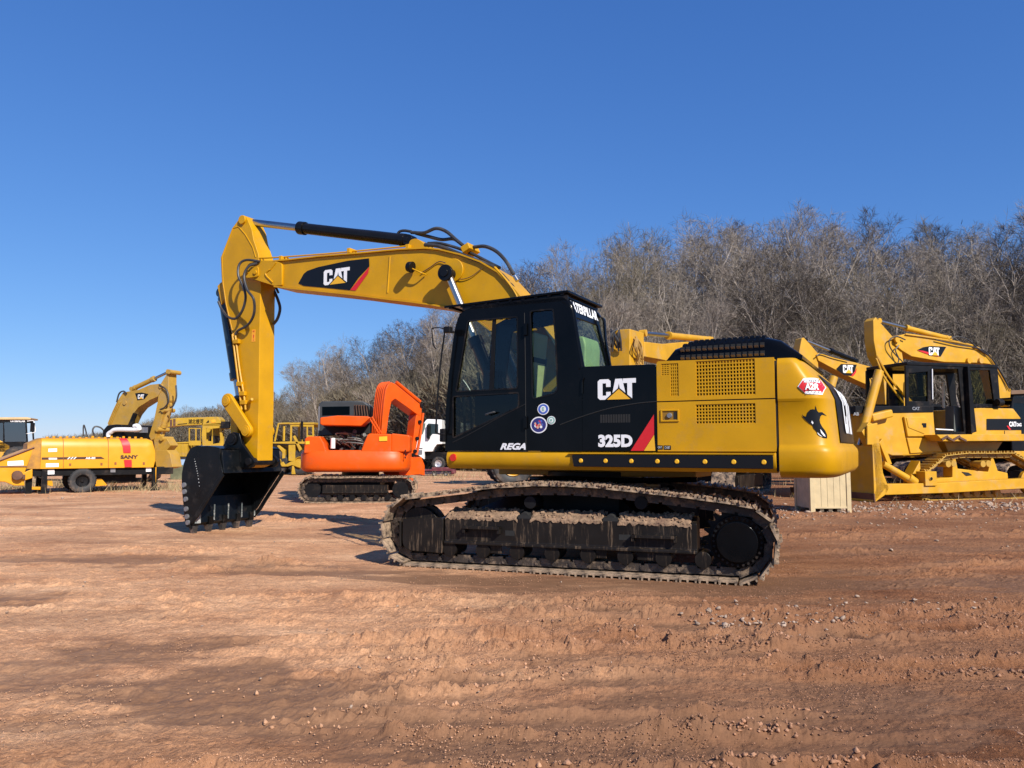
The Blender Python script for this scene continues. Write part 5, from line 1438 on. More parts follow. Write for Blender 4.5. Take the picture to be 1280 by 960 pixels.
# boom cylinders
bc = H.y(559.5, 342, BW + .12)
for sg in (1, -1):
    c = hyd(ex, (.95, .36 * sg, 1.50), (bc.x, .36 * sg, bc.z), .085, .58, CYLBLK, 'boom_cylinder', rod_r=.052)
b = MB(); b.cyl((bc.x, -BW - .22, bc.z), (bc.x, BW + .22, bc.z), .06, n=20); b.cyl((bc.x, BW + .155, bc.z), (bc.x, BW + .20, bc.z), .115, n=24); b.build('boom_pin', CYLBLK, boom, bevel=.006)
# ---- stick
AW = .165
lug = H.y(303.8, 275, AW)
st_px = z5([(372, 100), (380, 82), (398, 72), (415, 80), (425, 105), (440, 140)]) + [(317, 300), (323, 318)] + [(326, 357), (325.2, 375), (324.2, 440), (323.6, 500), (322.6, 545), (322, 576), (318.5, 582), (312, 585)] + [(306, 579), (303, 560), (300.5, 510), (290, 419), (281, 380), (277, 354), (275.6, 322)] + z5([(345, 135)])
Sx = H.xz(st_px, AW)
stick = MB().prism(Sx, -AW, AW).build('stick', YEL, ex, bevel=.010, label='yellow stick hanging down to the bucket')
# raised side plate rim on the upper head
rimp = H.xz(z5([(352, 135), (378, 128), (410, 165), (445, 225), (460, 275)]), AW)
b = MB(); b.tube([(x, AW + .0, z) for x, z in rimp], .010, 6, smooth=False); rimp2 = H.xz(z5([(352, 135), (298, 275), (303, 400), (318, 500), (353, 650), (386, 900)]), AW); b.tube([(x, AW + .0, z) for x, z in rimp2], .010, 6, smooth=False); b.build('weld_seam', YEL, stick)
b = MB(); b.cyl((lug.x, -AW - .03, lug.z), (lug.x, AW + .035, lug.z), .075, n=24); b.build('pin', YEL, stick, bevel=.006)
v = H.y(317.5, 420, AW); b = MB(); DS = Dec((0, AW, 0), (-1, 0, 0), (0, 0, 1), (0, 1, 0)); w_ = H.y(314.5, 427.5, AW); u_ = H.y(320, 411.5, AW)
b = MB(); DS.poly(b, [(-w_.x, w_.z), (-u_.x, w_.z), (-u_.x, u_.z), (-w_.x, u_.z)], .004); sk_ = b.build('sticker', mat('orange_decal', (.85, .36, .02), .5), stick)
b = MB(); DS.text(b, '警', (-w_.x + .02, w_.z + .16, -u_.x - .02, u_.z - .02), lift=.006); DS.text(b, '!', (-w_.x + .035, w_.z + .02, -u_.x - .035, w_.z + .12), lift=.006); b.build('lettering', REDD, sk_)
# stick ram along the top
r0 = H.y(513, 301, 0); r1 = H.y(306.5, 277, 0)
hyd(ex, (r0.x, 0, r0.z), (r1.x, 0, r1.z), .088, .635, CYLBLK, 'stick_cylinder', rod_r=.058)
b = MB(); d_ = (Vector((r1.x, 0, r1.z)) - Vector((r0.x, 0, r0.z))).normalized(); 
b.tube([H.y(500, 293, .0), H.y(450, 287.5, .0), H.y(395, 283, .0)], .016, 6); b.build('pipe', CYLBLK, boom)
# hoses looping over the boom nose
b = MB()
b.tube([H.y(325, 327, BW + .02), H.y(308, 325, BW + .07), H.y(299, 331, BW + .12), H.y(298, 345, BW + .14), H.y(304, 358, BW + .13), H.y(307, 372, BW + .10), H.y(303, 388, BW + .07), H.y(295, 398, BW + .05), H.y(285, 396, BW + .04), H.y(277, 386, BW), H.y(273, 377, BW)], .021, 8)
b.tube([H.y(322, 329, BW + .02), H.y(311, 333, BW + .10), H.y(305, 345, BW + .14), H.y(309, 362, BW + .16), H.y(317, 374, BW + .14), H.y(317.5, 392, BW + .08), H.y(310, 406, BW + .03), H.y(298, 413, AW + .04), H.y(294, 418, AW + .04)], .021, 8)
b.build('hose', HOSE, stick)
b = MB(); b.tube([H.y(342, 362, -.15), H.y(347.5, 375, -.15), H.y(350, 386, -.12), H.y(347, 398, -.12), H.y(342, 405, -.12)], .024, 8); b.tube([H.y(343, 355, -.2), H.y(348, 366, -.2)], .02, 8); b.build('hose', HOSE, stick)
b = MB()
for px0, px1 in ((294, 307), (290.5, 302)):
    b.tube([H.y(px0, 418, AW + .03), H.y(px0 + 5.5, 462, AW + .03), H.y(px1 - 2, 495, AW + .03), H.y(px1, 512, AW + .03)], .017, 7)
b.build('pipe', YEL, stick)
for px, py in ((296, 427), (300, 480), (303.5, 492), (304.5, 503)):
    v = H.y(px, py, AW + .03); b = MB(); b.box(v.x - .06, v.x + .06, AW, AW + .06, v.z - .035, v.z + .035); b.build('clamp', YEL, stick, bevel=.008)
v = H.y(311, 503, AW); w_ = H.y(315, 499, AW + .1); b = MB(); b.cyl(v, (w_.x, AW + .10, w_.z), .022, n=10); b.build('grease_stop', YEL, stick)
# bucket ram
k0 = H.y(281.5, 366, 0); LP = H.y(283, 501, AW + .09); LKc = (LP.x, LP.z)
hyd(ex, (k0.x + .06, 0, k0.z), (LKc[0] - .03, 0, LKc[1] + .02), .085, .80, mat('dark_teal_cylinder', (.012, .02, .024), .3, coat=.3), 'bucket_cylinder', rod_r=.055)
b = MB(); q = H.xz([(274, 357), (279, 352), (284, 372), (279, 381)], .1); b.prism([(a + .05, c) for a, c in q], -.1, .1); b.build('cylinder_bracket', YEL, stick, bevel=.01)
# linkage
A1 = H.y(283, 501, AW + .10); A2 = H.y(310.5, 538.5, AW + .05)
for y0, y1 in ((AW + .03, AW + .10), (-AW - .10, -AW - .03)):
    d = Vector((A2.x - A1.x, A2.z - A1.z)); a = math.atan2(d.y, d.x)
    pl = [(A1.x + .125 * math.cos(a + R(t)), A1.z + .125 * math.sin(a + R(t))) for t in range(75, 286, 15)] + \
         [(A2.x + .105 * math.cos(a + R(t)), A2.z + .105 * math.sin(a + R(t))) for t in range(-80, 81, 16)]
    MB().prism(pl, y0, y1).build('link', YEL, ex, bevel=.02)
b = MB()
for q in (A1, A2):
    b.cyl((q.x, -AW - .13, q.z), (q.x, AW + .13, q.z), .055, n=20); b.cyl((q.x, AW + .10, q.z), (q.x, AW + .125, q.z), .085, n=20)
b.build('link_pin', YEL, ex, bevel=.005)
BP1 = H.y(293, 548, .10)
b = MB()
a1 = Vector((A1.x - .02, A1.z)); a2 = Vector((BP1.x, BP1.z)); d = (a2 - a1).normalized(); nn = Vector((-d.y, d.x)) * .09
b.prism([tuple(a1 + nn), tuple(a1 - nn), tuple(a2 - nn), tuple(a2 + nn)], -.12, .12); b.build('bucket_link', YEL, ex, bevel=.03)
# ---- bucket
BKW = .64
heel = z7([(300, 540), (285, 470), (290, 425), (262, 416), (225, 412), (200, 414), (180, 411), (160, 416), (145, 426), (128, 455), (112, 500), (104, 545), (103, 590), (107, 650), (113, 710), (118, 770), (124, 800)])
lip = z7([(150, 812), (150, 770), (180, 735), (212, 680), (250, 620)])
bx = H.xz(heel + lip, BKW)
bk = MB()
for y0, y1 in ((BKW - .03, BKW), (-BKW, -BKW + .03)): bk.prism(bx, y0, y1)
sh = bx[2:len(heel)]
rings = []
shin = inset(bx, .025)[2:len(heel)]
for o_, i_ in zip(sh, shin):
    rings.append([(o_[0], -BKW + .005, o_[1]), (o_[0], BKW - .005, o_[1]), (i_[0], BKW - .005, i_[1]), (i_[0], -BKW + .005, i_[1])])
bk.loft(rings)
bucket = bk.build('bucket', BUCK, ex, bevel=.006)
# thick side cutters and heel strips
lipx = H.xz(z7([(300, 540), (250, 620), (212, 680), (180, 735), (150, 770)]), BKW)
for sg in (1, -1):
    b = MB()
    for (a, c), (a2_, c2) in zip(lipx, lipx[1:]):
        d = Vector((a2_ - a, c2 - c)).normalized(); nn = Vector((-d.y, d.x)) * .07
        b.slab([(a, (BKW + .002) * sg, c), (a2_, (BKW + .002) * sg, c2), (a2_ - nn.x, (BKW + .002) * sg, c2 - nn.y), (a - nn.x, (BKW + .002) * sg, c - nn.y)], (0, .022 * sg, 0))
    b.build('side_cutter', BUCK, bucket, bevel=.004)
b = MB()
for t in (.25, .5, .75):
    a, c = bx[10 + int(t * 5)]; 
for i in range(9, len(heel) - 1):
    for yk in (-.62, -.3, 0, .3, .62):
        (a, c), (a2_, c2) = bx[i], bx[i + 1]; d = Vector((a2_ - a, c2 - c)).normalized(); nn = Vector((-d.y, d.x)) * -.022
        k = yk * (BKW / .66)
        b.slab([(a, k - .035, c), (a, k + .035, c), (a2_, k + .035, c2), (a2_, k - .035, c2)], (nn.x, 0, nn.y))
b.build('wear_strip', BUCK, bucket)
# worn bolt heads on the near edge of the heel, weld line on the cheek
b = MB()
for q in z7([(112, 600), (114, 632), (120, 668), (122, 715), (126, 752), (130, 780)]):
    v = H.y(*q, BKW + .02); b.cyl((v.x - .01, BKW - .005, v.z), (v.x - .01, BKW + .03, v.z), .040, n=10)
b.build('bolt', GREY, bucket)
b = MB(); rn = random.Random(2)
wl = z7([(165, 470), (172, 500), (178, 530), (184, 560), (190, 605)])
for i in range(22):
    t = i / 21 * (len(wl) - 1.001); k = int(t); u = t - k; q = (wl[k][0] * (1 - u) + wl[k + 1][0] * u, wl[k][1] * (1 - u) + wl[k + 1][1] * u)
    v = H.y(*q, BKW); s_ = rn.uniform(.002, .010) * (i % 2); b.obox((v.x, BKW + .002, v.z), (s_ * 1.2, .012, s_ * 2), Matrix.Rotation(rn.random(), 3, 'Y'))
b.build('weld_spatter', mat('scuff_white', (.45, .46, .46), .5), bucket)
# lip plate, shrouds and teeth
L0 = H.y(239.5, 656, BKW); L1 = H.y(247, 641, BKW)
lx, lz = L0.x, max(.10, L0.z)
tip = Vector((lx - .02, 0, 0)); 
b = MB(); b.prism([(lx + .13, lz + .02), (lx + .10, lz + .42), (lx + .03, lz + .44), (lx - .03, lz + .02), (lx, lz - .02), (lx + .10, lz - .02)], -BKW + .03, BKW - .03)
b.build('lip_plate', BUCK, bucket, bevel=.008)
for i in range(5):
    y = BKW - .06 - i * (2 * BKW - .12) / 4
    b = MB(); b.loft([[(lx + .03 - .09, y - .045, lz + .12), (lx + .03 - .09, y + .045, lz + .12), (lx + .16, y + .055, lz + .12), (lx + .16, y - .055, lz + .12)],
                      [(lx - .045, y - .05, lz - .02), (lx - .045, y + .05, lz - .02), (lx + .12, y + .05, lz - .02), (lx + .12, y - .05, lz - .02)]])
    th_ = b.build('tooth_adapter', BUCK, bucket, bevel=.012)
    b = MB(); b.loft([[(lx - .035, y - .045, lz - .02), (lx - .035, y + .045, lz - .02), (lx + .10, y + .045, lz - .02), (lx + .10, y - .045, lz - .02)],
                      [(lx - .01, y - .035, -.035), (lx - .01, y + .035, -.035), (lx + .03, y + .035, -.035), (lx + .03, y - .035, -.035)]])
    b.build('tooth', mat('worn_tooth_steel', (.03, .03, .03), .4, dirt=.5, dcol=(.3, .2, .14)), th_, bevel=.006)
    b = MB(); b.box(lx - .066, lx - .058, y - .052, y - .030, lz + .05, lz + .30) if i else b.box(lx - .066, lx - .055, y - .06, y + .05, lz + .02, lz + .30)
    b.build('worn_edge', mat('scuffed_paint', (.10, .12, .12), .4, dirt=.8, dcol=(.55, .55, .52), dscale=12, dlo=.5), bucket)
# bucket hinge ears
ear = H.xz(z7([(290, 425), (300, 415), (325, 362), (350, 346), (380, 352), (392, 400), (430, 455), (456, 490), (440, 515), (418, 520), (330, 512), (300, 540), (288, 480)]), .28)
for y0, y1 in ((.22, .28), (-.28, -.22)): MB().prism(ear, y0, y1).build('bucket_ear', BUCK, bucket, bevel=.01)
b = MB(); q = H.y(313, 577, .26); b.cyl((q.x, -.32, q.z), (q.x, .32, q.z), .06, n=20); q2 = H.y(292, 549, .26); b.cyl((q2.x, -.32, q2.z), (q2.x, .32, q2.z), .06, n=20); b.cyl((q2.x, .28, q2.z), (q2.x, .31, q2.z), .10, n=20)
b.build('bucket_pin', BLKM, bucket, bevel=.004)
tp_ = H.xz(z7([(290, 425), (300, 540), (330, 545), (470, 545), (470, 520), (330, 505), (300, 425)]), .3)
b = MB(); va = H.y(279, 592, BKW); vb_ = H.y(276, 562, BKW)
b.prism([(va.x, va.z), (vb_.x, vb_.z), (vb_.x + .06, vb_.z), (va.x + .05, va.z + .02)], -BKW + .02, BKW - .02); b.build('bucket_top', BUCK, bucket, bevel=.01)
q = [H.y(a, c, .282) for a, c in z7([(304, 446), (388, 446), (390, 492), (304, 500)])]
b = MB(); b.slab(q, (0, .006, 0)); b.build('wear_plate', BLKM, bucket, bevel=.002)
# ================================================================== THE OTHER MACHINES
def sc(ox, oy, k): return lambda pts: [(ox + a / k, oy + c / k) for a, c in pts]
def plate(parent, name, F, px, y0, y1, m, bevel=.012, yp=None, **k):
    """outline seen from the camera, given its own plane and thickness"""
    pts = F.xz(px, y1 if yp is None else yp)
    return MB().prism(pts, y0, y1).build(name, m, parent, bevel=bevel, **k)
def FD(F, y, lift=1):
    """marks on a side that faces the camera: reading left to right along -x (machines heading left)"""
    return Dec((0, y, 0), (-1, 0, 0), (0, 0, 1), (0, 1, 0))
def simple_cat(parent, F, y, p0, p1, m=None, rightward=False):
    a = F.y(*p0, y); c = F.y(*p1, y)
    if rightward:
        d = Dec((0, y, 0), (1, 0, 0), (0, 0, 1), (0, -1, 0)); r = (a.x, a.z, c.x, c.z)
    else:
        d = FD(F, y); r = (-a.x, a.z, -c.x, c.z)
    b = MB()
    for Pq in (C_, A_, T_): d.poly(b, [(r[0] + (r[2] - r[0]) * u / 2.1, r[1] + (r[3] - r[1]) * v) for u, v in Pq], .012)
    o = b.build('lettering', m or WHTD, parent)
    b = MB(); d.poly(b, [(r[0] + (r[2] - r[0]) * u / 2.1, r[1] + (r[3] - r[1]) * v) for u, v in [(.52, 0), (1.8, 0), (1.17, .5)]], .02); b.build('logo_triangle', YELD, parent)
def words_on(parent, F, y, s, p0, p1, m, bold=.03, rightward=False, lift=.012, shear=0):
    a = F.y(*p0, y); c = F.y(*p1, y)
    if rightward: d = Dec((0, y, 0), (1, 0, 0), (0, 0, 1), (0, -1, 0)); r = (a.x, a.z, c.x, c.z)
    else: d = FD(F, y); r = (-a.x, a.z, -c.x, c.z)
    b = MB(); d.text(b, s, r, bold=bold, lift=lift, shear=shear); return b.build('lettering', m, parent)
def patch(parent, name, F, y, px, m, lift=.006, sg=1):
    pts = F.xz(px, y); b = MB(); tri = tessellate_polygon([[Vector((a, c, 0)) for a, c in pts]])
    b.add([(a, y + lift * sg, c) for a, c in pts], [tuple(t) for t in tri]); return b.build(name, m, parent)

# ---------------------------------------------------------------- orange excavator
OF = Frame(*at(452, 20.2), R(180 + 4))
og = fthing('small_excavator', 'orange excavator with its engine hood raised and boom folded beside it', 'excavator', OF)
za = sc(360, 460, 5.333)
f0 = OF.y(375, 610, 1.1).x; r0 = OF.y(516, 610, 1.1).x
for sy in (1, -1):
    zt_ = OF.y(440, 597.5, 1.1).z
    rl = .30
    tr, pt = make_track(og, 1.0 * sy, .48, (f0 - rl, rl + .03, rl), (r0 + rl, rl + .03, rl), [(f0 - .8, zt_), (f0 - 1.5, zt_ + .01), (r0 + .8, zt_)], 40, 0, ms=SHOE, shoes=sy > 0, label='worn track')
    b = MB(); disc(b, f0 - rl, rl + .03, sy - .06, sy + .06, rl - .1, 20); disc(b, r0 + rl, rl + .03, sy - .06, sy + .12 * sy + .06, rl - .1, 20); b.build('track_wheel', BLKM, tr)
    b = MB(); b.prism([(f0 - .55, .20), (f0 - .55, .44), (r0 + .62, .44), (r0 + .62, .20)], sy - .13, sy + .16 * 1)
    b.box(min(f0 - .55, r0 + .6), max(f0 - .55, r0 + .6), sy * 1.18 - .02, sy * 1.18 + .02, .24, .28)
    b.build('track_frame', FRAME, og, bevel=.01)
    b = MB()
    for i in range(6): disc(b, f0 - .7 - i * (f0 - r0 - 1.3) / 5, .14, sy - .15, sy + .15, .07, 12)
    b.build('roller', BLKM, tr)
b = MB(); b.box(-.6, .6, -.9, .9, .40, .62); b.cyl((0, 0, .6), (0, 0, .82), .48, n=32); b.build('center_frame', BLKM, og, bevel=.01)
# body with the rounded tail towards the camera; front of the upper part looks away to the right
def OX(px, py, y=1.05): return OF.y(px, py, y)
zb_ = OX(450, 590).z; zt_ = OX(450, 545.5).z; zm = OX(450, 566).z
xl = OX(378.5, 570, .5).x; xr_ = OX(512, 570, .5).x
def tail(z, ins, W=None, n=4.6, m=40):
    cx_ = (xl + xr_) / 2; hw = abs(xl - xr_) / 2 + .02 - ins; out = []
    for i in range(m + 1):
        t = PI * i / m; c, s = math.cos(t), math.sin(t)
        out.append((cx_ + hw * (1 if c > 0 else -1) * abs(c) ** (2 / n), .15 + (1.05 - ins) * abs(s) ** (2 / n), z))
    return [(cx_ + hw, -1.0, z)] + out + [(cx_ - hw, -1.0, z)]
b = MB(); b.loft([tail(zb_, .10), tail(zb_ + .05, .02), tail(zb_ + .12, 0), tail(zm - .02, 0), tail(zm, .02), tail(zm + .02, .02), tail(zm + .04, .035)])
ob = b.build('counterweight', ORG, og, sharp=50)
# upper sides with the engine opening in between
def chunk(px, y0, y1, nm='body_panel', m=ORG): return plate(og, nm, OF, px, y0, y1, m, .03)
chunk(za([(103, 570), (112, 470), (135, 456), (215, 456), (238, 500), (252, 548), (490, 548), (490, 572)]), .35, 1.10)
chunk(za([(485, 572), (488, 548), (505, 500), (530, 445), (545, 436), (690, 440), (690, 572)]), .35, 1.12)
b = MB(); q0 = OX(489, 541.5, 1.1); q1 = OX(511, 569, 1.1)
b.prism(fillet([(q0.x, zm + .02), (q0.x, q0.z), (q1.x - .02, q0.z - .05), (q1.x - .02, zm + .02)], .06), -1.0, 1.08); b.build('side_panel', ORG, og, bevel=.03)
b = MB(); b.box(min(xl, xr_) + .15, max(xl, xr_) - .15, -.9, .30, zm, zt_ - .08); b.build('engine_bay', DARK, og)
b = MB(); rn = random.Random(6); e0 = OX(418, 560, .6); e1_ = OX(455, 547, .6)
for i in range(22):
    x = rn.uniform(e1_.x, e0.x); z = rn.uniform(e0.z, e1_.z + .05); b.cyl((x, .40, z), (x + rn.uniform(-.12, .12), .62, z + rn.uniform(-.05, .12)), rn.uniform(.015, .06), n=8)
for i in range(9):
    x = rn.uniform(e1_.x, e0.x); z = rn.uniform(e0.z, e1_.z); b.tube([(x, .6, z), (x + .1, .72, z + .12), (x - .2, .7, z + .1), (x - .3, .6, z)], .018, 6)
b.build('engine', mat('engine_metal', (.20, .20, .19), .4, metal=.7, var=.4, dirt=.5, dcol=(.03, .025, .02)), og)
b = MB(); v = OX(415.5, 554, .8); b.cyl((v.x, .72, v.z - .13), (v.x, .72, v.z + .13), .06, n=16); b.build('filter', WHT, og)
patch(og, 'sticker', OF, 1.12, za([(608, 458), (662, 455), (662, 486), (608, 488)]), YELD, .02)
patch(og, 'sticker', OF, 1.10, za([(118, 488), (145, 486), (145, 508), (118, 510)]), YELD, .02)
words_on(og, OF, 1.09, 'S', za([(776, 605)])[0], za([(788, 545)])[0], BLKD)
# raised hood
hd_ = plate(og, 'raised_hood', OF, za([(213, 330), (330, 316), (530, 322), (552, 330), (486, 388), (380, 385), (230, 382), (213, 375)]), .25, 1.0, ORG, .03)
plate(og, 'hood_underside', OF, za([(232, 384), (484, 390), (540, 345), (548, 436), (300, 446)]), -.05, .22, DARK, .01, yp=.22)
b = MB(); b.tube([OF.y(462, 523, .9), OF.y(473, 541, .9)], .02, 6)
for i in range(5): b.tube([OF.y(463 + 2.0 * i, 526 + 3.2 * i, .9), OF.y(467 + 2.0 * i, 524.5 + 3.2 * i, .75)], .012, 5)
b.tube([OF.y(465, 521, .9), OF.y(476.5, 541, .9)], .02, 6); b.build('hood_strut', ORG, og)
# cab beyond the hood
ocab = plate(og, 'cab', OF, za([(200, 455), (205, 245), (225, 222), (425, 220), (500, 222), (545, 250), (556, 330), (556, 440)]), -1.0, -.10, mat('dark_grey_cab', (.035, .04, .042), .4), .03)
patch(ocab, 'rear_window', OF, -.10, za([(228, 258), (412, 255), (412, 312), (228, 318)]), glass('cab_glass_blue', (.2, .27, .32), .12), .01)
patch(ocab, 'side_panel', OF, -.10, za([(440, 245), (520, 248), (548, 310), (548, 325), (440, 312)]), RUST, .01)
b = MB()
for i in range(6): b.tube([OF.y(444 + i * 3.2, 506.5, -.06), OF.y(445 + i * 3.4, 519, -.06)], .014, 5)
b.build('guard_bar', BLKM, ocab)
b = MB(); b.tube([OF.y(399, 508, .0), OF.y(398.5, 541, .0)], .02, 6); b.build('hand_rail', GREY, ocab)
# folded boom: rises, bends over and comes down to the stick and bucket
OB = Frame(*at(485, 19.9), R(42))      # the arm points right and away
def ob_(px, y0, y1, nm, m=ORG, bev=.015):
    pts = OB.xz(px, -y1); o = MB().prism(pts, -y1, -y0).build(nm, m, og, bevel=bev)
    o.location = OF.loc(OB.o); o.rotation_euler = (0, 0, OB.yaw - OF.yaw); return o
bm_ = ob_(za([(622, 440), (630, 330), (640, 220), (652, 140), (668, 106), (690, 94), (720, 108), (740, 125), (880, 240), (880, 320), (865, 312), (715, 205), (690, 225), (672, 320), (657, 440)]), -.40, .06, 'boom')
st_o = ob_(za([(870, 255), (885, 245), (893, 262), (890, 330), (868, 470), (846, 580), (826, 600), (822, 570), (836, 470), (852, 330), (862, 300)]), -.30, .05, 'stick')
bo_ = ob_(za([(705, 690), (750, 680), (808, 588), (850, 600), (890, 592), (912, 650), (912, 718), (880, 708), (800, 716), (745, 715), (735, 690)]), -.45, .30, 'bucket', ORG)
bo2 = ob_(za([(795, 735), (835, 735), (838, 752), (800, 756)]), -.2, .5, 'blade', ORG)
def obl(pts, r, nm, m, par):
    b = MB(); b.tube([OB.y(*p, o_) for p, o_ in pts], r, 6); return b.build(nm, m, par)
for k in range(5):
    y_ = .04 + k * .085
    b = MB(); b.tube([OB.y(*za([q])[0], 0) + Vector((-.035, y_, 0)) for q in ((622, 440), (630, 330), (640, 220), (652, 140), (668, 106), (690, 92))], .018, 6); o = b.build('pipe', ORG, bm_)
b = MB(); b.tube([OB.y(*za([q])[0], .18) + Vector((0, 0, .06)) for q in ((720, 108), (740, 125), (880, 240))], .05, 8); b.build('stick_cylinder', ORG, bm_)
b = MB(); b.tube([OB.y(*za([q])[0], .15) + Vector((.05, 0, 0)) for q in ((890, 300), (868, 470), (846, 580))], .04, 6); b.build('bucket_cylinder', ORG, st_o)
b = MB()
for q in ((880, 250), (868, 360), (850, 470), (836, 555), (822, 580)):
    v = OB.y(*za([q])[0], .0); b.cyl((v.x, .38, v.z), (v.x, -.10, v.z), .05, n=12)
b.build('joint_pin', BLKM, st_o)

# ---------------------------------------------------------------- concrete pump trailer
PF = Frame(-12.7, 23.6, math.atan2(-.6, -.8))
pu = fthing('concrete_pump_trailer', 'long yellow pump trailer on wheels with a red stripe and a feed hopper', 'pump trailer', PF)
zp = sc(0, 440, 4.8)
b = MB()
bp0 = PF.xz(zp([(250, 700), (250, 520), (262, 514), (895, 514), (915, 530), (930, 600), (937, 690)]), 0)
xL, xR = max(p[0] for p in bp0), min(p[0] for p in bp0); zB, zT = PF.y(100, 585.5, 0).z, PF.y(100, 547.5, 0).z
def sec(x, zt): return [(x, 0, zB), (x, 0, zt - .30), (x, -.025, zt - .12), (x, -.10, zt - .03), (x, -.20, zt), (x, -1.3, zt), (x, -1.5, zt - .05), (x, -1.62, zt - .3), (x, -1.62, zB)]
b.loft([sec(xL + .0, zT), sec(xR + .28, zT), sec(xR + .12, zT - .06), sec(xR + .04, zT - .28), sec(xR, zB + .02)])
pb = b.build('body', PUMPY, pu, bevel=.01)
b = MB(); b.loft([sec(xL + .002, zT), [(xL + .34, p[1] * .9 - .08, zB + (p[2] - zB) * .82) for p in sec(xL, zT)]]); b.build('end_hood', mat('shaded_pump_yellow', (.42, .20, .02), .5, var=.2, dirt=.6, dcol=(.25, .12, .05), dlo=.5), pu, bevel=.01)  # end face turned from the sun: its shade is put into this darker yellow
def psurf(px, py):
    """point on the curved side of the body"""
    v = PF.y(px, py, 0); return v
def pp(pts, nm, m, lift=.008): 
    Q = PF.xz(zp(pts), 0); b = MB(); 
    def yy(z): 
        k = [(zB, 0), (zT - .30, 0), (zT - .12, -.025), (zT - .03, -.10), (zT, -.20)]
        for (a, ya), (c, yc) in zip(k, k[1:]):
            if a <= z <= c: return ya + (yc - ya) * (z - a) / (c - a)
        return 0
    Q2 = []
    for i, a in enumerate(Q):
        c = Q[(i + 1) % len(Q)]
        for t in range(6): Q2.append((a[0] + (c[0] - a[0]) * t / 6, a[1] + (c[1] - a[1]) * t / 6))
    # strip between left and right edges by height
    tri = tessellate_polygon([[Vector((a, c, 0)) for a, c in Q2]])
    b.add([(a, yy(c) + lift, c) for a, c in Q2], [tuple(t) for t in tri]); return b.build(nm, m, pb)
def redband(rows, nm='red_stripe'):
    b = MB(); L_, R_ = [], []
    for (xa0, xb0, y0) in rows:
        va = PF.y(*zp([(xa0, y0)])[0], 0); vb_ = PF.y(*zp([(xb0, y0)])[0], 0)
        zz_ = va.z; k = [(-9, 0), (zT - .30, 0), (zT - .12, -.025), (zT - .03, -.10), (zT, -.20)]
        yy_ = float(np.interp(zz_, [q[0] for q in k], [q[1] for q in k])) + .03
        L_.append((va.x, yy_, zz_)); R_.append((vb_.x, yy_, vb_.z))
    n = len(L_); b.add(L_ + R_, [(i, i + 1, n + i + 1, n + i) for i in range(n - 1)]); b.build(nm, REDD, pb)
redband([(718, 764, 517), (722, 768, 525), (730, 778, 545), (735, 782, 565), (738, 783, 590), (740, 783, 604)])
redband([(743, 789, 647), (746, 790, 670), (748, 790, 690)])
pp([(250, 633), (606, 628), (628, 641), (250, 646)], 'black_stripe', mat('brown_decal', (.06, .02, .012), .5))
pp([(402, 643), (410, 643), (424, 630), (416, 630)], 'stripe_slash', WHTD, .014)
pp([(420, 643), (428, 643), (442, 630), (434, 630)], 'stripe_slash', WHTD, .014)
pp([(438, 643), (446, 643), (460, 630), (452, 630)], 'stripe_slash', WHTD, .014)
pp([(292, 635), (342, 635), (342, 645), (292, 645)], 'label_plate', WHTD, .014)
pp([(290, 580), (342, 578), (342, 598), (290, 600)], 'label_plate', WHTD)
pp([(275, 668), (352, 667), (352, 689), (275, 691)], 'label_plate', WHTD)
words_on(pb, PF, 0, 'A8-80', zp([(512, 643)])[0], zp([(572, 630)])[0], WHTD, lift=.014)
words_on(pb, PF, 0, 'SANY', zp([(722, 641)])[0], zp([(828, 618)])[0], mat('brown_decal', (.06, .02, .012), .5), bold=.05, lift=.014)
for q in ((420, 675), (608, 672), (692, 668), (862, 668)): pp([(q[0] - 6, q[1] - 7), (q[0] + 7, q[1] - 7), (q[0] + 7, q[1] + 8), (q[0] - 6, q[1] + 8)], 'latch', mat('rust_decal', (.25, .08, .02), .6), .012)
for q in (380, 650): 
    b = MB(); b.tube([PF.y(*zp([(q, yy2)])[0], .0) + Vector((0, off, 0)) for yy2, off in ((516, -.12), (526, -.03), (540, .0), (600, .003), (695, .003))], .008, 5, smooth=False); b.build('panel_seam', mat('rust_decal', (.25, .08, .02), .6), pb)
b = MB(); rn = random.Random(3)
for i in range(16): x = xL - (i + .5) * (xL - xR) * .055 - .1; b.cyl((x, -.5, zT), (x, -.5, zT + rn.uniform(.03, .08)), .04, n=8)
b.build('roof_fitting', PUMPY, pb)
b = MB(); b.tube([PF.y(*zp([(500, 505)])[0], -.6), PF.y(*zp([(500, 452)])[0], -.6), PF.y(*zp([(506, 442)])[0], -.6), PF.y(*zp([(523, 505)])[0], -.6)], .02, 6)
b.tube([PF.y(*zp([(566, 505)])[0], -.6), PF.y(*zp([(556, 470)])[0], -.6), PF.y(*zp([(570, 448)])[0], -.6), PF.y(*zp([(600, 452)])[0], -.6), PF.y(*zp([(622, 470)])[0], -.6)], .025, 6); b.build('hose', HOSE, pu)
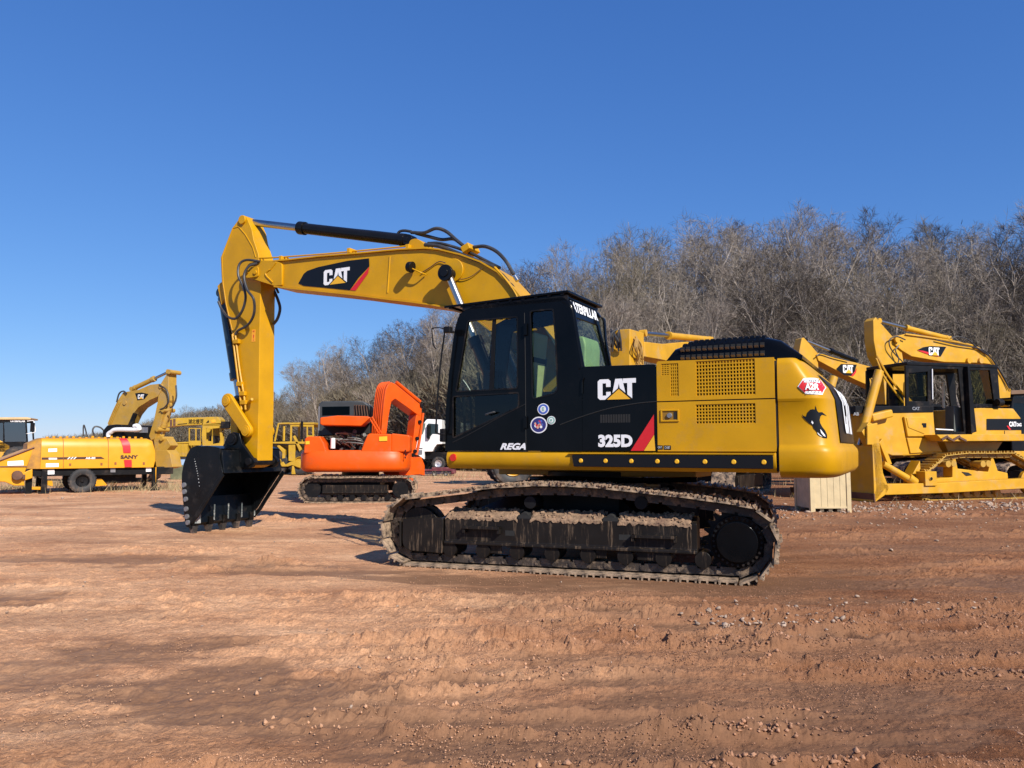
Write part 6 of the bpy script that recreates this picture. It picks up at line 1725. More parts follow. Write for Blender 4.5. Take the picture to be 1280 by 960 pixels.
# chassis
b = MB(); v0 = PF.y(*zp([(160, 706)])[0], -.1); v1 = PF.y(*zp([(1040, 710)])[0], -.1)
b.box(v1.x, v0.x, -.32, -.1, zB - .22, zB - .01); b.box(v1.x, v0.x, -1.5, -1.3, zB - .22, zB - .01); b.box(v1.x, v1.x + .15, -1.4, -.2, zB - .2, zB - .03); b.box(v0.x - .15, v0.x, -1.4, -.2, zB - .2, zB - .03)
b.box(xR + .5, xL - 1.3, -1.3, -.4, zB - .45, zB - .05)
ch_ = b.build('chassis', BLKM, pu, bevel=.01)
for px0 in (267, 929):
    for yy_ in (-.02, -1.5):
        v = PF.y(*zp([(px0, 760)])[0], -.02); b = MB(); b.box(v.x - .07, v.x + .07, yy_ - .14, yy_, .05, zB - .02); b.box(v.x - .13, v.x + .13, yy_ - .22, yy_ + .06, 0, .05); b.build('support_leg', BLKM, ch_, bevel=.006)
for yy_, sg in ((-.12, 1), (-1.45, -1)):
    v = PF.y(*zp([(493, 780)])[0], -.12); wheel(pu, v.x, yy_, .36, .37, .24, sg, rim=BLKM, rimr=.52)
for q in ([(570, 760), (608, 758), (645, 800), (572, 806)], [(285, 770), (315, 772), (318, 806), (285, 800)], [(190, 808), (262, 810), (262, 828), (190, 826)]):
    plate(pu, 'mudguard', PF, zp(q), -.5, -.3, PUMPY, .01, yp=-.3)
patch(ch_, 'label_plate', PF, -.1, zp([(286, 706), (326, 706), (326, 733), (286, 735)]), WHTD, .02)
patch(ch_, 'label_plate', PF, -.1, zp([(875, 692), (907, 692), (907, 717), (875, 718)]), WHTD, .02)
patch(ch_, 'label_plate', PF, -.1, zp([(662, 697), (692, 697), (692, 722), (662, 722)]), GREY, .02)
# hopper
hp = plate(pu, 'hopper', PF, zp([(-190, 715), (208, 566), (150, 720), (196, 700), (196, 756), (146, 772), (148, 802), (85, 802), (30, 780), (-190, 765)]), -1.5, -.05, PUMPY, .02)
b = MB(); b.tube([PF.y(*zp([(-190, 722)])[0], -.02), PF.y(*zp([(206, 572)])[0], -.02)], .02, 6, smooth=False); b.tube([PF.y(*zp([(-190, 688)])[0], -.03), PF.y(*zp([(160, 687)])[0], -.03)], .014, 6, smooth=False); b.build('hopper_rim', mat('dark_red_brown', (.10, .02, .012), .5), hp)
patch(hp, 'label_plate', PF, -.05, zp([(45, 656), (140, 650), (142, 680), (45, 682)]), WHTD, .01)
b = MB(); v = PF.y(*zp([(102, 740)])[0], -.05); b.cyl((v.x, -.05, v.z), (v.x, .12, v.z), .14, n=12); b.box(v.x - .2, v.x + .1, -.03, .05, v.z - .12, v.z + .02); b.build('agitator_motor', RUST, hp, bevel=.02)
b = MB(); rn = random.Random(12)
for i in range(14):
    x0 = rn.uniform(140, 230); v = PF.y(*zp([(x0, rn.uniform(650, 740))])[0], -.2); b.tube([v, v + Vector((.1, .1, .1)), v + Vector((rn.uniform(-.3, .3), .05, -.15))], .02, 6)
b.build('hose', HOSE, pu)
b = MB(); v = PF.y(*zp([(170, 820)])[0], -.3); b.box(v.x - .08, v.x + .08, -.4, -.2, 0, .5); b.build('tow_leg', BLKM, pu)

# ---------------------------------------------------------------- tall yellow excavator behind the pump
EFr = Frame(*at(128, 31), R(-19))
ee = fthing('crawler_excavator', 'dusty yellow excavator with arched boom standing behind the pump trailer', 'excavator', EFr)
def er(px, y0, y1, nm, m=YEL3, bev=.015, par=None):
    pts = EFr.xz(px, -y1); return MB().prism(pts, -y1, y0).build(nm, m, par or ee, bevel=bev)
eb = er(zp([(640, 470), (655, 400), (700, 300), (738, 242), (830, 226), (900, 196), (955, 190), (978, 212), (945, 268), (900, 288), (830, 332), (795, 375), (765, 440), (740, 480)]), .25, .25, 'boom')
es = er(zp([(1010, 118), (1000, 132), (965, 188), (950, 250), (945, 300), (925, 400), (893, 505), (905, 530), (930, 520), (962, 430), (988, 330), (1010, 290)]), .22, .22, 'stick')
# outer face of the stick is the prism's own front; cylinder down its front
c0 = EFr.y(*zp([(1020, 318)])[0], 0); c1 = EFr.y(*zp([(962, 505)])[0], 0)
hyd(ee, (c0.x, 0, c0.z), (c1.x, 0, c1.z), .10, .7, YEL3, 'bucket_cylinder')
c0 = EFr.y(*zp([(795, 222)])[0], 0); c1 = EFr.y(*zp([(1015, 118)])[0], 0)
hyd(ee, (c0.x, 0, c0.z), (c1.x, 0, c1.z), .095, .6, YEL3, 'stick_cylinder')
b = MB()
for q in ((1012, 118), (960, 205), (745, 305), (975, 348), (940, 465), (965, 520)):
    v = EFr.y(*zp([q])[0], -.3); b.cyl((v.x, -.29, v.z), (v.x, .29, v.z), .085, n=14)
b.build('pin', YEL3, ee)
patch(eb, 'marking', EFr, -.25, zp([(812, 248), (850, 243), (892, 252), (868, 282), (826, 290)]), BLKD, .01, -1)
simple_cat(eb, EFr, -.26, zp([(828, 282)])[0], zp([(866, 254)])[0], rightward=True)
er(zp([(928, 610), (935, 590), (1000, 588), (1020, 610), (1035, 690), (1000, 700), (925, 700)]), .1, .4, 'bucket')
er(zp([(920, 505), (1000, 520), (1025, 560), (990, 600), (930, 600)]), .2, .2, 'bucket_link')
b = MB(); 
for pts in ([(700, 300), (715, 250), (740, 235), (760, 250)], [(955, 195), (1000, 230), (1012, 290), (990, 330), (960, 345)], [(1056, 200), (1058, 270), (1040, 320), (1020, 335)]):
    b.tube([EFr.y(*zp([q])[0], -.3) for q in pts], .03, 6)
b.build('hose', HOSE, eb)
b = MB(); 
for k in range(3): b.tube([EFr.y(*zp([(648 + k * 9, 430)])[0], -.27), EFr.y(*zp([(676 + k * 9, 360)])[0], -.27), EFr.y(*zp([(705 + k * 9, 300)])[0], -.27)], .02, 5)
b.build('pipe', YEL3, eb)
b = MB(); c0 = EFr.y(*zp([(812, 370)])[0], -.3); c1 = EFr.y(*zp([(770, 470)])[0], -.3); b.cyl(c0, c1, .09, n=14); b.build('boom_cylinder', BLKM, ee)
eh = er(zp([(612, 520), (615, 470), (640, 440), (690, 434), (730, 436), (732, 520)]), .6, 1.3, 'engine_hood', BLKM, .05)
b = MB()
for i in range(9): v = EFr.y(*zp([(812 + i * 9, 468)])[0], -1.3); b.box(v.x - .03, v.x + .03, -1.34, -1.3, v.z - .10, v.z + .10)
b.build('vent', GREY, eh)
b = MB(); b.tube([EFr.y(*zp([q])[0], -1.38) for q in ((652, 510), (652, 492), (668, 480), (700, 466), (820, 466), (834, 455), (822, 443), (806, 446))], .085, 10); b.build('white_pipe', WHT, eh)
er(zp([(300, 700), (300, 515), (720, 512), (725, 700)]), .6, 1.35, 'house', YEL3)
for sy in (1, -1): make_track(ee, 1.0 * sy, .6, (1.5, .42, .40), (-1.9, .42, .40), [(1.0, .92), (0, .94), (-1.2, .92)], 36, 0, shoes=False)
b = MB(); b.box(-1.2, 1.2, -1, 1, .35, .95); b.build('center_frame', BLKM, ee)

# ---------------------------------------------------------------- crane truck
TF = Frame(*at(243, 40), R(183))
tc_ = fthing('truck_crane', 'old yellow truck crane with a boom lying over its cab', 'crane truck', TF)
zt2 = sc(200, 510, 12)
def tpl(px, y0, y1, nm, m=LEMON, par=None, bev=.02): return plate(par or tc_, nm, TF, zt2(px), y0, y1, m, bev)
bmC = tpl([(-60, 190), (110, 190), (120, 165), (250, 150), (860, 130), (905, 175), (912, 230), (640, 250), (250, 268), (110, 285), (-60, 290)], -.9, -.1, 'crane_boom')
for q in ((150, 175, 185, 282), (200, 165, 235, 275)): patch(bmC, 'boom_band', TF, -.1, zt2([(q[0], q[1]), (q[2], q[1]), (q[2], q[3]), (q[0], q[3])]), RUST, .02)
words_on(bmC, TF, -.1, '湖北银河', zt2([(428, 238)])[0], zt2([(655, 165)])[0], BLKD, bold=.01, lift=.03)
patch(bmC, 'boom_marking', TF, -.1, zt2([(690, 225), (730, 180), (740, 215)]), BLKD, .02)
patch(bmC, 'boom_marking', TF, -.1, zt2([(770, 180), (830, 175), (835, 215), (775, 222)]), mat('orange_decal', (.85, .36, .02), .5), .02)
patch(bmC, 'boom_marking', TF, -.1, zt2([(265, 240), (410, 228), (410, 238), (265, 250)]), BLKD, .02)
cb_ = tpl([(640, 560), (620, 420), (640, 250), (880, 245), (910, 270), (960, 500), (940, 590), (700, 590)], -1.9, -1.8, 'cab')
for y0, y1 in ((-1.9, -1.82), (-.08, .0)):
    o = MB().holes(TF.xz(zt2([(640, 600), (625, 400), (640, 250), (880, 245), (910, 270), (955, 500), (940, 600)]), 0), [TF.xz(zt2([(690, 300), (690, 490), (770, 500), (780, 330)]), 0), TF.xz(zt2([(785, 310), (890, 300), (905, 520), (790, 540)]), 0)], y0, y1).build('cab_side', LEMON, cb_, bevel=.01)
b = MB(); r = TF.xz(zt2([(640, 250), (880, 245)]), 0); b.box(r[1][0] - .05, r[0][0] + .02, -1.9, 0, r[0][1] - .08, r[0][1]); b.box(r[1][0] + .1, r[0][0], -1.85, -.1, .9, 1.3); b.box(r[1][0] + .5, r[0][0], -1.5, -.6, 1.3, 2.0); b.build('cab_roof', LEMON, cb_, bevel=.02)
b = MB(); r = TF.xz(zt2([(700, 400), (760, 560)]), 0); b.box(r[1][0], r[0][0], -1.4, -.4, 1.2, 2.0); b.build('seat', DARK, cb_)
fr_ = MB(); fr_.holes(TF.xz(zt2([(430, 300), (430, 560), (610, 560), (610, 300)]), 0), [TF.xz(zt2([(445, 312), (445, 490), (530, 490), (530, 312)]), 0), TF.xz(zt2([(545, 312), (545, 490), (605, 490), (605, 312)]), 0)], -.06, 0); fr_.build('door_frame', LEMON, tc_)
sp_ = tpl([(-80, 770), (-80, 540), (100, 535), (420, 530), (420, 700), (420, 765)], -2.0, -.02, 'side_box')
b = MB()
for i in range(14): v = TF.y(*zt2([(130 + i * 21, 640)])[0], 0); b.box(v.x - .03, v.x + .03, -.02, .05, v.z - .30, v.z + .28)
b.build('side_ribs', LEMON, sp_)
tpl([(-80, 530), (425, 505), (425, 530), (-80, 545)], -2.0, .02, 'rail', LEMON)
b = MB(); r = TF.xz(zt2([(-80, 760), (960, 760)]), 0); b.box(r[1][0], r[0][0], -1.8, -.2, .6, 1.05); b.build('chassis', BLKM, tc_)
for px in (-20, 120, 300, 620, 860):
    for yy_, sg in ((-.15, 1), (-1.8, -1)): v = TF.y(*zt2([(px, 900)])[0], 0); wheel(tc_, v.x, yy_, .5, .5, .3, sg, rim=LEMON, n=20)
b = MB(); r = TF.y(*zt2([(985, 255)])[0], .1); b.box(r.x - .2, r.x + .2, -.05, .25, r.z - .18, r.z + .18); b.tube([(r.x, .1, r.z), TF.y(*zt2([(905, 300)])[0], 0)], .02, 5); b.build('mirror', BLKM, tc_, bevel=.03)
# ---------------------------------------------------------------- yellow tractor with a ripper
GF = Frame(*at(372, 39), R(180))
gr = fthing('ripper_tractor', 'small boxy yellow tractor with a four post cab and rear ripper, behind the orange machine', 'tractor', GF)
zg_ = sc(330, 515, 11.3)
def gpl(px, y0, y1, nm, m=LEMON, par=None, bev=.015): return plate(par or gr, nm, GF, zg_(px), y0, y1, m, bev)
MB().holes(GF.xz(zg_([(365, 440), (370, 165), (700, 160), (712, 440)]), 0), [GF.xz(zg_([(392, 420), (395, 205), (520, 205), (520, 420)]), 0), GF.xz(zg_([(545, 420), (545, 205), (600, 205), (600, 420)]), 0), GF.xz(zg_([(618, 330), (618, 210), (680, 210), (680, 330)]), 0)], -.06, 0).build('cab', LEMON, gr, bevel=.01)
cg = gpl([(355, 175), (355, 150), (710, 146), (710, 172)], -1.5, .04, 'cab_roof')
MB().holes(GF.xz(zg_([(365, 440), (370, 165), (700, 160), (712, 440)]), 0), [GF.xz(zg_([(392, 420), (395, 205), (680, 205), (680, 420)]), 0)], -1.5, -1.44).build('cab_far_side', LEMON, gr)
b = MB(); b.tube([GF.y(*zg_([q])[0], -.1) for q in ((152, 415), (190, 230), (205, 165))], .05, 6, smooth=False); b.tube([GF.y(*zg_([q])[0], -.1) for q in ((200, 165), (360, 160))], .05, 6); b.tube([GF.y(*zg_([q])[0], -1.4) for q in ((152, 415), (190, 230), (205, 165))], .05, 6, smooth=False); b.tube([GF.y(*zg_([q])[0], -.1) for q in ((280, 410), (285, 200))], .06, 6); b.build('front_post', LEMON, gr)
b = MB(); v = GF.y(*zg_([(535, 250)])[0], .15); b.cyl((v.x, .15, v.z - .5), (v.x, .15, v.z + .42), .06, n=10); b.build('exhaust', BLKM, gr)
gpl([(110, 445), (115, 425), (370, 415), (700, 420), (700, 450), (370, 450)], -1.6, .1, 'deck')
gpl([(180, 480), (210, 460), (295, 540), (300, 650), (255, 660), (258, 570)], -.3, 0, 'arm')
gpl([(345, 465), (438, 460), (438, 700), (345, 690)], -.5, .05, 'rear_column')
gpl([(405, 345), (430, 330), (530, 530), (500, 560)], -.1, .1, 'cylinder')
gpl([(225, 730), (265, 700), (300, 745), (380, 700), (480, 690), (520, 720), (510, 790), (450, 770), (400, 750), (330, 770), (250, 770)], -1.2, .1, 'ripper_beam')
gpl([(385, 880), (395, 760), (420, 760), (440, 880)], -.1, .08, 'ripper_tooth')
gpl([(120, 470), (560, 470), (560, 760), (120, 760)], -1.5, -.35, 'body', mat('shadow_olive_paint', (.25, .19, .05), .6, var=.3, dirt=.6, dcol=(.1, .07, .04)))  # body set back under the deck, shade put into its olive colour
v0 = GF.y(*zg_([(150, 640)])[0], -.2).x; v1 = GF.y(*zg_([(520, 640)])[0], -.2).x
wheel(gr, v0 - .1, -.2, .62, .62, .4, 1, rim=LEMON, n=24); wheel(gr, v1, -.2, .62, .62, .4, 1, rim=LEMON, n=24); wheel(gr, v0 - .1, -1.5, .62, .62, .4, -1, rim=LEMON, n=24); wheel(gr, v1, -1.5, .62, .62, .4, -1, rim=LEMON, n=24)
# ---------------------------------------------------------------- white truck
WF = Frame(*at(540, 46), R(176))
wt = fthing('cab_over_truck', 'white truck with dark side windows parked at the wood edge left of the big cab', 'truck', WF)
zw = sc(510, 510, 10.667)
def wpl(px, y0, y1, nm, m=WHT, par=None, bev=.03): return plate(par or wt, nm, WF, zw(px), y0, y1, m, bev)
wc = wpl([(100, 560), (100, 440), (120, 400), (150, 370), (205, 210), (240, 160), (262, 148), (450, 155), (455, 480), (385, 485), (350, 530), (325, 582), (218, 582), (215, 685), (150, 640), (100, 600)], -2.2, 0, 'cab')
patch(wc, 'windscreen', WF, 0, zw([(122, 385), (145, 300), (180, 215), (235, 200), (225, 270), (200, 345), (160, 378)]), GLD, .012)
patch(wc, 'side_window', WF, 0, zw([(245, 390), (250, 230), (275, 205), (405, 215), (405, 350), (330, 345), (300, 378), (270, 400)]), glass('truck_glass', (.12, .16, .15), .05), .012)
b = MB(); v = WF.y(*zw([(268, 330)])[0], .12); b.box(v.x - .12, v.x + .06, .05, .2, v.z - .35, v.z + .45); b.tube([(v.x, .1, v.z + .4), WF.y(*zw([(300, 215)])[0], 0)], .02, 5); b.build('mirror', BLKM, wc, bevel=.03)
patch(wc, 'headlamp', WF, 0, zw([(95, 560), (190, 560), (190, 620), (120, 630)]), GREY, .02)
patch(wc, 'grille_line', WF, 0, zw([(110, 530), (195, 535), (195, 545), (110, 540)]), BLKD, .02)
b = MB(); b.tube([WF.y(*zw([q])[0], .02) for q in ((275, 420), (285, 385), (300, 378))], .02, 5); b.build('door_handle', BLKM, wc)
wpl([(215, 590), (1500, 590), (1500, 650), (215, 690)], -1.8, -.3, 'chassis', BLKM)
wpl([(700, 200), (1900, 200), (1900, 560), (700, 560)], -2.2, 0, 'cargo_box', mat('grey_box_body', (.30, .32, .30), .6))
for px in (408, 1300, 1560):
    for yy_, sg in ((-.12, 1), (-2.0, -1)):
        v = WF.y(*zw([(px, 690)])[0], -.12); wheel(wt, v.x, yy_, .43, .40, .28, sg, rim=mat('silver_rim', (.6, .6, .62), .3, metal=.6), rimr=.55, n=24)
# ---------------------------------------------------------------- low red implement
IF = Frame(*at(549, 37), R(180))
im = fthing('farm_implement', 'low dark red implement lying on the ground in front of the white truck', 'implement', IF)
b = MB(); b.box(-.75, .75, -.6, 0, .25, .33); b.box(-.55, .35, -.5, -.05, .33, .42); b.box(-.8, -.6, -.6, .02, .12, .3)
b.build('deck', mat('dark_red_paint', (.12, .02, .03), .5, var=.3, dirt=.4), im, bevel=.02)
b = MB(); b.box(-.7, .7, -.55, -.05, .08, .25); b.build('frame', mat('dark_purple_steel', (.03, .02, .04), .5), im, bevel=.01)
for x in (-.35, .2): wheel(im, x, -.02, .12, .12, .1, 1, n=16)

# ---------------------------------------------------------------- wheel loader far left
LF = Frame(*at(12, 42), R(200))
lo_ = fthing('wheel_loader', 'yellow wheel loader with a dark glazed cab at the left edge, beyond the hopper', 'loader', LF)
def lpl(px, y0, y1, nm, m=YEL2, par=None, bev=.03): return plate(par or lo_, nm, LF, zp(px), y0, y1, m, bev)
lc = lpl([(-60, 600), (-60, 408), (160, 408), (168, 590), (168, 600)], -.1, -.04, 'cab', BLKM)
b = MB(); q = LF.xz(zp([(-60, 600), (-60, 408), (160, 408), (172, 600)]), 0)
h1_ = LF.xz(zp([(-40, 540), (-40, 425), (18, 425), (18, 540)]), 0); h2_ = LF.xz(zp([(28, 538), (24, 422), (150, 422), (158, 538)]), 0)
b.holes(q, [h1_, h2_], -.04, .0); b.holes(q, [h1_, h2_], -1.5, -1.44); b.build('cab_frame', BLKM, lc, bevel=.01)
bpy.data.objects.remove(bpy.data.objects[lc.name + '']) if False else None
MB().prism(h2_, -.03, -.02).build('side_glass', GLB, lc); MB().prism(h1_, -.03, -.02).build('side_glass', GLB, lc)
lpl([(-80, 406), (-80, 392), (160, 391), (186, 396), (184, 406)], -1.6, .1, 'cab_roof', mat('tan_roof', (.55, .38, .18), .6))
words_on(lc, LF, .0, 'CATERPILLAR', zp([(62, 420)])[0], zp([(152, 409)])[0], WHTD, bold=.04)
b = MB(); v = LF.y(*zp([(193, 452)])[0], .2); b.box(v.x - .12, v.x + .10, .15, .2, v.z - .25, v.z + .25)
b.build('mirror', BLKM, lc, bevel=.03)
b = MB(); b.tube([LF.y(*zp([q])[0], .15) for q in ((163, 415), (200, 413), (208, 440), (210, 478), (180, 487), (160, 490))], .02, 6); b.build('mirror_frame', WHT, lc)
b = MB(); sxx = LF.y(*zp([(30, 500)])[0], -.7).x; b.box(sxx - .3, sxx + .1, -1, -.5, 1.9, 2.6); b.build('seat', mat('red_seat', (.2, .04, .04), .8), lc)
lpl([(60, 600), (62, 548), (120, 540), (175, 590), (175, 640), (60, 640)], -1.5, -.2, 'front_frame', YEL2)
lpl([(-260, 640), (-260, 500), (-60, 500), (60, 560), (60, 700), (-260, 700)], -1.6, 0, 'engine_cover', YEL2)
for px in (-180, 110):
    for yy_, sg in ((.05, 1), (-1.8, -1)): v = LF.y(*zp([(px, 640)])[0], 0); wheel(lo_, v.x, yy_, .72, .72, .5, sg, rim=YEL2)
b = MB(); v = LF.y(*zp([(230, 700)])[0], 0); b.prism([(v.x, .1), (v.x + .9, .1), (v.x + .9, .9), (v.x + .7, .9), (v.x + .6, .3), (v.x, .2)], -2.2, .4); b.build('bucket', YEL2, lo_)

# ---------------------------------------------------------------- wheel loader glimpsed under the big house
KF = Frame(*at(652, 27.5), R(188))
wl_ = fthing('wheel_loader', 'yellow wheel loader hidden behind the black cab, one yellow rimmed wheel showing below', 'loader', KF)
for px in (640, 712):
    for yy_, sg in ((0, 1), (-1.9, -1)): v = KF.y(px, 580, 0); wheel(wl_, v.x, yy_, .74, .74, .5, sg, rim=YEL2, rimr=.55)
b = MB(); xa1 = KF.y(640, 580, 0).x; xb1 = KF.y(712, 580, 0).x
b.box(xb1 - .6, xa1 + .3, -1.5, -.4, .75, 1.25); b.box(xb1 - .9, xb1 + .6, -1.55, -.35, 1.2, 1.9); b.build('frame', YEL2, wl_, bevel=.05)
b = MB()
for i in range(5): b.box(xa1 + .55 + i * .16, xa1 + .63 + i * .16, -.40, -.36, 1.35, 2.15)
b.box(xa1 + .5, xa1 + 1.3, -1.5, -.42, 1.3, 2.2); b.build('grille', YEL3, wl_)
lcab = MB().holes([(xb1 + .5, 1.25), (xb1 + .5, 2.85), (xa1 + .1, 2.85), (xa1 + .3, 1.9), (xa1 + .2, 1.25)], [[(xb1 + .65, 1.7), (xb1 + .65, 2.7), (xa1 - .02, 2.7), (xa1 + .12, 1.9), (xa1 + .1, 1.7)]], -.45, -.40)
lcab.holes([(xb1 + .5, 1.25), (xb1 + .5, 2.85), (xa1 + .1, 2.85), (xa1 + .3, 1.9), (xa1 + .2, 1.25)], [[(xb1 + .65, 1.7), (xb1 + .65, 2.7), (xa1 - .02, 2.7), (xa1 + .12, 1.9), (xa1 + .1, 1.7)]], -1.5, -1.45)
lcab.box(xb1 + .45, xa1 + .15, -1.55, -.35, 2.85, 2.95); lcab.build('cab', BLKM, wl_)

# ---------------------------------------------------------------- excavators on the right
def bg_exc(F, label, boom, stick, cyl, mark, hl, hw=1.35, hz_=(1.0, 2.1), cabx=(.3, 1.8), tracks=True, bw=.26, hoses=(), m=YEL2, markm=True, stickw=.2, cabz=3.0, foot=None, cat=None, bx_=True, carm=YEL2, no_cab=False):
    t = fthing('crawler_excavator', label, 'excavator', F)
    bo = MB().prism(F.xz(boom, bw), -bw, bw).build('boom', m, t, bevel=.02)
    st = MB().prism(F.xz(stick, stickw), -stickw, stickw).build('stick', m, t, bevel=.02)
    a, c = F.y(*cyl[0], 0), F.y(*cyl[1], 0)
    hyd(t, (a.x, 0, a.z), (c.x, 0, c.z), .09, cyl[2], carm, 'stick_cylinder')
    if mark: patch(bo, 'marking', F, bw, mark[0], BLKD, .012); patch(bo, 'stripe', F, bw, mark[1], REDD, .02)
    if cat: simple_cat(bo, F, bw + .02, *cat)
    for h_ in hoses:
        b = MB(); b.tube([F.y(a_, c_, bw + .08) for a_, c_ in h_], .022, 6); b.build('hose', HOSE, bo)
    z0, z1 = hz_
    b = MB(); b.box(-hl, 1.9, -hw, hw, z0, z0 + .25); b.build('house_frame', m, t, bevel=.02)
    b = MB(); b.box(-hl, -.5, -hw, hw, z0 + .25, z1); b.box(-.5, 1.5, -hw, -.45, z0 + .25, z1 - .1); b.build('engine_housing', m, t, bevel=.06)
    if not no_cab:
        x0, x1_ = cabx
        cbp = [(x0, z0 + .25), (x0, cabz), (x1_ - .15, cabz), (x1_, cabz - .5), (x1_, z0 + .25)]
        cbm = MB().holes(cbp, [[(x0 + .12, 1.9), (x0 + .12, cabz - .15), (x0 + .6, cabz - .15), (x0 + .6, 1.9)], [(x0 + .7, 1.9), (x0 + .7, cabz - .15), (x1_ - .2, cabz - .15), (x1_ - .1, cabz - .5), (x1_ - .1, 1.9)]], hw - .05, hw)
        cbm.holes(cbp, [[(x0 + .12, 1.9), (x0 + .12, cabz - .15), (x1_ - .2, cabz - .15), (x1_ - .1, cabz - .5), (x1_ - .1, 1.9)]], hw - .95, hw - .9)
        cbm.box(x0, x1_ - .15, hw - .95, hw, cabz - .02, cabz + .04); cbm.box(x0, x0 + .05, hw - .9, hw - .05, z0 + .2, cabz)
        cc_ = cbm.build('cab', BLKM, t, bevel=.01)
        b = MB(); b.box(x0 + .15, x0 + .65, hw - .75, hw - .2, 1.6, 2.1); b.box(x0 + .12, x0 + .25, hw - .75, hw - .2, 2.1, 2.6); b.build('seat', SEAT, cc_)
        b = MB(); b.box(x0 + .1, x1_ - .1, hw - .03, hw - .02, 1.88, cabz - .14); b.build('side_glass', GLD, cc_)
    if tracks:
        for sy in (1, -1):
            make_track(t, 1.15 * sy, .6, (1.95, .42, .40), (-1.95, .42, .40), [(1.2, .93), (0, .95), (-1.2, .93)], 38, 0, shoes=False)
            b = MB(); b.box(-1.5, 1.5, 1.15 * sy - .18, 1.15 * sy + .22, .22, .6); b.build('track_frame', FRAME, t, bevel=.02)
        b = MB(); b.box(-1, 1, -1, 1, .4, .9); b.cyl((0, 0, .8), (0, 0, 1.05), .6, n=24); b.build('center_frame', BLKM, t)
    return t, bo, st
zr = sc(980, 380, 3.693)
# behind the hood: stick box seen on its corner
yawK = math.atan2(-.87, -.5)
KX = Frame(5.7, 22.9, yawK)
zk = sc(750, 400, 9.143)
sx0 = KX.y(788, 430, .22).x
kx, kbo, kst = bg_exc(KX, 'yellow excavator behind the black engine hood, its boxy stick end wrapped in hoses', [(806, 427), (830, 430), (860, 427), (900, 436), (950, 455), (960, 500), (920, 500), (880, 462), (826, 449.5), (806, 446)],
       [(787.5, 411), (805, 416), (805, 470), (802, 560), (798, 600), (787.5, 600)], ((888, 424.5), (804, 416.5), .68), None, 2.3, hoses=(), cabz=2.6, stickw=.24, no_cab=False, cabx=(.2, 1.6))
b = MB(); rn = random.Random(21)
for i in range(8):
    x0_, x1_ = rn.uniform(762, 774), rn.uniform(764, 778)
    b.tube([KX.x(x0_, rn.uniform(409, 414), sx0 + .10), KX.x(rn.uniform(759, 781), rn.uniform(418, 430), sx0 + .22), KX.x(x1_, rn.uniform(432, 441), sx0 + .14)], .022, 6)
b.build('hose', HOSE, kst)
b = MB()
for i in range(7):
    b.tube([KX.y(rn.uniform(794, 799), rn.uniform(420, 426), .30), KX.y(rn.uniform(793, 803), rn.uniform(430, 436), .38), KX.y(rn.uniform(793, 804), rn.uniform(445, 456), .30)], .018, 6)
b.build('hose', mat('ochre_hose', (.35, .2, .05), .6), kst)
b = MB(); b.box(sx0 - .5, sx0 + .5, -.6, .6, .0, .9); b.build('bucket', BUCK, kx, bevel=.08)
# second: half hidden behind the counterweight
LX = Frame(*at(1150, 31), R(197))
bg_exc(LX, 'yellow excavator whose boom slopes up between the counterweight and the bulldozer', zr([(150, 235), (160, 225), (240, 250), (330, 270), (410, 292), (520, 360), (620, 480), (560, 500), (480, 420), (400, 380), (330, 350), (240, 305), (160, 262)]),
       zr([(82, 158), (92, 154), (125, 190), (155, 225), (160, 300), (150, 700), (110, 700), (80, 260), (70, 220)]), (zr([(330, 262)])[0], zr([(95, 168)])[0], .5),
       (zr([(240, 300), (262, 277), (335, 280), (326, 310), (310, 332), (275, 328)]), zr([(335, 295), (330, 318), (318, 333), (308, 331), (325, 312)])), 2.4, cat=(zr([(272, 318)])[0], zr([(318, 283)])[0]),
       hoses=(zr([(150, 240), (175, 228), (230, 245), (300, 262)]), zr([(390, 330), (405, 355), (400, 400)])), carm=CYLBLK)
# third: boom arching over the bulldozer
MX = Frame(*at(1262, 27.5), R(201))
mx_, mbo, mst = bg_exc(MX, 'yellow excavator with its boom arching over the bulldozer cab', zr([(512, 160), (525, 148), (560, 138), (700, 160), (860, 190), (930, 222), (965, 262), (1000, 320), (1048, 405), (1042, 475), (1000, 455), (975, 350), (955, 278), (900, 272), (740, 268), (590, 242), (545, 215), (515, 190)]),
       zr([(412, 75), (425, 60), (440, 80), (500, 148), (545, 220), (560, 320), (585, 480), (560, 700), (500, 700), (470, 480), (455, 290), (428, 240), (415, 170)]), (zr([(760, 160)])[0], zr([(435, 78)])[0], .62),
       (zr([(613, 213), (640, 200), (675, 194), (748, 198), (722, 243), (700, 240), (680, 225)]), zr([(613, 214), (640, 216), (683, 228), (715, 243), (690, 240), (650, 228)])), 2.5, cat=(zr([(668, 236)])[0], zr([(716, 202)])[0]),
       hoses=(zr([(560, 165), (520, 150), (488, 165), (490, 200), (520, 240), (548, 270), (540, 300), (470, 302)]), zr([(530, 190), (515, 215), (530, 260), (500, 300), (455, 296)]), zr([(770, 158), (800, 150), (850, 165), (890, 200), (940, 235)]), zr([(700, 165), (800, 188), (900, 205), (950, 240), (1010, 330), (1040, 390)])))
b = MB()
for i in range(2): b.tube([MX.y(*zr([q])[0], .3 - i * .1) for q in ((560, 140 - i * 3), (700, 160 - i * 3), (860, 190 - i * 3), (935, 226), (968, 266), (1046, 400))], .02, 6)
b.build('pipe', YEL2, mbo)
b = MB()
for q in ((518, 165), (850, 262), (905, 262)):
    v = MX.y(*zr([q])[0], .28); b.cyl((v.x, .26, v.z), (v.x, .34, v.z), .10, n=16)
b.build('pin', YEL2, mbo)
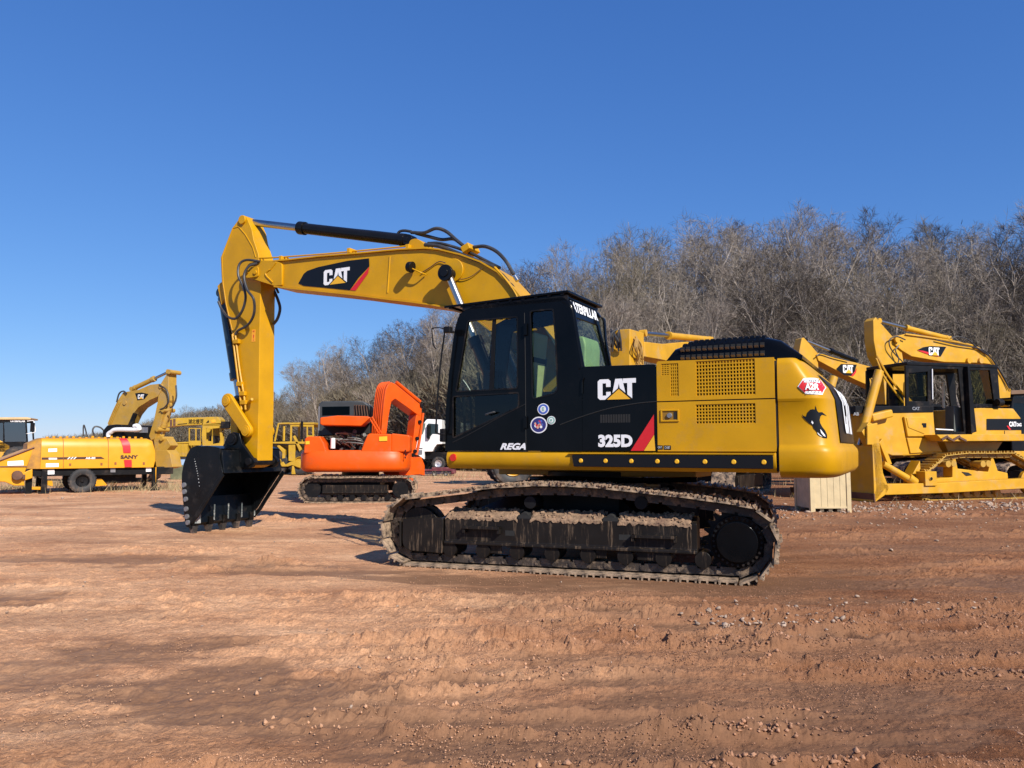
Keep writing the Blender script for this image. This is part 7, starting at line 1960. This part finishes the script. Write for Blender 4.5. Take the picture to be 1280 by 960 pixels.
# fourth: just inside the right edge
NX = Frame(*at(1330, 33), R(196))
nt4 = fthing('roller_cab_machine', 'dark cab of a machine cut off by the right edge behind the bulldozer', 'machine', NX)
plate(nt4, 'cab', NX, [(1267, 545), (1267, 493), (1340, 490), (1340, 545)], -1.2, 0, BLKM, .03)
plate(nt4, 'roof', NX, [(1264, 493), (1264, 488), (1345, 485), (1345, 490)], -1.3, .1, mat('brown_roof', (.16, .09, .05), .6), .02)
patch(nt4, 'side_glass', NX, 0, [(1270, 540), (1270, 496), (1300, 495), (1300, 540)], GLD, .012)
plate(nt4, 'body', NX, [(1255, 585), (1255, 545), (1420, 545), (1420, 585)], -1.6, .1, YEL3, .03)
b = MB()
for x in (-1.5, 1.6): b.cyl((x, -1.6, .6), (x, .1, .6), .6, n=28)
b.build('drum', RUST, nt4)

# ---------------------------------------------------------------- bulldozer
DFm = Frame(*at(1103, 19.2), math.atan2(-.27, -.963))
dz = fthing('bulldozer', 'yellow bulldozer with a black open cab and its wide blade lowered', 'bulldozer', DFm)
def dpl(px, y0, y1, nm, m=YEL2, par=None, bev=.015, yp=None): return plate(par or dz, nm, DFm, zr(px), y0, y1, m, bev, yp=yp)
DY = -.02
bl0 = DFm.xz(zr([(408, 652), (418, 640), (440, 640), (450, 700), (458, 790), (470, 850), (418, 918), (410, 915), (424, 850), (420, 790), (414, 720)]), 0)
blade = MB().prism(bl0, -3.25, 0).build('blade', YEL2, dz, bevel=.012)
b = MB(); zc = DFm.y(*zr([(418, 905)])[0], 0); b.prism([(zc.x + .03, zc.z - .08), (zc.x + .05, zc.z + .16), (zc.x + .02, zc.z + .16), (zc.x - .0, zc.z - .06)], -3.3, .04); b.build('cutting_edge', RUST, blade)
dpl([(385, 560), (432, 548), (442, 640), (458, 780), (486, 850), (470, 880), (418, 918), (408, 650), (385, 650)], -.06, .0, 'blade_end', YEL2, blade)
dpl([(360, 590), (392, 545), (430, 560), (440, 640), (395, 655)], -.30, -.08, 'blade_bracket', YEL2, blade)
arm = dpl([(462, 832), (720, 826), (1108, 806), (1300, 795), (1300, 842), (1108, 852), (760, 872), (470, 882)], -.30, 0, 'push_arm')
b = MB(); b.cyl(DFm.y(*zr([(455, 738)])[0], -.12), DFm.y(*zr([(600, 822)])[0], -.12), .085, n=16); b.cyl(DFm.y(*zr([(570, 800)])[0], -.12), DFm.y(*zr([(603, 824)])[0], -.12), .12, n=16); b.build('tilt_brace', YEL2, arm)
v = DFm.y(*zr([(672, 806)])[0], .02); b = MB(); b.box(v.x - .20, v.x + .16, -.25, .05, v.z - .18, v.z + .18); b.cyl((v.x, .05, v.z), (v.x, .07, v.z), .05, n=14); b.build('trunnion', YEL2, arm, bevel=.02)
v = DFm.y(*zr([(673, 806)])[0], .02); b = MB(); b.cyl((v.x, .07, v.z), (v.x, .075, v.z), .04, n=14); b.build('trunnion_pin', BLKD, arm)
HYd = -.55
hood_ = dpl([(365, 486), (690, 492), (700, 615), (735, 690), (585, 700), (500, 700), (380, 655)], -2.0, HYd, 'engine_hood', YEL2, bev=.03)
strip_ = dpl([(330, 470), (690, 470), (690, 500), (330, 506)], -2.02, HYd + .02, 'hood_top', BLKM)
words_on(strip_, DFm, HYd + .02, 'CAT', zr([(591, 490)])[0], zr([(625, 475)])[0], GREY, bold=.05)
words_on(strip_, DFm, HYd + .02, 'AB', zr([(318, 515)])[0], zr([(345, 500)])[0], GREY, bold=.05)
sp1 = dpl([(555, 520), (650, 520), (690, 560), (702, 612), (572, 612)], HYd, HYd + .07, 'side_cover', YEL2, hood_, bev=.02)
patch(sp1, 'label_plate', DFm, HYd + .07, zr([(636, 550), (656, 550), (656, 570), (636, 570)]), BLKD, .01)
dpl([(568, 618), (702, 618), (710, 660), (735, 680), (585, 690)], HYd, HYd + .04, 'side_cover', YEL2, hood_)
dpl([(565, 525), (640, 560), (650, 600), (575, 570)], HYd + .07, HYd + .085, 'cover_rib', YEL2, sp1, bev=.006)
b = MB(); v = DFm.y(*zr([(493, 380)])[0], -1.2); w_ = DFm.y(*zr([(500, 440)])[0], -1.2)
b.cyl((v.x, -1.2, v.z - .35), (v.x, -1.2, v.z + .18), .07, n=14); b.cyl((w_.x - .12, -1.2, w_.z - .2), (w_.x - .12, -1.2, w_.z + .18), .19, n=20); b.cyl((w_.x - .12, -1.2, w_.z + .18), (w_.x - .12, -1.2, w_.z + .26), .13, n=20); b.build('exhaust_stack', BLKM, dz, bevel=.01)
b = MB(); b.tube([DFm.y(*zr([q])[0], -.8) for q in ((568, 430), (556, 420), (555, 370), (562, 360), (570, 362))], .025, 6); b.build('hand_rail', YEL2, dz)
# blade lift rams
for yy_ in (-.45, -2.2):
    c0 = DFm.y(*zr([(440, 308)])[0], -.45); c1 = DFm.y(*zr([(366, 583)])[0], -.45); c2 = DFm.y(*zr([(344, 652)])[0], -.45)
    b = MB(); b.cyl((c0.x, yy_, c0.z), (c1.x, yy_, c1.z), .115, n=20); b.cyl((c1.x, yy_, c1.z), (c1.x + (c1.x - c0.x) * .03, yy_, c1.z - .05), .135, n=20); lc_ = b.build('lift_cylinder', YEL2, dz, bevel=.01)
    b = MB(); b.cyl((c1.x, yy_, c1.z), (c2.x, yy_, c2.z), .05, n=14); b.build('rod', CHR, lc_)
    b = MB(); v = DFm.y(*zr([(420, 515)])[0], -.45); b.obox((v.x - .15, yy_, v.z), (.65, .24, .2), Matrix.Rotation(R(12), 3, 'Y')); b.build('cylinder_yoke', YEL2, lc_, bevel=.04)
b = MB()
for q in ([(430, 240), (480, 330), (560, 430)], [(425, 250), (465, 340), (550, 455)]): b.tube([DFm.y(*zr([p])[0], -.9) for p in q], .03, 6)
b.build('guard_rail', YEL2, dz)
dpl([(440, 640), (455, 620), (500, 740), (480, 740)], -.4, -.3, 'radiator_guard_arm', YEL2)
# cab
CY = -.62
cabo = DFm.xz(zr([(565, 480), (562, 285), (575, 275), (985, 280), (1000, 465), (1000, 478), (865, 478), (860, 600), (690, 600), (690, 480)]), CY)
hA = DFm.xz(zr([(578, 448), (576, 320), (664, 312), (664, 450)]), CY); hB = DFm.xz(zr([(690, 585), (688, 300), (805, 300), (832, 590)]), CY); hC = DFm.xz(zr([(845, 460), (832, 305), (950, 305), (972, 462)]), CY)
dc = MB().holes(cabo, [hA, hB, hC], CY - .06, CY).build('cab', BLKM, dz, bevel=.01, label='black cab with an open doorway')
MB().holes(cabo, [hA, hB, hC], CY - 1.5, CY - 1.44).build('cab_far_side', BLKM, dc)
b = MB(); r = DFm.xz(zr([(565, 275), (985, 280)]), CY); b.box(r[1][0], r[0][0], CY - 1.5, CY + .02, r[0][1] - .04, r[0][1] + .05); b.build('cab_roof', BLKM, dc, bevel=.02)
MB().prism(hC, CY - .04, CY - .03).build('rear_side_glass', glass('olive_glass', (.62, .62, .36), .0, 1.2), dc); MB().prism(hA, CY - .04, CY - .03).build('front_side_glass', glass('olive_glass', (.62, .62, .36), .0, 1.2), dc)
dpl([(828, 290), (838, 290), (870, 590), (845, 598)], CY + .01, CY + .14, 'open_door', BLKM, dc, bev=.01, yp=CY)
dpl([(785, 470), (830, 480), (838, 590), (785, 590)], CY - .5, CY - .2, 'console', mat('grey_console', (.10, .11, .10), .6), dc)
b = MB(); r = DFm.xz(zr([(700, 500), (760, 590)]), CY); b.box(r[1][0], r[0][0], CY - 1.1, CY - .5, r[1][1] - .2, r[1][1] + .3); b.box(r[1][0] - .05, r[1][0] + .12, CY - 1.1, CY - .5, r[1][1] + .3, r[1][1] + 1.0); b.build('seat', SEAT, dc, bevel=.04)
b = MB(); b.tube([DFm.y(*zr([(684, 300)])[0], CY + .03), DFm.y(*zr([(686, 440)])[0], CY + .03)], .018, 6); b.tube([DFm.y(*zr([(735, 360)])[0], CY - 1.3), DFm.y(*zr([(738, 480)])[0], CY - 1.3)], .04, 6); b.tube([DFm.y(*zr([(700, 578)])[0], CY), DFm.y(*zr([(780, 582)])[0], CY)], .02, 6); b.build('hand_rail', WHT, dc)
# rear tank and fenders
tank = dpl([(868, 612), (868, 482), (910, 480), (1060, 482), (1094, 526), (1100, 632), (1010, 632)], -2.0, CY + .02, 'fuel_tank', YEL2, bev=.03)
ts_ = patch(tank, 'marking', DFm, CY + .02, zr([(934, 530), (1096, 530), (1097, 582), (934, 582)]), BLKD, .01)
words_on(ts_, DFm, CY + .03, 'CAT', zr([(1038, 566)])[0], zr([(1070, 543)])[0], WHTD, bold=.06)
words_on(ts_, DFm, CY + .03, 'D6G', zr([(1072, 565)])[0], zr([(1094, 549)])[0], WHTD, bold=.04)
patch(ts_, 'stripe', DFm, CY + .02, zr([(1025, 562), (1032, 562), (1046, 580), (1036, 580)]), REDD, .02)
b = MB(); b.tube([DFm.y(*zr([q])[0], CY + .025) for q in ((1018, 585), (1018, 628))], .008, 5); b.build('panel_seam', DARK, tank)
b = MB(); v = DFm.y(*zr([(994, 455)])[0], CY + .1); b.cyl((v.x - .08, v.y, v.z), (v.x + .08, v.y, v.z), .10, n=16); b.build('work_lamp', BLKM, dz)
fen = dpl([(705, 603), (1110, 600), (1112, 632), (735, 634)], -.60, -.05, 'fender', YEL2)
b = MB()
for i in range(4): v = DFm.y(*zr([(742 + i * 28, 618 + (i % 2) * 6)])[0], -.02); b.obox((v.x, v.y, v.z), (.22, .03, .05), Matrix.Rotation(-.4 * (1 if i % 2 else -1), 3, 'Y'))
b.build('cable', RUST, fen)
dpl([(740, 636), (1010, 636), (975, 690), (760, 690)], -.9, -.6, 'frame_side', YEL3)
# crawler
xF_ = DFm.y(*zr([(600, 780)])[0], -.35).x; xR_ = DFm.y(*zr([(1120, 780)])[0], -.35).x
ztr = DFm.y(*zr([(850, 690)])[0], -.35).z
for sy, yc in ((1, -.42), (-1, -2.25)):
    tr, _p = make_track(dz, yc, .46, (xF_ - .36, .39, .36), (xR_ - .15, .43, .40), [(xF_ - .9, ztr - .06), (xF_ - 1.6, ztr), (xR_ + .6, ztr)], 38, 0, ms=mat('yellow_painted_shoe', (.50, .30, .05), .55, var=.2, dirt=.8, dcol=(.22, .15, .09), dlo=.48), mc=mat('yellow_painted_chain', (.42, .25, .05), .55, var=.2, dirt=.8, dcol=(.15, .1, .07), dlo=.5), shoes=sy > 0, grouser=.05)
    b = MB(); disc(b, xF_ - .36, .39, yc - .06, yc + .06, .29, 28); disc(b, xF_ - .36, .39, yc - .16, yc + .16, .10); b.build('idler', YEL3, tr, bevel=.01)
    b = MB(); disc(b, xR_ - .15, .43, yc - .05, yc + .05, .34, 28); disc(b, xR_ - .15, .43, yc - .1, yc + .24, .15, 20); b.build('sprocket', YEL2, tr, bevel=.01)
    b = MB()
    for i in range(6): disc(b, xF_ - .9 - i * .34, .17, yc - .15, yc + .15, .10, 16)
    b.build('roller', YEL3, tr)
b = MB(); yy_ = -.36
b.prism(DFm.xz(zr([(775, 712), (790, 712), (800, 760), (940, 775), (955, 712), (965, 712), (985, 770), (1030, 780), (1034, 822), (700, 830), (700, 806), (775, 800)]), yy_), yy_ - .3, yy_ + .02)
b.prism(DFm.xz(zr([(588, 790), (625, 722), (628, 770), (640, 800), (700, 806), (700, 830), (590, 832)]), yy_), yy_ - .3, yy_ + .03)
tf_ = b.build('track_frame', YEL2, dz, bevel=.02)
patch(tf_, 'frame_slot', DFm, yy_ + .02, zr([(818, 774), (850, 778), (868, 790), (840, 794)]), DARK, .01)
b = MB()
for q in ((745, 738), (770, 736), (905, 738), (930, 736)):
    v = DFm.y(*zr([q])[0], -.3); b.cyl((v.x, -.55, v.z), (v.x, -.2, v.z), .085, n=16)
b.build('carrier_roller', YEL3, tf_)

# ---------------------------------------------------------------- wooden crate
CFm = Frame(*at(1013, 16.2), R(182))
cr = fthing('wooden_crate', 'tall pale wooden crate on short legs under the counterweight', 'crate', CFm)
c0 = CFm.y(1013, 620, 0); c1 = CFm.y(1064, 620, 0); xw0, xw1 = c1.x, c0.x; D_ = .85
b = MB(); b.box(xw0 + .06, xw1 - .07, -.03, -.02, .09, 1.05); b.build('front_panel', WOOD, cr)
b = MB(); b.box(xw1 - .03, xw1 - .02, -D_ + .06, -.07, .09, 1.05); b.box(xw0 + .02, xw0 + .03, -D_ + .06, -.07, .09, 1.05); b.build('side_panel', WOODD, cr)
b = MB(); b.box(xw0 + .06, xw1 - .06, -D_ + .02, -D_ + .03, .09, 1.05); b.build('back_panel', WOODD, cr)
for x0_, x1_ in ((xw0, xw0 + .09), (xw1 - .10, xw1)):
    for y0_, y1_ in ((-.09, 0), (-D_, -D_ + .09)): b = MB(); b.box(x0_, x1_, y0_, y1_, .0, 1.06); b.build('corner_post', WOOD, cr, bevel=.004)
b = MB(); b.box(xw0 - .005, xw1 + .005, -D_ - .005, .005, 1.06, 1.09); b.build('lid', WOOD, cr, bevel=.004)
b = MB(); b.box(xw0 + .09, xw1 - .1, -.024, -.004, .09, .13); b.box(xw0 + .09, xw1 - .1, -.024, -.004, .98, 1.05); b.build('rail', WOOD, cr)
b = MB()
for i in range(1, 5): xq_ = xw0 + .09 + (xw1 - xw0 - .19) * i / 5; b.box(xq_ - .003, xq_ + .003, -.0205, -.0185, .13, .98)
b.build('plank_gaps', mat('dark_gap', (.12, .09, .05), .9), cr)
b = MB()
for x in (xw0 + .25, (xw0 + xw1) / 2, xw1 - .25): b.box(x - .04, x + .04, -D_ + .02, -.03, .02, .085)
b.build('skid', mat('dark_wet_wood', (.12, .09, .06), .8), cr)

# ---------------------------------------------------------------- blue tarpaulin tub behind the bucket
v = at(228, 33); tb = thing('blue_tub', 'small light blue tub on the ground between the pump trailer and black bucket', 'tub', (v[0], v[1], 0))
b = MB(); b.loft([[(.28 * math.cos(2 * PI * i / 16) * k, .22 * math.sin(2 * PI * i / 16) * k, z) for i in range(16)] for z, k in ((.62, .85), (.86, 1.0))]); b.build('tub', mat('light_blue_plastic', (.28, .42, .62), .5), tb, bevel=.01)
b = MB(); b.box(-.35, .35, -.2, .2, 0, .62); b.build('stand', mat('olive_drum', (.14, .15, .09), .7, var=.3), tb, bevel=.03)

# ---- rear marking of the big machine's counterweight
class RearDec(CWDec):
    def p(s, u, v, lift):
        for (za, La, Wa), (zb_, Lb, Wb) in zip(prof, prof[1:]):
            if za <= v <= zb_: break
        t = min(1, max(0, (v - za) / max(1e-6, zb_ - za))); L_ = La + (Lb - La) * t; W_ = Wa + (Wb - Wa) * t
        q = min(.9999, abs(u) / W_); return Vector((xS - .034 - L_ * (1 - q ** 6.0) ** (1 / 6.0) - lift, u, v))
def rgrid(u0, u1, v0, v1, lift, nu=16, nv=8, rnd_=0):
    d = RearDec((0, 0, 0), (0, 1, 0), (0, 0, 1), (-1, 0, 0)); b = MB(); vs = [d.p(u0 + (u1 - u0) * i / nu, v0 + (v1 - v0) * j / nv, lift) for i in range(nu + 1) for j in range(nv + 1)]
    return b.add(vs, [(i * (nv + 1) + j, (i + 1) * (nv + 1) + j, (i + 1) * (nv + 1) + j + 1, i * (nv + 1) + j + 1) for i in range(nu) for j in range(nv)])
zc0, zc1 = ZB + .30, ZB + .99
rm = rgrid(.98, -.98, zc0, zc1, .012).build('rear_marking', BLKD, cw)
RD = RearDec((0, 0, 0), (0, 1, 0), (0, 0, 1), (-1, 0, 0))
b = MB()
for Pq in (C_, A_, T_): RD.poly(b, [(.50 - 1.0 * u_ / 2.1, zc0 + .10 + (zc1 - zc0 - .2) * v_) for u_, v_ in Pq], .026)
b.build('lettering', WHTD, rm)
# ================================================================== LABELS OF THE TREES
places = {'on the low far ridge': 'on the low far ridge', }
words_h = ['short', 'low', 'middling', 'tall']
ordn = ['first', 'second', 'third', 'fourth', 'fifth', 'sixth', 'seventh', 'eighth', 'ninth', 'tenth', 'eleventh', 'twelfth', 'thirteenth', 'fourteenth', 'fifteenth', 'sixteenth', 'seventeenth', 'eighteenth', 'nineteenth', 'twentieth']
for k_ in range(20, 60): ordn.append('%s-%s' % (['', '', 'twenty', 'thirty', 'forty', 'fifty'][(k_ + 1) // 10], ordn[(k_ + 1) % 10 - 1]) if (k_ + 1) % 10 else ['', '', 'twentieth', 'thirtieth', 'fortieth', 'fiftieth', 'sixtieth'][(k_ + 1) // 10])
for seg, lst in _byseg.items():
    rows = {}
    for px, o in lst:
        s_ = o.location.y - float(edge(o.location.x)) if 'ridge' not in seg else (o.location.y - 112) * .8
        r_ = 'front row' if s_ < 6.5 else ('middle rows' if s_ < 15.5 else 'back row')
        rows.setdefault(r_, []).append((px, o))
    for r_, l2 in rows.items():
        l2.sort(key=lambda q: q[0])
        for i, (px, o) in enumerate(l2):
            seg2 = seg.replace('in the clump ', '').replace('on the slope ', '')
            o['label'] = 'bare tree %s, %s from left, %s' % (seg2, ordn[i], r_)
S.render.film_transparent = False
